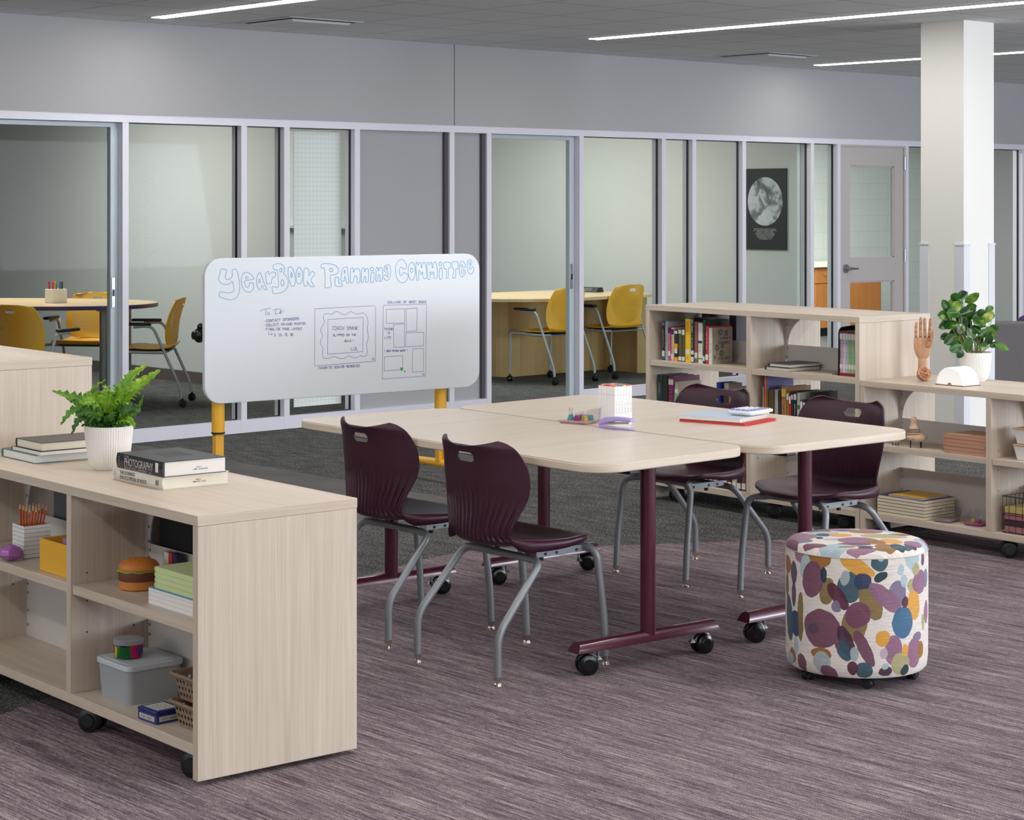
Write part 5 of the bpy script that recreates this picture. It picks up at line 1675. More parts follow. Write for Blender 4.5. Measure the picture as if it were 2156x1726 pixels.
# books standing on the far side of the same bay, seen over the lip
for (s0, w_, h, cv, desc) in [(1.30, 0.060, 0.262, (86, 56, 34), 'thick brown book standing on the far side, behind the black paperback'),
                              (1.25, 0.045, 0.215, (150, 142, 134), 'grey book standing on the far side behind the olive ones'),
                              (1.10, 0.05, 0.255, (52, 34, 52), 'dark plum book on the far side behind the tall black one')]:
    b_ = book('library_book', desc, 'book', 'library books on the far side', cv, w_, h, 0.19)
    b_.location = loc(FO, 0.285, s0, 0.7492)
    b_.rotation_euler = (0, 0, ANG)
low = [
    (1.426, 1.461, 0.226, 0.06, 0.19, (20, 62, 66), [('VOLUME', .5, .8, (150, 180, 180))], 'dark teal book at the left end of the middle shelf'),
    (1.384, 1.423, 0.224, 0.06, 0.19, (36, 40, 36), [], 'blackish green book on the middle shelf'),
    (1.333, 1.378, 0.223, 0.06, 0.19, (112, 32, 78), [('label', .80, .93, WL), ('THE STUDIO', .4, .75, (220, 160, 190))], 'wine red book with white label on the middle shelf'),
    (1.300, 1.328, 0.197, 0.06, 0.17, (188, 176, 156), [('band', .2, .65, (110, 172, 122)), ('label', .7, .8, WL)], 'beige book with green panel on the middle shelf'),
    (1.068, 1.096, 0.205, 0.14, 0.12, (28, 62, 140), [('label', .2, .35, WL)], 'glossy blue book on the middle shelf left of the divider'),
    (1.026, 1.060, 0.203, 0.16, 0.10, (196, 190, 184), [('band', .2, .7, (90, 60, 50))], 'pale book with dark picture cover on the middle shelf'),
    (0.945, 0.963, 0.179, 0.12, 0.14, (226, 222, 206), [('label', .8, .95, (30, 70, 50))], 'thin cream book just left of the divider'),
    (0.676, 0.690, 0.216, 0.06, 0.15, (150, 128, 116), [], 'tan book at the left end of the second middle shelf'),
    (0.661, 0.674, 0.270, 0.06, 0.185, (240, 106, 66), [], 'thin orange folder-like book on the second middle shelf'),
    (0.647, 0.660, 0.270, 0.06, 0.185, (104, 98, 160), [('band', 0, .75, (120, 98, 40))], 'tall violet book on the second middle shelf'),
    (0.610, 0.644, 0.207, 0.06, 0.17, (92, 76, 34), [], 'dull gold and black book on the second middle shelf'),
    (0.594, 0.604, 0.208, 0.06, 0.16, (170, 172, 172), [], 'thin silver grey book on the second middle shelf'),
    (0.583, 0.592, 0.209, 0.06, 0.16, (206, 198, 186), [], 'thin pale beige book on the second middle shelf'),
    (0.560, 0.580, 0.205, 0.06, 0.16, (48, 42, 32), [], 'dark brown book right of the thin pale ones'),
    (0.523, 0.557, 0.227, 0.06, 0.18, (172, 118, 76), [('label', .78, .95, (226, 196, 90)), ('HISTORY', .1, .6, (60, 34, 26))], 'copper brown thick book with yellow label'),
    (0.505, 0.521, 0.204, 0.06, 0.17, (150, 108, 34), [('label', .8, .95, WL)], 'mustard book right of the copper brown one'),
    (0.492, 0.504, 0.185, 0.06, 0.17, (200, 34, 38), [('label', .78, .98, WL)], 'thin red book on the second middle shelf'),
    (0.477, 0.490, 0.198, 0.06, 0.17, (40, 36, 38), [('label', .84, .96, WL)], 'thin black book right of the red one'),
    (0.453, 0.474, 0.208, 0.06, 0.18, (30, 32, 34), [('label', .80, .94, WL), ('TITLES', .3, .7, (190, 190, 190))], 'black book with white top label, right middle shelf'),
    (0.434, 0.451, 0.203, 0.06, 0.18, (196, 196, 184), [('band', .6, .7, (70, 110, 60)), ('band', .0, .25, (200, 140, 60))], 'white and green spined book on the second middle shelf'),
    (0.412, 0.430, 0.169, 0.06, 0.15, (90, 86, 88), [('label', .6, .95, WL)], 'grey book with big white label, lower than its neighbours'),
    (0.394, 0.410, 0.165, 0.06, 0.15, (58, 52, 62), [('label', .6, .95, WL)], 'dark short book with white label at the right end of the row'),
]
for (s0, s1, h, d, dp, cv, mk, desc) in low:
    b_ = book('library_book', desc, 'book', 'library books on the middle shelf', cv, s1 - s0 - 0.001, h, dp, marks=mk)
    b_.location = loc(FO, d - 0.008, s0, 0.4422)
    b_.rotation_euler = (0, 0, ANG)
bt = book('library_book', 'large black book leaning at the far right of the middle shelf row', 'book', 'library books on the middle shelf', (24, 24, 28), 0.03, 0.21, 0.17)
bt.location = loc(FO, 0.075, 0.355, 0.4422)
bt.rotation_euler = (0, 0, ANG)
# row of dark books on the bottom shelf of the tall case, half hidden by chairs
for k in range(9):
    s = 0.80 + k * 0.034
    h = [0.20, 0.19, 0.21, 0.18, 0.20, 0.17, 0.20, 0.21, 0.19][k]
    cv = [(120, 70, 60), (40, 40, 44), (200, 190, 170), (60, 46, 40), (160, 60, 50), (30, 34, 40), (190, 180, 160), (70, 40, 40), (50, 60, 70)][k]
    nm = ['rust', 'charcoal', 'cream', 'umber', 'brick red', 'blue-black', 'sand coloured', 'oxblood', 'slate'][k]
    b_ = book('library_book', nm + ' book on the bottom shelf of the tall book-filled case', 'book', 'library books on the bottom shelf', cv, 0.031, h, 0.15, marks=[('label', .05, .2, WL)])
    b_.location = loc(FO, 0.05, s, 0.1122)
    b_.rotation_euler = (0, 0, ANG)

# pastel set beside the bookend
sets = [((196, 160, 190), 'lilac'), ((216, 206, 190), 'cream'), ((176, 188, 214), 'pale blue'), ((146, 186, 128), 'leaf green'), ((168, 196, 136), 'lime green'), ((70, 160, 180), 'aqua')]
s = 0.172
for k, (cv, nm) in enumerate(sets):
    b_ = book('series_book', nm + ' spined book with red ends beside the black bookend', 'book', 'pastel series by the bookend', cv, 0.0175, 0.218, 0.15,
              marks=[('band', .955, 1.0, (120, 36, 40)), ('label', .82, .94, WL), ('VOLUME TITLE', .40, .8, (110, 110, 120)), ('label', .16, .26, WL), ('band', .0, .07, (130, 28, 34))])
    s -= 0.0183
    b_.location = loc(FO, 0.055, s, 0.7492)
    b_.rotation_euler = (0, 0, ANG)
t = thing('bookend', 'black metal bookend holding the pastel series', 'bookend', loc(FO, 0.05, 0.1745, 0.7492), ANG)
ol = round_poly([(0, 0), (0.17, 0), (0.17, 0.245), (0.004, 0.235)], [0.001, 0.001, 0.02, 0.03], 6)
MB().prism(ol, 0, 0.008, lambda p, a: (p[0], a, p[1])).build('upright_plate', BLACK, t, bevel=0.001)
MB().box(0.03, 0.008, 0, 0.13, 0.07, 0.0015).build('foot_plate', BLACK, t)


def lying(name, label, cat, group, cover, thick, w_, l_, O, d, s, z, side, pages=PAPER, marks=(), hard=True, turn=0.0):
    """book lying flat; side='s+' spine at its far (s+) end, 'd-' spine toward the room"""
    t = thing(name, label, cat, group=group)
    c = 0.002 if hard else 0.0007
    o = 0.003 if hard else 0.0004
    cm = mat('cover_%d_%d_%d' % cover, cover, 0.4)
    # local: x = page width from spine (spine at 0), y = book height, z = thickness
    mb = MB().box(0, 0, 0, w_, l_, c).box(0, 0, thick - c, w_, l_, thick)
    sp = [(0.0, c * 0.3), (-0.003, thick * 0.25), (-0.0042, thick * 0.5), (-0.003, thick * 0.75), (0.0, thick - c * 0.3), (0.004, thick - c * 0.3), (0.004, c * 0.3)]
    mb.prism(sp, 0, l_, lambda p, a: (p[0], a, p[1]))
    mb.build('cover', cm, t, smooth=0)
    MB().box(0.004, o, c, w_ - o, l_ - o, thick - c).build('page_block', pages, t, smooth=0)
    t.location = loc(O, d, s, z)
    t.rotation_euler = (0, 0, ANG + {'s+': radians(-90), 'd-': 0}[side] + turn)
    return t


# the two encyclopedias on the near bookcase: spine faces the room (d-)
b_ = lying('encyclopedia', 'white thick encyclopedia lying under the black one on the near bookcase', 'book', 'two encyclopedias', (222, 216, 204), 0.037, 0.226, 0.310, NO, 0.176, 0.500, 0.7412, 'd-', PAPER)
font_mesh('spine_title', 'THE ULTIMATE', 0.0165, mat('grey_print', (92, 90, 86), 0.6), b_, (-0.0046, 0.262, 0.0205), (radians(90), 0, radians(-90)), condensed=0.85)
font_mesh('spine_title', 'ENCYCLOPEDIA OF ROCK', 0.0165, mat('grey_print', (92, 90, 86), 0.6), b_, (-0.0046, 0.262, 0.006), (radians(90), 0, radians(-90)), condensed=0.85)
q = MB()
dashes(q, (-0.0046, 0.294, 0.005), (0, 0, 1), (0, 1, 0), 0.004, 0.028, 0.0007, (-1, 0, 0), 0, 8)
dashes(q, (-0.0046, 0.285, 0.007), (0, 0, 1), (0, 1, 0), 0.004, 0.024, 0.0007, (-1, 0, 0), 0, 9)
q.box(-0.0046, 0.022, 0.010, -0.0042, 0.026, 0.026).box(-0.0046, 0.030, 0.010, -0.0042, 0.033, 0.024)
q.ribbon([(-0.0047, 0.04, 0.012), (-0.0047, 0.036, 0.026), (-0.0047, 0.034, 0.01)], 0.002, (-1, 0, 0))
q.build('spine_print', mat('grey_print', (92, 90, 86), 0.6), b_, smooth=0)
q = MB()
dashes(q, (0.10, 0.0026, 0.012), (1, 0, 0), (0, 0, 1), 0.004, 0.05, 0.0007, (0, -1, 0), 0, 3)
dashes(q, (0.112, 0.0026, 0.019), (1, 0, 0), (0, 0, 1), 0.003, 0.02, 0.0007, (0, -1, 0), 0, 4)
q.build('page_stamp', mat('grey_print', (92, 90, 86), 0.6), b_, smooth=0)
b_ = lying('encyclopedia', 'black photography encyclopedia lying on top of the white one', 'book', 'two encyclopedias', (34, 36, 40), 0.046, 0.214, 0.296, NO, 0.172, 0.492, 0.7784, 'd-', PAPERW, turn=radians(-1))
silver = mat('silver_print', (190, 190, 192), 0.4)
font_mesh('spine_title', 'PHOTOGRAPHY', 0.034, silver, b_, (-0.0046, 0.242, 0.0125), (radians(90), 0, radians(-90)), condensed=0.74)
q = MB()
hand_text(q, 'THE', (-0.0046, 0.240, 0.038), (0, -1, 0), (0, 0, 1), 0.005, 0.03, 0.0009, (-1, 0, 0))
hand_text(q, 'ENCYCLOPEDIA', (-0.0046, 0.240, 0.004), (0, -1, 0), (0, 0, 1), 0.005, 0.175, 0.0011, (-1, 0, 0))
dashes(q, (-0.0046, 0.274, 0.008), (0, 0, 1), (0, 1, 0), 0.005, 0.030, 0.0008, (-1, 0, 0), 0, 10)
q.build('spine_print', silver, b_, smooth=0)
MB().box(-0.0048, 0.026, 0.012, -0.003, 0.043, 0.040).build('spine_label', mat('label_white', WL, 0.5), b_, bevel=0.0003)
q = MB()
q.box(0.07, 0.10, 0.0460, 0.16, 0.20, 0.0463).build('embossed_panel', mat('cover_emboss', (52, 55, 60), 0.55), b_, smooth=0)
q = MB()
dashes(q, (0.10, 0.0026, 0.014), (1, 0, 0), (0, 0, 1), 0.004, 0.05, 0.0007, (0, -1, 0), 0, 6)
dashes(q, (0.112, 0.0026, 0.021), (1, 0, 0), (0, 0, 1), 0.003, 0.02, 0.0007, (0, -1, 0), 0, 7)
q.build('page_stamp', mat('blue_print', (60, 110, 150), 0.6), b_, smooth=0)
# stack of three at the foot of the tall case: spines at the far end
b_ = lying('stacked_book', 'teal covered white-paged book, bottom of the stack left of the fern', 'book', 'three books beside the fern', (40, 120, 124), 0.028, 0.245, 0.30, NO, 0.142, 1.530, 0.7412, 's+', PAPERW)
q = MB().prism([(0.035, -0.0003), (0, -0.0003), (-0.0040, 0.006), (-0.0054, 0.014), (-0.0040, 0.022), (0, 0.0283), (0.035, 0.0283), (0.035, 0.0279), (0, 0.0279), (-0.0034, 0.0218), (-0.0046, 0.014), (-0.0034, 0.0062), (0, 0.0001), (0.035, 0.0001)], -0.0003, 0.3003, lambda p, a: (p[0], a, p[1]))
q.build('black_spine_wrap', BLACK_G, b_, smooth=0)
MB().box(0.2448, 0.02, 0.0002, 0.2454, 0.10, 0.0019, 0).box(0.2448, 0.10, 0.0002, 0.2454, 0.16, 0.0019, 1).box(0.2448, 0.16, 0.0002, 0.2454, 0.29, 0.0019, 2).build('rainbow_edge', [mat('edge_navy', (70, 90, 150), .5), mat('edge_orange', (226, 120, 50), .5), mat('edge_green', (110, 180, 110), .5)], b_, smooth=0)
lying('stacked_book', 'thin maroon and grey book in the middle of the stack left of the fern', 'book', 'three books beside the fern', (70, 40, 42), 0.0125, 0.215, 0.27, NO, 0.150, 1.472, 0.7694, 's+', PAPERW, hard=False)
lying('stacked_book', 'cream-paged black-spined book, top of the stack left of the fern', 'book', 'three books beside the fern', (52, 50, 50), 0.0285, 0.190, 0.25, NO, 0.155, 1.452, 0.7821, 's+', PAPER)
# two flat books in the second bay of the tall case
b_ = lying('flat_book', 'dark blue hardback lying flat on the upper shelf, lower of two', 'book', 'two flat books on the upper shelf', (30, 40, 60), 0.019, 0.165, 0.225, FO, 0.014, 0.632, 0.7492, 's+', PAPER)
b_ = lying('flat_book', 'dark blue hardback lying flat on the upper shelf, upper of two', 'book', 'two flat books on the upper shelf', (34, 36, 52), 0.018, 0.150, 0.220, FO, 0.018, 0.612, 0.7684, 's+', PAPER, turn=radians(1))

# five kraft notebooks on the low case, shelf
KRAFT = mat('kraft_cover', (190, 144, 118), 0.75, noise_amt=0.08, noise_scale=150)
def pad(name, label, group, w_, l_, th, m1, m2, O, d, s, z, turn=0.0):
    t = thing(name, label, 'notebook', loc(O, d, s, z), ANG + turn, group)
    MB().box(0, 0, th - 0.0007, l_, w_, th).box(0, 0, 0, l_, w_, 0.0007).prism([(w_, 0.0), (w_ + th * 0.32, th * 0.25), (w_ + th * 0.4, th * 0.5), (w_ + th * 0.32, th * 0.75), (w_, th)], 0, l_, lambda p, a: (a, p[0], p[1])).build('cover', m1, t, smooth=30)
    MB().box(0.001, 0.001, 0.0007, l_ - 0.001, w_ - 0.0005, th - 0.0007).build('page_block', m2, t, smooth=0)
    return t
for k in range(5):
    pad('kraft_notebook', ['bottom', 'second from bottom', 'middle', 'second from top', 'top'][k] + ' brown kraft notebook of the stack on the low right bookcase', 'brown kraft notebooks', 0.235, 0.21, 0.0172, KRAFT, KRAFT, FO, 0.012 + 0.001 * (k % 2), -0.735 + 0.002 * (k % 3), 0.4424 + k * 0.0175)
NAVY = mat('navy_cover', (44, 44, 84), 0.5)
CREAMP = mat('cream_pages', (226, 214, 184), 0.8, noise_amt=0.05, noise_scale=300)
for k in range(6):
    pad('composition_notebook', ['bottom', 'second', 'third', 'fourth', 'fifth', 'top'][k] + ' cream-paged navy notebook counted from the bottom of the lower shelf stack', 'navy notebooks with cream pages', 0.285, 0.225, 0.0150, NAVY, CREAMP, FO, 0.010, -0.385, 0.1124 + k * 0.0153, radians(0))
pad('yellow_notebook', 'golden yellow notebook on top of the navy notebooks', None, 0.20, 0.20, 0.008, mat('gold_cover', (212, 166, 50), 0.4), mat('lilac_pages', (176, 172, 206), 0.8), FO, 0.018, -0.365, 0.1124 + 6 * 0.0153)


# clear clip trays
def tray(label, O, d, s, z, pink, turn=0.0, sc_=1.0):
    t = thing('clip_tray', label, 'tray', loc(O, d, s, z), ANG + turn)
    a, b_ = 0.055 * sc_, 0.045 * sc_
    MB().frustum((0, 0), (a * 0.8, b_ * 0.8), (a, b_), 0.0, 0.010).build('tinted_base', pink, t, bevel=0.001)
    mb = MB()
    def sheet(p0, p1, h0, h1, lean):
        p0, p1 = Vector(p0 + (0,)), Vector(p1 + (0,))
        n_ = (p1 - p0).cross(Vector((0, 0, 1))).normalized()
        z0 = Vector((0, 0, 0.010))
        v = [p0 + z0, p1 + z0, p1 + n_ * lean + Vector((0, 0, h1)), p0 + n_ * lean + Vector((0, 0, h0))]
        mb.add([q for q in v] + [q + n_ * 0.0015 for q in v], [(0, 1, 2, 3), (7, 6, 5, 4), (0, 4, 5, 1), (1, 5, 6, 2), (2, 6, 7, 3), (3, 7, 4, 0)])
    sheet((a * .95, -b_ * .95), (a * .95, b_ * .95), 0.060, 0.060, 0.012)
    sheet((-a * .3, -b_ * .95), (a * .95, -b_ * .95), 0.012, 0.055, 0.008)
    sheet((a * .95, b_ * .95), (-a * .9, b_ * .95), 0.055, 0.03, 0.008)
    mb.build('clear_wall', ACRYLIC, t, smooth=0)
    return t


def clip(label, cname, colr, pos, rz, open_=False, size=1.0, group='coloured binder clips'):
    t = thing('binder_clip', label, 'binder clip', pos, rz, group)
    w_, h = 0.012 * size, 0.016 * size
    m_ = mat('clip_' + cname, colr, 0.3)
    MB().prism([(-w_ * 0.6, 0), (w_ * 0.6, 0), (w_ * 0.12, h), (-w_ * 0.12, h)], -w_, w_, lambda p, a: (a, p[0], p[1])).build('clip_body', m_, t, bevel=0.0006)
    for s in (-1, 1):
        if open_:
            pts = [(-w_ * .6, s * 0.001, h), (-w_ * .3, s * 0.006, h + 0.018), (0, s * 0.007, h + 0.026), (w_ * .3, s * 0.006, h + 0.018), (w_ * .6, s * 0.001, h)]
        else:
            pts = [(-w_ * .5, s * w_ * 0.25, h), (-w_ * .2, s * (w_ * 0.95), h * 0.2), (w_ * .2, s * (w_ * 0.95), h * 0.2), (w_ * .5, s * w_ * 0.25, h)]
        MB().tube(pts, 0.0007 * size, 6).build('wire_handle', STEEL, t)
    return t


PK, PK2, SM = mat('rose_tint', (206, 168, 172), 0.3), mat('magenta_tint', (176, 96, 150), 0.3), mat('smoky_tint', (150, 132, 140), 0.3)
tray('clear tray with smoky base, empty, lower shelf of the low right bookcase', FO, 0.085, -0.455, 0.1123, SM, radians(10))
tray('clear tray with magenta base holding two clips, lower shelf by the divider', FO, 0.115, -0.605, 0.1123, PK2, radians(14))
clip('magenta binder clip standing with raised handles in the magenta tray', 'magenta', (150, 30, 120), loc(FO, 0.095, -0.635, 0.1226), radians(30), True, 1.2)
clip('yellow binder clip lying in the magenta tray', 'yellow', (206, 180, 90), loc(FO, 0.105, -0.59, 0.1226), radians(70), False, 1.1)
TX = 0.7404
tray('clear tray with rose base full of coloured clips on the left table', (5.41, 5.56, 0), 0, 0, TX, PK, radians(-75), 1.2)
cl = [('teal', (60, 160, 160), -0.030, 0.022, 20, True), ('yellow', (214, 190, 90), -0.005, 0.020, 60, False), ('magenta', (150, 50, 130), 0.020, 0.012, 120, False), ('magenta', (150, 50, 130), -0.006, -0.012, 15, False),
      ('yellow', (214, 190, 90), 0.022, -0.016, 80, False), ('teal', (60, 160, 160), 0.040, -0.003, 150, False)]
names = ['teal binder clip with raised handles in the rose tray', 'yellow binder clip at the back of the rose tray', 'magenta binder clip at the back right of the rose tray', 'magenta binder clip in the front of the rose tray',
         'yellow binder clip in the front of the rose tray', 'teal binder clip at the right rim of the rose tray']
for (cn, cc, dx, dy, an, op), lb in zip(cl, names):
    a = radians(-42.3)
    p = (5.41 + cos(a) * dx - sin(a) * dy, 5.56 + sin(a) * dx + cos(a) * dy, TX + 0.0103)
    clip(lb, cn, cc, p, radians(an), op, 1.25, 'coloured binder clips in the rose tray')

# marker set, 6 x 6
t0 = None
caps = [('orange', (250, 130, 60)), ('violet', (70, 40, 110)), ('amber', (246, 170, 50)), ('crimson', (196, 30, 60)), ('scarlet', (214, 50, 50)), ('blue', (40, 150, 210)), ('brown', (130, 70, 60)), ('yellow', (250, 190, 40)),
        ('rose', (210, 40, 90)), ('teal', (40, 120, 130)), ('grey', (130, 140, 150)), ('navy', (40, 60, 110)), ('green', (60, 150, 90)), ('pink', (240, 110, 170))]
MK = mat('marker_body_white', (244, 243, 241), 0.3)
mo_ = (5.478, 5.430)
ma = radians(-3)
order = {}
for i in range(6):
    for j in range(6):
        a = (i * 5 + j * 3 + (i * j) % 4) % len(caps)
        if i == 0:
            a = [5, 0, 4, 3, 2, 1][j]
        if j == 0:
            a = [0, 5, 6, 7, 3, 8][i]
        if i == 0 and j == 0:
            a = 0
        cn, cc = caps[a]
        x = mo_[0] + cos(ma) * (i + .5) * 0.0152 - sin(ma) * (j + .5) * 0.0163
        y = mo_[1] + sin(ma) * (i + .5) * 0.0152 + cos(ma) * (j + .5) * 0.0163
        rn = ['front', 'second', 'third', 'fourth', 'fifth', 'back'][i]
        pn = ['first', 'second', 'third', 'fourth', 'fifth', 'sixth'][j]
        q = thing('art_marker', '%s-tipped white marker, %s in the %s row of the marker block' % (cn, pn, rn), 'marker', (x, y, TX), ma, 'white art markers standing in a block')
        r_ = round_poly([(-0.0074, -0.0079), (0.0074, -0.0079), (0.0074, 0.0079), (-0.0074, 0.0079)], 0.003, 3)
        if t0 is None:
            MB().prism(r_, 0, 0.110, mi=0).build('barrel', MK, q, smooth=50)
            MB().prism([(p[0] * 1.01, p[1] * 1.01) for p in r_], 0.1112, 0.1435).build('cap', MK, q, smooth=50)
            MB().prism([(p[0] * 0.985, p[1] * 0.985) for p in r_], 0.110, 0.1112).build('seam', mat('seam_green', (150, 170, 160), 0.5), q, smooth=0)
            MB().prism([(p[0] * 1.012, p[1] * 1.012) for p in r_], 0.1435, 0.1475).build('colour_disc', mat('cap_' + cn, cc, 0.35), q, smooth=50)
            w_ = MB()
            dashes(w_, (-0.0012, -0.00795, 0.085), (0, 0, -1), (1, 0, 0), 0.0030, 0.05, 0.0007, (0, -1, 0), 0, 11)
            w_.build('barrel_print', mat('print_dark', (60, 64, 70), 0.6), q, smooth=0)
            t0 = q
        else:
            for ch in t0.children:
                c = ch.copy()
                COL.objects.link(c)
                c.parent = q
                if ch.name.startswith('colour_disc'):
                    c.data = ch.data.copy()
                    c.data.materials[0] = mat('cap_' + cn, cc, 0.35)

# stapler
LAV = mat('lavender_plastic', (172, 156, 214), 0.32)
t = thing('stapler', 'lavender stapler in front of the white markers', 'stapler', (5.372, 5.318, TX), radians(-86))
MB().prism(round_poly([(-0.078, -0.015), (0.082, -0.017), (0.082, 0.017), (-0.078, 0.015)], 0.006, 4), 0, 0.007).build('base', LAV, t, bevel=0.0015)
MB().prism([(-0.076, 0.010), (0.07, 0.023), (0.07, 0.030), (-0.076, 0.020)], -0.009, 0.009, lambda p, a: (p[0], a, p[1])).build('staple_channel', STEEL, t, bevel=0.001)
MB().prism([(-0.078, 0.008), (-0.078, 0.027), (-0.05, 0.040), (0.0, 0.046), (0.055, 0.046), (0.082, 0.041), (0.084, 0.031), (0.02, 0.030), (-0.04, 0.022)], -0.0135, 0.0135, lambda p, a: (p[0], a, p[1])).build('top_cover', LAV, t, bevel=0.004, bseg=3)
MB().box(-0.078, -0.012, 0.006, -0.055, 0.012, 0.012).build('hinge_block', LAV, t, bevel=0.001)

# notebooks and calculator on the right table
def spiral(name, label, w_, l_, th, cov, pag, pos, rz, wire, n_=34):
    t = thing(name, label, 'notebook', pos, rz, 'spiral notebooks on the right table')
    MB().box(0, 0.008, 0, l_, w_, 0.0008).box(0, 0.008, th - 0.0008, l_, w_, th).build('cover', cov, t, smooth=0)
    MB().box(0.002, 0.009, 0.0008, l_ - 0.002, w_ - 0.001, th - 0.0008).build('page_block', pag, t, smooth=0)
    mb = MB()
    for k in range(n_):
        x = 0.006 + (l_ - 0.012) * k / (n_ - 1)
        c = (x, 0.006, th * 0.5)
        mb.tube([(x + 0.0022 * (q / 10 - 0.5), 0.0065 + 0.0062 * cos(2 * pi * q / 10), th * 0.5 + (th * 0.5 + 0.0008) * sin(2 * pi * q / 10)) for q in range(10)], 0.0008, 5, closed=True)
    mb.build('spiral_wire', wire, t)
    return t
spiral('spiral_notebook', 'red spiral notebook under the blue one on the right table', 0.30, 0.245, 0.0085, mat('red_cover', (206, 40, 40), 0.4), mat('red_pages', (214, 60, 58), 0.6), (5.800, 5.040, TX), radians(12), mat('red_wire', (206, 46, 44), 0.35))
spiral('spiral_notebook', 'pale blue spiral notebook on top of the red one', 0.28, 0.225, 0.0150, mat('blue_cover', (188, 206, 228), 0.35), PAPERW, (5.796, 5.060, TX + 0.0105), radians(13), mat('white_wire', (226, 226, 220), 0.3))
t = thing('calculator', 'white calculator with lilac round keys on the blue notebook', 'calculator', (5.955, 5.155, TX + 0.0275), radians(6))
ol = round_poly([(-0.085, -0.058), (0.085, -0.058), (0.085, 0.058), (-0.085, 0.058)], 0.022, 8)
MB().prism([(p[0] * 0.86, p[1] * 0.82) for p in ol], 0, 0.006).build('base_shell', WHITE, t, smooth=60, bevel=0.002)
MB().prism(ol, 0.006, 0.018).build('top_shell', mat('white_gloss_shell', (240, 241, 245), 0.2), t, smooth=60, bevel=0.005, bseg=4)
o_ = MB().box(0.045, -0.042, 0.0181, 0.075, 0.042, 0.0205)
o_.build('display', mat('lcd_grey', (150, 160, 156), 0.2), t, bevel=0.001)
for i in range(5):
    for j in range(4):
        cm = mat('key_lilac', (140, 136, 206), 0.3) if (j == 0 or i == 0) else WHITE
        MB().cyl((-0.068 + i * 0.0235, -0.038 + j * 0.025, 0.0178), (-0.068 + i * 0.0235, -0.038 + j * 0.025, 0.0232), 0.0095, 0.0082, n=18).build('key', cm, t)

# ------------------------------------------------------------------ supplies in the near bookcase
t = thing('stone_paperweight', 'purple translucent rock shaped paperweight on the near shelf', 'paperweight', loc(NO, 0.040, 1.245, 0.4423), 0.3)
mb = MB()
mb.sphere((0, 0, 0.026), (0.034, 0.039, 0.027), 12, 7)
rs = random.Random(5)
for v in mb.v:
    k = 1 + 0.30 * noise.noise(v * 30 + Vector((3, 1, 2)))
    v.x, v.y = v.x * k, v.y * k
    v.z = max(0.0, v.z * (1 + 0.12 * noise.noise(v * 30)))
pm_, nt_, b2 = new_mat('purple_resin')
b2.inputs['Base Color'].default_value = lin((172, 104, 178))
b2.inputs['Roughness'].default_value = 0.25
b2.inputs['Subsurface Weight'].default_value = 0.5
b2.inputs['Subsurface Radius'].default_value = (0.03, 0.01, 0.03)
b2.inputs['Coat Weight'].default_value = 0.3
mb.build('stone_body', pm_, t, smooth=25)


def lined_material(name, pitch, base=(226, 224, 222), line=(90, 130, 140), axis=2):
    m, nt, b = new_mat(name)
    tc = nt.nodes.new('ShaderNodeTexCoord')
    sep = nt.nodes.new('ShaderNodeSeparateXYZ')
    nt.links.new(tc.outputs['Object'], sep.inputs[0])
    f = nmath(nt, 'FRACT', nmath(nt, 'DIVIDE', sep.outputs[axis], pitch))
    q = nmath(nt, 'LESS_THAN', f, 0.10)
    nt.links.new(nmix(nt, q, lin(base), lin(line)), b.inputs['Base Color'])
    b.inputs['Roughness'].default_value = 0.6
    return m
t = thing('pencil_cup', 'square cup printed like lined paper full of orange pencils', 'pencil cup', loc(NO, 0.130, 1.285, 0.4423), ANG + radians(-2))
mb = MB()
h_, a_ = 0.105, 0.046
for q in ((-a_, -a_, a_, -a_ + .003), (-a_, a_ - .003, a_, a_), (-a_, -a_ + .003, -a_ + .003, a_ - .003), (a_ - .003, -a_ + .003, a_, a_ - .003)):
    mb.box(q[0], q[1], 0, q[2], q[3], h_)
mb.box(-a_ + .002, -a_ + .002, 0, a_ - .002, a_ - .002, 0.004)
mb.build('cup_body', lined_material('lined_paper_print', 0.0135), t, bevel=0.001)
pen0 = None
pr = random.Random(11)
posn = ['far left', 'left back', 'left front', 'inner left', 'middle back', 'middle front', 'middle', 'inner right', 'right back', 'right front', 'right', 'outer right', 'far right', 'far right back']
for k in range(14):
    x, y = pr.uniform(-0.026, 0.026), 0.028 - 0.056 * k / 13
    q = thing('pencil', 'sharpened orange pencil, %s in the lined paper cup' % posn[k], 'pencil', group='orange pencils in the lined cup')
    if pen0 is None:
        hx = [(0.0037 * cos(pi / 3 * i), 0.0037 * sin(pi / 3 * i)) for i in range(6)]
        MB().prism(hx, 0, 0.150).build('shaft', mat('pencil_orange', (196, 84, 32), 0.35), q, smooth=0)
        MB().lathe([(0.0036, 0.150), (0.0012, 0.166)], 10).build('wood_tip', mat('bare_wood', (214, 178, 132), 0.7), q)
        MB().lathe([(0.0012, 0.166), (0.0002, 0.171)], 8).build('graphite', mat('graphite', (40, 40, 44), 0.4), q)
        pen0 = q
    else:
        for ch in pen0.children:
            c = ch.copy()
            COL.objects.link(c)
            c.parent = q
    p = loc(NO, 0.130 + (k % 4 - 1.5) * 0.012, 1.285 + 0.026 - 0.0030 * k, 0.4470)
    q.location = p
    q.rotation_euler = (radians(2.0 + k * 0.95), radians((k % 4 - 1.5) * 3.0), 0)
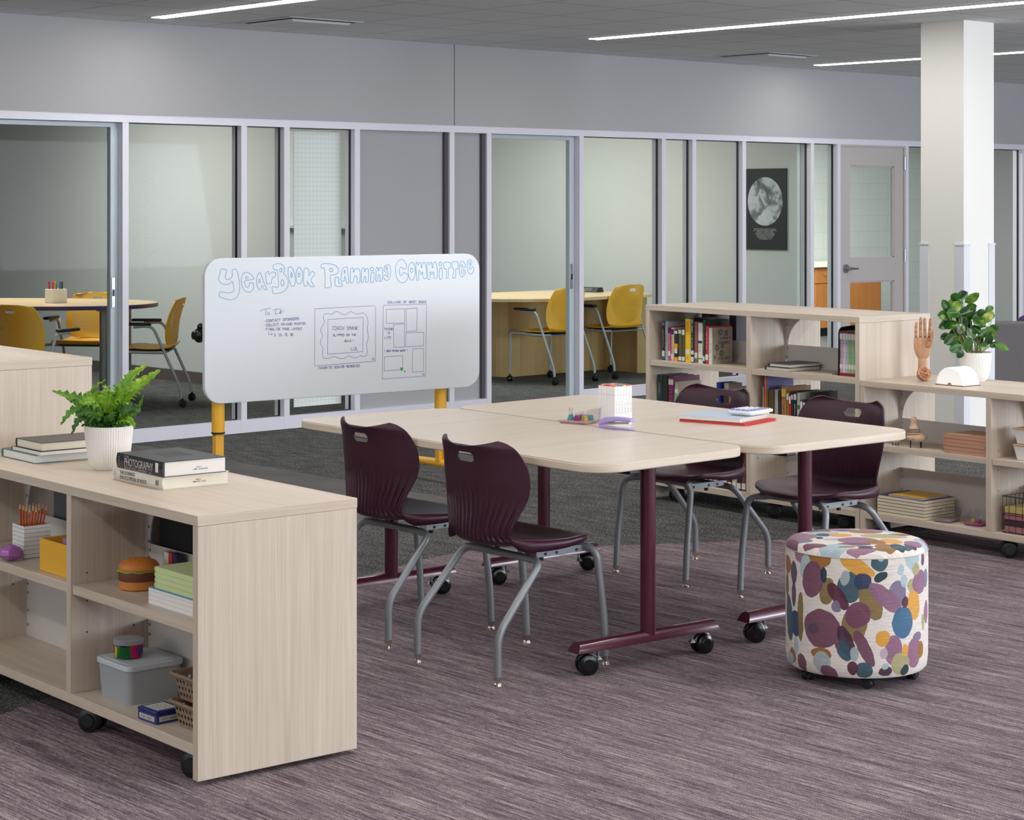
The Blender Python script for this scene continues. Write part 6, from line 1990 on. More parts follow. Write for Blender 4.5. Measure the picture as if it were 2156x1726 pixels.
# yellow bin with index cards
YB = mat('mustard_bin', (232, 176, 56), 0.5)
t = thing('storage_bin', 'mustard yellow open bin holding coloured cards, left of the divider', 'bin', loc(NO, 0.136, 0.925, 0.4423), ANG)
mb = MB()
A_, B_ = 0.098, 0.112
for q in ((-A_, -B_, A_, -B_ + .003), (-A_, B_ - .003, A_, B_), (-A_, -B_ + .003, -A_ + .003, B_ - .003), (A_ - .003, -B_ + .003, A_, B_ - .003)):
    mb.box(q[0], q[1], 0, q[2], q[3], 0.101)
mb.box(-A_ + .002, -B_ + .002, 0, A_ - .002, B_ - .002, 0.004)
mb.build('bin_body', YB, t, bevel=0.0015)
for k, (nm, cc, hh) in enumerate([('lilac', (168, 120, 168), 0.104), ('mint green', (130, 190, 150), 0.106), ('coral', (220, 110, 90), 0.110), ('pink', (220, 150, 180), 0.102)]):
    q = MB().box(-0.004, -0.075, 0, 0.004, 0.045, hh).build('card_pack', mat('cards_' + k * 'i' + 'c', cc, 0.7))
    tag(q, nm + ' pack of index cards standing in the mustard bin', 'index cards', 'index cards in the mustard bin', loc(NO, 0.075 + k * 0.022, 0.90, 0.4466), ANG)
# hamburger shaped box
t = thing('burger_box', 'stacking hamburger shaped box with sesame bun lid on the near shelf', 'box', loc(NO, 0.135, 0.574, 0.4423), 0)
t.scale = (1.02, 1.02, 0.90)
MB().lathe([(0.052, 0), (0.058, 0.004), (0.059, 0.030)], 40).build('lower_bun', mat('bun_orange', (200, 126, 56), 0.5), t)
MB().lathe([(0.0595, 0.0302), (0.0605, 0.034), (0.0605, 0.056), (0.0595, 0.060)], 40).build('patty', mat('patty_brown', (98, 54, 32), 0.6), t)
lf_ = MB()
n = 60
vs = [(0, 0, 0.063)] + [((0.063 + 0.002 * sin(j * 1.3)) * cos(2 * pi * j / n), (0.063 + 0.002 * sin(j * 1.3)) * sin(2 * pi * j / n), 0.0615 + 0.0015 * sin(j * 0.9)) for j in range(n)]
lf_.add(vs, [(0, 1 + j, 1 + (j + 1) % n) for j in range(n)]).build('lettuce', mat('lettuce_green', (140, 190, 60), 0.5), t, solid=0.0016)
MB().lathe([(0.0585, 0.0632), (0.0605, 0.068), (0.058, 0.080), (0.049, 0.091), (0.030, 0.099), (0.0003, 0.102)], 40).build('upper_bun', mat('bun_brown', (196, 118, 48), 0.45), t)
sm = MB()
for k in range(26):
    a, r_ = k * 2.4, 0.008 + 0.0075 * sqrt(k)
    if r_ > 0.046:
        continue
    z = 0.102 - (r_ / 0.06) ** 2 * 0.0175
    sm.sphere((r_ * cos(a), r_ * sin(a), z), (0.0026, 0.0016, 0.0010), 8, 5)
sm.build('sesame_seeds', mat('sesame', (236, 206, 140), 0.5), t)
# index pad block and green notebooks
t = thing('index_card_block', 'thick white lined card block with blue top edge under the green notebooks', 'card block', loc(NO, 0.045, 0.048, 0.4423), ANG)
MB().box(0, 0, 0, 0.17, 0.305, 0.046).build('card_stack', lined_material('card_block_lines', 0.0125, (232, 230, 226), (186, 190, 196)), t, smooth=0)
MB().box(0, 0, 0.046, 0.17, 0.305, 0.0485).build('blue_top_sheet', mat('sheet_blue', (100, 150, 186), 0.6), t, smooth=0)
GRN = mat('lime_cover', (202, 216, 160), 0.6)
for k in range(4):
    pad('green_notebook', ['bottom', 'second from bottom', 'second from top', 'top'][k] + ' lime green notebook of the stack by the near end panel', 'lime green notebooks', 0.258, 0.18, 0.0150, GRN, GRN, NO, 0.052 + 0.001 * (k % 2), 0.070 - 0.001 * (k % 3), 0.4911 + k * 0.0153, 0)
t = thing('clear_box', 'small clear box with red and navy stripes behind the green notebooks', 'box', loc(NO, 0.236, 0.545, 0.4423), ANG)
MB().box(-0.012, -0.04, 0.002, 0.012, -0.012, 0.098).build('navy_stripe', mat('stripe_navy', (40, 46, 80), 0.5), t, smooth=0)
MB().box(-0.012, -0.012, 0.002, 0.012, 0.010, 0.098).build('red_stripe', mat('stripe_red', (196, 50, 36), 0.5), t, smooth=0)
MB().box(-0.012, 0.010, 0.002, 0.012, 0.036, 0.098).build('white_stripe', mat('stripe_white', (220, 214, 204), 0.5), t, smooth=0)
MB().box(-0.015, -0.043, 0, 0.015, 0.043, 0.102).build('clear_case', ACRYLIC, t, smooth=0, bevel=0.001)
# frosted tub, clip tub
FR = frosted('frosted_plastic', (196, 202, 206), 0.62)
FRL = frosted('frosted_lid', (214, 222, 228), 0.80)
t = thing('plastic_tub', 'frosted plastic storage tub with lid on the bottom shelf', 'container', loc(NO, 0.152, 0.600, 0.1123), ANG)
def rtub(a, b_, a2, b2_, z0, z1, r_, th=0.002):
    mb = MB()
    o1 = round_poly([(-a, -b_), (a, -b_), (a, b_), (-a, b_)], r_, 5)
    o2 = round_poly([(-a2, -b2_), (a2, -b2_), (a2, b2_), (-a2, b2_)], r_, 5)
    n = len(o1)
    vs = [(p[0], p[1], z0) for p in o1] + [(p[0], p[1], z1) for p in o2]
    mb.add(vs, [tuple(range(n - 1, -1, -1))] + [(i, (i + 1) % n, n + (i + 1) % n, n + i) for i in range(n)])
    return mb
rtub(0.088, 0.090, 0.094, 0.098, 0.0, 0.103, 0.022).build('tub_body', FR, t, smooth=50)
ol = round_poly([(-0.099, -0.103), (0.099, -0.103), (0.099, 0.103), (-0.099, 0.103)], 0.026, 6)
MB().prism(ol, 0.100, 0.117).build('lid', FRL, t, smooth=50, bevel=0.003)
MB().prism([(p[0] * 0.82, p[1] * 0.82) for p in ol], 0.117, 0.1185).build('lid_panel', FRL, t, smooth=50)
t = thing('paper_clip_tub', 'round clear tub of green, pink and yellow paper clips on the frosted lid', 'container', loc(NO, 0.120, 0.612, 0.2309), ANG + radians(-42))
TUB = glass_mat('clear_tub', (0.90, 0.90, 0.92))
MB().lathe([(0.0405, 0.0), (0.043, 0.004), (0.043, 0.045)], 36).build('clear_body', TUB, t, recalc=False)
MB().lathe([(0.045, 0.043), (0.045, 0.056), (0.042, 0.059), (0.0003, 0.0595)], 36).build('clear_lid', frosted('clear_plastic_lid', (222, 224, 228), 0.28), t)
secs = [('green', (20, 120, 50), 185, 258), ('pink', (226, 40, 110), 258, 335), ('yellow', (240, 190, 20), 150, 185), ('white', (210, 210, 206), 335, 360), ('orange', (240, 120, 40), 0, 70), ('blue', (40, 90, 180), 70, 150)]
for nm, cc, a0, a1 in secs:
    mb = MB()
    k0 = a0
    while k0 < a1 - 3:
        for rr_ in (0.0385, 0.031):
            a = radians(k0 + 42)
            c = Vector((rr_ * cos(a), rr_ * sin(a), 0.003))
            u = Vector((-sin(a), cos(a), 0))
            pts = [c + u * 0.0028 + Vector((0, 0, 0.004)), c + u * 0.0028 + Vector((0, 0, 0.030)), c + Vector((0, 0, 0.0335)), c - u * 0.0028 + Vector((0, 0, 0.030)), c - u * 0.0028 + Vector((0, 0, 0.004)), c + Vector((0, 0, 0.001)), c + u * 0.0015 + Vector((0, 0, 0.003)), c + u * 0.0012 + Vector((0, 0, 0.025))]
            mb.tube(pts, 0.0011, 5)
        k0 += 7
    o = mb.build('paper_clips', mat('clips_' + nm, cc, 0.35), t)
    o['kind'] = 'stuff'
    o['label'] = nm + ' paper clips'
q = MB()
for k in range(14):
    a, b_ = radians(285 + 42 + k * 5 - 5), radians(285 + 42 + k * 5)
    q.add([(0.0434 * cos(a), 0.0434 * sin(a), 0.014), (0.0434 * cos(b_), 0.0434 * sin(b_), 0.014), (0.0434 * cos(b_), 0.0434 * sin(b_), 0.034), (0.0434 * cos(a), 0.0434 * sin(a), 0.034)], [(0, 1, 2, 3)])
q.build('blue_label', mat('label_blue', (50, 70, 140), 0.5), t)
# playing card tin
t = thing('card_tin', 'blue and white playing card tin in front of the tan baskets', 'tin', loc(NO, 0.022, 0.268, 0.1123), ANG + radians(3))
MB().box(0, 0, 0, 0.090, 0.098, 0.027).build('tin_body', mat('tin_blue', (46, 56, 128), 0.35, 0.2), t, bevel=0.003, bseg=3)
MB().box(-0.0015, -0.0015, 0.0272, 0.0915, 0.0995, 0.037).build('tin_lid', mat('tin_lid_blue', (40, 48, 116), 0.35, 0.2), t, bevel=0.004, bseg=3)
MB().box(0.012, 0.012, 0.0371, 0.078, 0.086, 0.0378).build('lid_panel', mat('tin_panel', (200, 206, 210), 0.4), t, bevel=0.0003)
q = MB()
for k in range(8):
    q.sphere((0.028 + 0.016 * (k % 3), 0.026 + 0.018 * (k // 3), 0.0379), (0.0045, 0.0022, 0.0004), 10, 4)
q.build('red_pips', mat('pip_red', (190, 50, 60), 0.5), t)
q = MB().box(-0.0004, 0.010, 0.007, 0.0002, 0.088, 0.021).box(0.010, -0.0004, 0.007, 0.080, 0.0002, 0.021)
q.build('side_label', mat('tin_label', (206, 202, 192), 0.5), t, smooth=0)
q = MB()
hand_text(q, 'DOMINOES', (-0.0007, 0.080, 0.010), (0, -1, 0), (0, 0, 1), 0.007, 0.064, 0.0013, (-1, 0, 0))
hand_text(q, 'DOMINOES', (0.018, -0.0007, 0.011), (1, 0, 0), (0, 0, 1), 0.005, 0.054, 0.001, (0, -1, 0))
q.build('lettering', mat('tin_text', (70, 66, 70), 0.5), t, smooth=0)


def basket(label, O, d, s, z):
    t = thing('small_basket', label, 'basket', loc(O, d, s, z), ANG, 'two tan perforated baskets')
    TAN = mat('tan_plastic', (140, 116, 96), 0.5)
    TP = perforated('perforated_tan_plastic', (136, 116, 96), 0.0187, 0.27)
    a, b_, a2, b2_, z1 = 0.078, 0.080, 0.092, 0.095, 0.072
    o1 = round_poly([(-a, -b_), (a, -b_), (a, b_), (-a, b_)], 0.016, 4)
    o2 = round_poly([(-a2, -b2_), (a2, -b2_), (a2, b2_), (-a2, b2_)], 0.016, 4)
    n = len(o1)
    mb = MB()
    s_ = 0
    for i in range(n):
        i2 = (i + 1) % n
        L_ = (Vector(o2[i2]) - Vector(o2[i])).length
        lo = lambda p, q, f: (p[0] * (1 - f) + q[0] * f, p[1] * (1 - f) + q[1] * f)
        za, zb = 0.006, 0.062
        fa, fb = za / z1, zb / z1
        A1, A2, B1, B2 = lo(o1[i], o2[i], fa), lo(o1[i2], o2[i2], fa), lo(o1[i], o2[i], fb), lo(o1[i2], o2[i2], fb)
        mb.add([(A1[0], A1[1], za), (A2[0], A2[1], za), (B2[0], B2[1], zb), (B1[0], B1[1], zb)], [(0, 1, 2, 3)], 0, [(s_, 0), (s_ + L_, 0), (s_ + L_, 0.056), (s_, 0.056)])
        mb.add([(o1[i][0], o1[i][1], 0), (o1[i2][0], o1[i2][1], 0), (A2[0], A2[1], za), (A1[0], A1[1], za)], [(0, 1, 2, 3)], 1)
        mb.add([(B1[0], B1[1], zb), (B2[0], B2[1], zb), (o2[i2][0], o2[i2][1], z1), (o2[i][0], o2[i][1], z1)], [(0, 1, 2, 3)], 1)
        s_ += L_
    mb.add([(p[0], p[1], 0) for p in o1], [tuple(range(n - 1, -1, -1))], 1)
    mb.build('basket_body', [TP, TAN], t, smooth=40, recalc=False)
    rim = round_poly([(-0.098, -0.101), (0.098, -0.101), (0.098, 0.101), (-0.098, 0.101)], 0.02, 5)
    MB().tube([(p[0], p[1], z1) for p in rim], 0.006, 8, closed=True, flat=0.8).build('rim', TAN, t)
    return t
bk = basket('lower tan perforated basket on the bottom shelf beside the end panel', NO, 0.148, 0.150, 0.1123)
basket('upper tan perforated basket stacked on the lower one', NO, 0.150, 0.150, 0.1905)
t = thing('crayon_box', 'small red and yellow crayon box leaning behind the tan baskets', 'box', loc(NO, 0.10, 0.285, 0.1495), ANG)
t.location = loc(NO, 0.125, 0.272, 0.1123)
MB().box(0, 0, 0, 0.05, 0.014, 0.058).build('red_part', mat('crayon_red', (190, 40, 46), 0.5), t, smooth=0)
MB().box(0, 0, 0.058, 0.05, 0.014, 0.095).build('yellow_part', mat('crayon_yellow', (236, 170, 40), 0.5), t, smooth=0)

# dark things stored in the far half of the near bookcase
t = thing('fabric_bag', 'black fabric bag standing in the far half of the near bookcase', 'bag', loc(NO, 0.375, 0.600, 0.4423), ANG)
mb = MB()
ol = round_poly([(-0.09, -0.115), (0.09, -0.115), (0.09, 0.138), (-0.09, 0.138)], 0.03, 5)
mb.prism(ol, 0, 0.225)
mb.build('bag_body', mat('black_canvas', (24, 26, 30), 0.9, noise_amt=0.2, noise_scale=400), t, smooth=40, bevel=0.02, bseg=3)
MB().tube(fillet([(-0.04, 0.0, 0.222), (-0.04, 0.0, 0.245), (0.04, 0.0, 0.245), (0.04, 0.0, 0.222)], 0.02), 0.006, 8).build('carry_loop', BLACK, t)
t = thing('speckled_binder', 'dark speckled binder beside the black bag in the near bookcase', 'binder', loc(NO, 0.29, 0.400, 0.4423), ANG)
MB().box(0, 0, 0, 0.20, 0.070, 0.235).build('cover', mat('speckled_grey', (70, 62, 74), 0.9, noise_amt=0.7, noise_scale=500), t, bevel=0.004)
t = thing('grey_binder', 'slate grey document box in the far half of the near bookcase, left bay', 'box', loc(NO, 0.30, 1.20, 0.4423), ANG)
MB().box(0, 0, 0, 0.19, 0.27, 0.235).build('box_body', mat('slate_card', (92, 96, 100), 0.8), t, bevel=0.003)

# ------------------------------------------------------------------ things on and in the low right bookcase
# rubber band ball
t = thing('rubber_band_ball', 'ball of multicoloured rubber bands on the low right bookcase', 'ball', loc(FO, 0.205, -0.222, 0.7412 + 0.034), 0)
bandc = [(214, 70, 50), (240, 190, 40), (236, 228, 220), (60, 100, 170), (230, 120, 50), (90, 160, 110), (130, 60, 120), (226, 90, 120), (240, 214, 90), (196, 40, 40)]
bm_ = [mat('band_%d' % i, c, 0.6) for i, c in enumerate(bandc)]
mb = MB().sphere((0, 0, 0), 0.0305, 24, 14, 0)
rr = random.Random(4)
for k in range(80):
    n_ = Vector((rr.gauss(0, 1), rr.gauss(0, 1), rr.gauss(0, 1))).normalized()
    u = n_.orthogonal().normalized()
    v = n_.cross(u)
    off = rr.uniform(-0.012, 0.012)
    R2 = sqrt(0.0318 ** 2 - off * off)
    mb.tube([n_ * off + (u * cos(2 * pi * q / 22) + v * sin(2 * pi * q / 22)) * R2 for q in range(22)], rr.choice((0.0010, 0.0014, 0.0018)), 5, rr.randrange(10), closed=True)
mb.build('wound_bands', bm_, t)

# wooden mannequin hand: palm toward the room, thumb to the right
t = thing('wooden_hand', 'jointed wooden mannequin hand standing upright, palm to the camera', 'mannequin hand', loc(FO, 0.357, -0.093, 0.7412), radians(-42.3 + 0))
# local x = right in the picture, y = away, z up
SEC = [(0.0, 0.026, 0.022), (0.002, 0.0265, 0.0225), (0.055, 0.0225, 0.020), (0.092, 0.0220, 0.0185), (0.094, 0.0205, 0.017)]
def ell_lathe(mb, secs, cx=0.0, n=28, mi=0):
    vs, fs = [], []
    for (z, rx, ry) in secs:
        for j in range(n):
            a = 2 * pi * j / n
            vs.append((cx + rx * cos(a), ry * sin(a), z))
    k = len(secs)
    for i in range(k - 1):
        for j in range(n):
            fs.append((i * n + j, i * n + (j + 1) % n, (i + 1) * n + (j + 1) % n, (i + 1) * n + j))
    fs.append(tuple(range(n - 1, -1, -1)))
    fs.append(tuple((k - 1) * n + j for j in range(n)))
    return mb.add(vs, fs, mi)
ell_lathe(MB(), SEC).build('forearm', BEECH, t, smooth=50)
ell_lathe(MB(), [(0.094, 0.021, 0.016), (0.097, 0.0255, 0.017), (0.115, 0.036, 0.0175), (0.135, 0.0425, 0.017), (0.160, 0.0445, 0.016), (0.193, 0.0425, 0.0145), (0.196, 0.041, 0.013)]).build('palm', BEECH, t, smooth=50)
def phal(mb, a, b_, r0, r1):
    a, b_ = Vector(a), Vector(b_)
    d = (b_ - a)
    mb.tube([a, a + d * 0.04, a + d * 0.5, a + d * 0.93, b_], [r0 * 0.75, r0, (r0 + r1) / 2 * 0.97, r1, r1 * 0.72], 16)
fing = [(-0.0325, [(0.0, 0.198), (-0.001, 0.224), (-0.0005, 0.246), (0.0005, 0.269)], 0.0078), (-0.0105, [(0.0, 0.198), (0.0, 0.236), (0.0, 0.264), (0.0, 0.292)], 0.0088),
        (0.0105, [(0.0, 0.198), (0.0, 0.234), (-0.001, 0.262), (-0.002, 0.288)], 0.0086), (0.0305, [(0.0, 0.198), (0.0035, 0.232), (0.006, 0.258), (0.0075, 0.288)], 0.0085)]
for i, (fx, js, r_) in enumerate(fing):
    mb = MB()
    for k in range(3):
        (x0, z0), (x1, z1) = js[k], js[k + 1]
        yb = [0, -0.001, -0.003, -0.007][k]
        yc = [0, -0.001, -0.003, -0.007][k + 1]
        phal(mb, (fx + x0, yb, z0 + 0.0008), (fx + x1, yc, z1 - 0.0006), r_, r_ * (0.98 - 0.05 * k))
    mb.sphere((fx + js[3][0], -0.007, js[3][1] - 0.003), r_ * 0.86, 14, 10)
    mb.build('finger', BEECH, t, smooth=50)
mb = MB()
phal(mb, (0.026, -0.013, 0.150), (0.037, -0.018, 0.176), 0.0115, 0.0105)
phal(mb, (0.0375, -0.018, 0.178), (0.0445, -0.018, 0.204), 0.0105, 0.0090)
phal(mb, (0.045, -0.018, 0.206), (0.0485, -0.017, 0.226), 0.0090, 0.0070)
mb.sphere((0.0486, -0.017, 0.224), 0.0068, 12, 8)
mb.build('thumb', BEECH, t, smooth=50)
JR = mat('joint_line', (70, 44, 32), 0.8)
mb = MB()
for i, (fx, js, r_) in enumerate(fing):
    for k in (0, 1, 2):
        mb.cyl((fx + js[k][0], -0.001, js[k][1] - 0.0015), (fx + js[k][0], -0.001, js[k][1] + 0.0015), r_ * 0.78, n=14)
mb.build('joint_pins', JR, t)

# open book lamp with accordion paper
t = thing('book_lamp', 'open accordion paper book lamp glowing white on the low right bookcase', 'lamp', loc(FO, 0.168, -0.453, 0.7412), ANG)
# local y = width of the open fan, x = length of the spine
BR = mat('walnut_cover', (120, 78, 62), 0.5)
MB().box(-0.062, -0.083, 0, 0.062, -0.004, 0.0035).build('cover_board', BR, t, bevel=0.0005)
MB().box(-0.062, 0.004, 0, 0.062, 0.083, 0.0035).build('cover_board', BR, t, bevel=0.0005)
MB().cyl((-0.062, 0, 0.004), (0.062, 0, 0.004), 0.004, n=12).build('spine_pin', STEEL, t)
PL_, ntp, bpp = new_mat('glowing_paper')
bpp.inputs['Base Color'].default_value = lin((248, 247, 244))
bpp.inputs['Roughness'].default_value = 0.7
bpp.inputs['Emission Color'].default_value = (1, 0.99, 0.97, 1)
bpp.inputs['Emission Strength'].default_value = 0.10
mb = MB()
npl = 56
vs, fs = [], []
for x in (-0.060, 0.060):
    for k in range(npl + 1):
        a = pi * k / npl
        ro = 0.081 if k % 2 == 0 else 0.074
        vs.append((x, 0.012 * cos(a), 0.004 + 0.010 * sin(a)))
        vs.append((x, ro * cos(a), 0.0045 + ro * sin(a)))
o_ = 2 * (npl + 1)
for k in range(npl):
    a, b_ = 2 * k, 2 * k + 2
    fs.append((a + 1, b_ + 1, o_ + b_ + 1, o_ + a + 1))
    fs.append((a, a + 1, b_ + 1, b_))
    fs.append((o_ + a, o_ + b_, o_ + b_ + 1, o_ + a + 1))
mb.add(vs, fs).build('pleated_paper', PL_, t, smooth=0, recalc=False)


# small wooden figures
SKIN = mat('pale_turned_wood', (214, 180, 152), 0.5, noise_amt=0.05, noise_scale=60)
t = thing('wooden_figure', 'wooden bird-like figure with striped neck sitting on a pebble body with black legs', 'figurine', loc(FO, 0.055, -0.298, 0.4423), radians(-42.3), 'little wooden figures')
MB().sphere((0.004, 0, 0.047), (0.049, 0.034, 0.023), 32, 16).build('pebble_body', SKIN, t, smooth=80)
MB().lathe([(0.029, 0.066), (0.027, 0.080), (0.022, 0.094), (0.0165, 0.106), (0.0150, 0.116), (0.0165, 0.126), (0.0155, 0.136), (0.010, 0.143), (0.0003, 0.1455)], 28, (-0.010, 0, 0)).build('upper_body', SKIN, t)
mb = MB()
for z, r_ in ((0.072, 0.0290), (0.079, 0.0280), (0.086, 0.0262)):
    mb.lathe([(r_, z), (r_ + 0.0006, z + 0.0015), (r_, z + 0.003)], 28, (-0.010, 0, 0))
mb.build('stripes', mat('stripe_black', (44, 38, 40), 0.6), t, recalc=True)
mb = MB()
for (x, y) in ((-0.028, -0.015), (-0.022, 0.012), (0.018, -0.017), (0.026, 0.008)):
    mb.cyl((x * 1.05, y, 0), (x, y, 0.038), 0.0022, 0.0034, n=10)
mb.build('legs', BLACK, t)
mb = MB()
for p in ((-0.016, -0.0135, 0.128), (-0.004, -0.0135, 0.128), (-0.018, -0.029, 0.052), (0.014, -0.031, 0.055)):
    mb.sphere(p, 0.0017, 8, 6)
mb.add([(-0.013, -0.0162, 0.122), (-0.007, -0.0162, 0.122), (-0.010, -0.0225, 0.119)], [(0, 1, 2)])
mb.tube([(-0.024, -0.0285, 0.043), (-0.018, -0.031, 0.042), (-0.012, -0.032, 0.043)], 0.0009, 6)
mb.build('face_marks', BLACK, t)
t = thing('wooden_figure', 'tiny round wooden figure with black cap and legs at the shelf edge', 'figurine', loc(FO, 0.050, -0.178, 0.4423), radians(-42.3), 'little wooden figures')
MB().sphere((0, 0, 0.025), (0.026, 0.021, 0.0155), 28, 14).build('pebble_body', SKIN, t, smooth=80)
MB().lathe([(0.014, 0.036), (0.011, 0.041), (0.0003, 0.044)], 20).build('cap', mat('stripe_black', (44, 38, 40), 0.6), t)
mb = MB()
for (x, y) in ((-0.014, -0.006), (0.0, -0.010), (0.013, -0.005)):
    mb.cyl((x, y, 0), (x, y, 0.018), 0.0016, 0.0024, n=8)
mb.build('legs', BLACK, t)
mb = MB()
for p in ((-0.008, -0.019, 0.028), (0.006, -0.0195, 0.028), (-0.001, -0.021, 0.022)):
    mb.sphere(p, 0.0014, 8, 6)
mb.build('face_marks', BLACK, t)

# white boxes with wooden lids (right edge)
for k, lb in enumerate(('lower', 'upper')):
    t = thing('tapered_box', lb + ' white tapered box with wooden lid at the right picture edge', 'box', loc(FO, 0.13, -0.965, 0.4423 + k * 0.0735), ANG, 'white tapered boxes')
    MB().frustum((0, 0), (0.082, 0.088), (0.094, 0.100), 0, 0.064).build('box_body', WHITE, t, bevel=0.002)
    MB().box(-0.097, -0.103, 0.0642, 0.097, 0.103, 0.071).build('wooden_lid', BEECH, t, bevel=0.002)

# black wire basket with folders (right edge)
t = thing('wire_basket', 'black wire basket with coloured folders at the right picture edge', 'basket', loc(FO, 0.025, -1.10, 0.1123), ANG)
mb = MB()
X0, X1, Y0, Y1, HH = 0.0, 0.215, 0.0, 0.285, 0.165
for z in (0.003, HH * 0.5, HH):
    mb.tube([(X0, Y0, z), (X1, Y0, z), (X1, Y1, z), (X0, Y1, z)], 0.0018 if z < HH else 0.0028, 6, closed=True)
k = 0
while k <= 8:
    y = Y0 + (Y1 - Y0) * k / 8
    mb.cyl((X0, y, 0.003), (X0, y, HH), 0.0014, n=6).cyl((X1, y, 0.003), (X1, y, HH), 0.0014, n=6).cyl((X0, y, 0.003), (X1, y, 0.003), 0.0014, n=6)
    k += 1
for k in range(1, 7):
    x = X0 + (X1 - X0) * k / 7
    mb.cyl((x, Y0, 0.003), (x, Y0, HH), 0.0014, n=6).cyl((x, Y1, 0.003), (x, Y1, HH), 0.0014, n=6).cyl((x, Y0, 0.003), (x, Y1, 0.003), 0.0014, n=6)
mb.build('wire_frame', BLACK, t)
for k, (nm, cc, z) in enumerate([('dusty rose', (170, 110, 110), 0.006), ('dark', (60, 46, 50), 0.034), ('coral pink', (180, 110, 116), 0.062), ('straw yellow', (190, 174, 100), 0.092)]):
    q = MB().box(0.006, 0.008, 0, 0.209, 0.277, 0.026).build('folder_stack', mat('folder_%d' % k, cc, 0.7, noise_amt=0.15, noise_scale=90))
    tag(q, nm + ' stack of folders lying in the black wire basket', 'folders', 'folders in the wire basket', loc(FO, 0.025, -1.10, 0.1123 + z), ANG)


# ------------------------------------------------------------------ plants
def pot(parent):
    prof = [(0.0003, 0.0), (0.046, 0.0), (0.048, 0.003), (0.055, 0.010), (0.0625, 0.022), (0.067, 0.036), (0.0705, 0.060), (0.0738, 0.090), (0.0770, 0.12), (0.0790, 0.140), (0.0765, 0.1405), (0.0745, 0.130), (0.0003, 0.120)]
    # dense ring for the flutes
    mb = MB()
    dense = []
    for (a, b_) in zip(prof, prof[1:]):
        dense.append(a)
    dense.append(prof[-1])
    mb.lathe(dense, 240, rib=0.0022, ribn=60, ribz=(0.004, 0.136))
    mb.build('pot', CERAMIC, parent, smooth=70)
    MB().lathe([(0.0003, 0.1285), (0.0735, 0.1265)], 40).build('soil', SOIL, parent)


def leaf_mat(name, c1, c2, c3=None, scale=30, trans=0.25):
    m, nt, b = new_mat(name)
    tc = nt.nodes.new('ShaderNodeTexCoord')
    f = nnoise(nt, tc.outputs['Object'], scale, (1, 1, 1), 3)
    pts = [(0.35, c1), (0.6, c2)] + ([(0.72, c3)] if c3 else [])
    c = nramp(nt, f, pts)
    nt.links.new(c, b.inputs['Base Color'])
    b.inputs['Roughness'].default_value = 0.38
    tl = nt.nodes.new('ShaderNodeBsdfTranslucent')
    nt.links.new(c, tl.inputs[0])
    mx = nt.nodes.new('ShaderNodeMixShader')
    mx.inputs[0].default_value = trans
    nt.links.new(b.outputs[0], mx.inputs[1])
    nt.links.new(tl.outputs[0], mx.inputs[2])
    nt.links.new(mx.outputs[0], nt.nodes['Material Output'].inputs[0])
    return m


def frond(mb, st, pts, width, lobes, rnd, mi=0, bare=0.22):
    """lobed, ruffled fern frond along a curved rachis"""
    path = smooth_path(pts, 14)
    n = len(path)
    st.tube(path, [0.0012 * (1 - 0.7 * i / n) + 0.0003 for i in range(n)], 6)
    tip = Vector(path[-1]) - Vector(path[0])
    up = Vector((0, 0, 1))
    per = 7
    tot = lobes * per
    vs, fs = [], []
    for side in (-1, 1):
        base = len(vs)
        roll = -(1.0 if tip.x > 0 else -1.0) * (0.95 if abs(tip.x) > abs(tip.y) * 0.6 else 0.4) + side * 0.18
        for i in range(tot + 1):
            t = bare + (1 - bare) * i / tot
            f = t * (n - 1)
            k = min(int(f), n - 2)
            p = path[k].lerp(path[k + 1], f - k)
            d = (path[k + 1] - path[k]).normalized()
            s = d.cross(up)
            if s.length < 0.05:
                s = d.cross(Vector((1, 0, 0)))
            s.normalize()
            nn = s.cross(d)
            s = (s * cos(roll) + nn * sin(roll)) * side
            nn = d.cross(s)
            ph = (i % per) / per
            lob = (0.66 + 0.34 * (sin(pi * ph) ** 0.6)) * (1 + 0.07 * (i % 2)) if i % per else 0.60
            env = min(1, (t - bare) / 0.12) ** 0.6 * (1 - ((t - 0.35) / 0.65) ** 1.6 * 0.93 if t > 0.35 else 1) * (1 + 0.16 * sin(i * 0.83 + side * 2))
            wv = width * env * lob * (1 + 0.12 * sin(i * 1.7 + side))
            ruf = 0.30 * wv * sin(i * 2 * pi / per + side) + 0.12 * wv * sin(i * 1.9)
            a = p
            m1 = p + s * wv * 0.55 + d * wv * 0.18 + nn * (wv * 0.14)
            e = p + s * wv + d * wv * 0.22 + nn * (ruf - 0.1 * wv)
            vs += [a, m1, e]
        for i in range(tot):
            for j in range(2):
                q = base + i * 3 + j
                fs.append((q, q + 1, q + 4, q + 3))
    mb.add(vs, fs, mi)


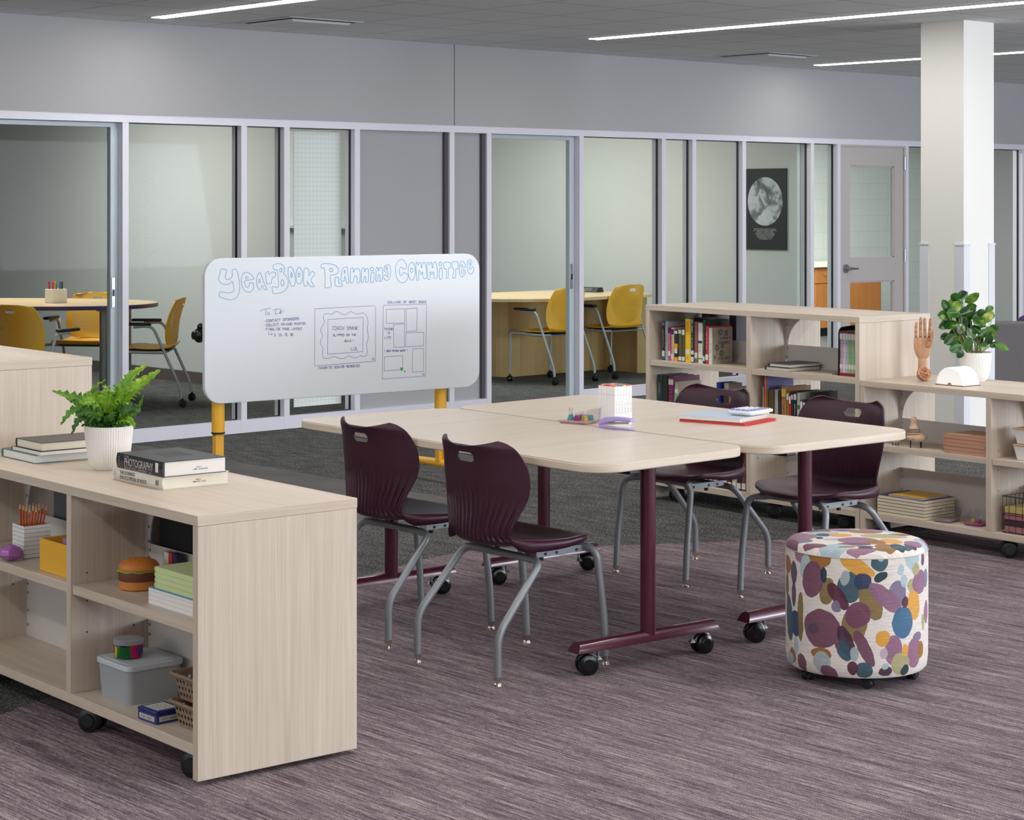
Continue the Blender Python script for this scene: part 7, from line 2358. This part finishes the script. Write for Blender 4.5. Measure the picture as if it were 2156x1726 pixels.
rnd = random.Random(21)
t = thing('potted_fern', 'bright green ruffled fern in a white ribbed pot on the near bookcase', 'potted plant', (3.355, 5.612, 0.7412), radians(-42.3))
pot(t)
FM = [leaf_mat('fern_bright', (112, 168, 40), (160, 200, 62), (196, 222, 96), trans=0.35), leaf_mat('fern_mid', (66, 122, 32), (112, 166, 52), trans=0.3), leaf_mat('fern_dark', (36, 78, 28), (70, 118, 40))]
fo = MB()
stm = MB()
S_ = 0.00153          # metres per picture pixel at this distance, for reading off the frond tips
def fp(px_, py_, dep=0.0):
    return ((px_ - 232) * S_, dep, 0.14 + (893 - py_) * S_)
root = lambda k: (0.016 * cos(k * 2.1), 0.016 * sin(k * 2.1), 0.128)
F_ = [
    ([fp(262, 840, .01), fp(290, 812, .02), fp(336, 779, .04)], 0.034, 9, 0),
    ([fp(255, 838, -.02), fp(282, 790, -.02), fp(318, 765, -.03)], 0.030, 9, 0),
    ([fp(240, 850, -.02), fp(262, 822, -.03), fp(300, 808, -.04)], 0.036, 8, 0),
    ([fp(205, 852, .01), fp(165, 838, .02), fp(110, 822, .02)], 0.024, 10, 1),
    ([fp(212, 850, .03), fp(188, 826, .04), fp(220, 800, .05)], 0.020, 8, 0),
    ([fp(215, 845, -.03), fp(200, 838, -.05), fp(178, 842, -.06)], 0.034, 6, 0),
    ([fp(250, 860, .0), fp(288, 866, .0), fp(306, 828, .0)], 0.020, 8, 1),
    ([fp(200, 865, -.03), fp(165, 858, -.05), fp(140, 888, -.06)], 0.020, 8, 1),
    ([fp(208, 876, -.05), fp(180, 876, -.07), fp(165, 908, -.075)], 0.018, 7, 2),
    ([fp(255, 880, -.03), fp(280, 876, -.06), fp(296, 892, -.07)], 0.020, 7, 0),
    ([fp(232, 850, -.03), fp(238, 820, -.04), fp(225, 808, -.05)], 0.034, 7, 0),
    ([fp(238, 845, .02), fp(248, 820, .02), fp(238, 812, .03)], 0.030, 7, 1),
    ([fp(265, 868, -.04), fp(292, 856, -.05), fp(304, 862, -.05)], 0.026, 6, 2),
    ([fp(215, 868, -.05), fp(190, 862, -.06), fp(172, 868, -.07)], 0.026, 7, 2),
    ([fp(195, 850, .03), fp(160, 848, .06), fp(132, 838, .06)], 0.024, 8, 1),
]
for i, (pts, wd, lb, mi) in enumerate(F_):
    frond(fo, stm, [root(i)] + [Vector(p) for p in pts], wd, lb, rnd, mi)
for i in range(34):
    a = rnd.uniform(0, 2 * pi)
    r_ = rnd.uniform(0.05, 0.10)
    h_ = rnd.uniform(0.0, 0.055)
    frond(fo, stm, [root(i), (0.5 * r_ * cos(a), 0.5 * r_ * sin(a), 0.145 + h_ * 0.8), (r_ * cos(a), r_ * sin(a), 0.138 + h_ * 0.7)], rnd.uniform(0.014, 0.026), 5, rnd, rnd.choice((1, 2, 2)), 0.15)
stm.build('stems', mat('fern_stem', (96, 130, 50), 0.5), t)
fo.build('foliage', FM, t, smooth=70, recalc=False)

t = thing('potted_peperomia', 'glossy variegated leafy plant in a white ribbed pot on the low right bookcase', 'potted plant', (8.045, 5.556, 0.7412), radians(-42.3))
pot(t)
PM = [leaf_mat('peperomia_dark', (14, 48, 16), (32, 80, 24), (140, 166, 66), 24, 0.12), leaf_mat('peperomia_mid', (22, 66, 20), (58, 112, 34), (186, 198, 100), 20, 0.15), leaf_mat('peperomia_light', (50, 102, 30), (126, 164, 58), (216, 214, 128), 18, 0.2)]
for m_ in PM:
    m_.node_tree.nodes['Principled BSDF'].inputs['Roughness'].default_value = 0.22


def spoon_leaf(mb, base, d, up, L_, W_, mi):
    """rounded cupped leaf"""
    d = Vector(d).normalized()
    s = d.cross(Vector(up))
    if s.length < 1e-3:
        s = Vector((1, 0, 0))
    s.normalize()
    n_ = s.cross(d)
    vs, fs = [], []
    nl, nw = 10, 6
    for i in range(nl + 1):
        t_ = i / nl
        w_ = W_ * (sin(pi * min(1, t_ ** 1.05)) ** 0.55) if 0 < t_ < 1 else 0.0005
        for j in range(nw + 1):
            u = -1 + 2 * j / nw
            p = Vector(base) + d * (L_ * t_) + s * (w_ * u) + n_ * (0.22 * W_ * u * u * (w_ / W_) - 0.35 * L_ * t_ * t_ * 0.5)
            vs.append(p)
    for i in range(nl):
        for j in range(nw):
            k = i * (nw + 1) + j
            fs.append((k, k + 1, k + nw + 2, k + nw + 1))
    mb.add(vs, fs, mi)


S2 = 1 / 437
def pp_(px_, py_, dep=0.0):
    return Vector(((px_ - 2053) * S2, dep, 0.138 + (741 - py_) * S2))
leaves = [  # picture position of the leaf centre, half length px, half width px, angle deg (0 = right, 90 = up), depth, shade
    (2011, 626, 10, 9, 60, 0, 1), (2028, 622, 12, 9, 40, .01, 1), (2044, 628, 18, 9, 35, -.02, 2), (1992, 644, 14, 8, 115, 0, 1), (2004, 640, 9, 7, 100, 0.02, 0), (2011, 646, 14, 10, 60, -.02, 2),
    (2024, 638, 10, 6, 110, 0, 1), (2005, 658, 15, 10, 170, -.04, 1), (1985, 662, 12, 9, 190, -.02, 1), (1996, 672, 12, 8, 200, .02, 0), (2030, 656, 16, 11, 20, -.03, 0), (2044, 646, 12, 7, 15, 0, 1),
    (2002, 682, 18, 10, 195, -.03, 1), (1990, 684, 14, 8, 200, 0, 0), (2066, 660, 10, 9, 60, 0, 1), (2076, 668, 17, 9, 40, -.02, 2), (2080, 664, 14, 10, 10, 0, 1), (2056, 674, 12, 10, 160, -.03, 1),
    (2045, 664, 12, 8, 30, 0, 0), (2085, 650, 10, 6, 200, 0.02, 2), (2028, 678, 14, 10, 250, 0, 0), (2022, 690, 12, 9, 240, -.02, 0), (2012, 700, 15, 8, 210, .02, 1), (2000, 713, 17, 11, 200, -.04, 1),
    (1992, 708, 12, 8, 190, 0, 0), (2020, 714, 12, 9, 260, 0, 1), (2008, 730, 14, 10, 200, -.05, 1), (2016, 742, 10, 7, 230, -.06, 0), (2034, 724, 16, 9, 80, -.04, 1), (2042, 700, 13, 10, 300, -.03, 0),
    (2052, 692, 13, 9, 330, -.02, 0), (2062, 682, 12, 8, 350, -.02, 1), (2070, 700, 16, 9, 20, -.03, 1), (2083, 700, 16, 10, 300, -.02, 2), (2090, 690, 11, 7, 10, -.01, 1), (2078, 714, 12, 8, 60, -.03, 0),
    (2088, 724, 10, 6, 20, -.04, 1), (2103, 727, 17, 7, 335, -.05, 2), (2062, 716, 12, 8, 100, .0, 0), (2048, 712, 12, 8, 120, .02, 0), (2036, 700, 12, 9, 180, .04, 0), (2065, 726, 11, 7, 30, -.05, 1), (2025, 668, 14, 9, 100, .04, 0),
    (2040, 684, 14, 9, 70, .04, 0), (2058, 664, 13, 9, 100, .05, 0), (2072, 684, 12, 9, 60, .05, 1), (2050, 652, 10, 7, 60, .03, 1), (2018, 656, 11, 8, 140, .05, 0)]
fo, stm = MB(), MB()
for (lx, ly, hl, hw, an, dp, sh) in leaves:
    c = pp_(lx, ly, dp)
    a = radians(an)
    d = Vector((cos(a), -0.35 + rnd.uniform(-0.3, 0.3), sin(a))).normalized()
    L_ = 2.0 * hl * S2
    b_ = c - d * (L_ / 2)
    spoon_leaf(fo, b_, d, (rnd.uniform(-0.7, 0.7), -1.0, rnd.uniform(-0.1, 0.9)), L_, hw * S2 * 1.12, sh)
    cr = Vector((0.25 * b_.x, 0.25 * b_.y, 0.130))
    mid = (b_ + cr) / 2 + Vector((b_.x * 0.15, 0, 0.01))
    stm.tube(smooth_path([cr, mid, b_], 5), [0.0022 - 0.0001 * i for i in range(11)], 6)
stm.tube(smooth_path([pp_(2022, 622), pp_(2022, 614), pp_(2027, 610)], 5), 0.001, 6)
stm.build('stems', mat('peperomia_stem', (130, 140, 70), 0.5), t)
fo.build('foliage', PM, t, smooth=80, recalc=False)
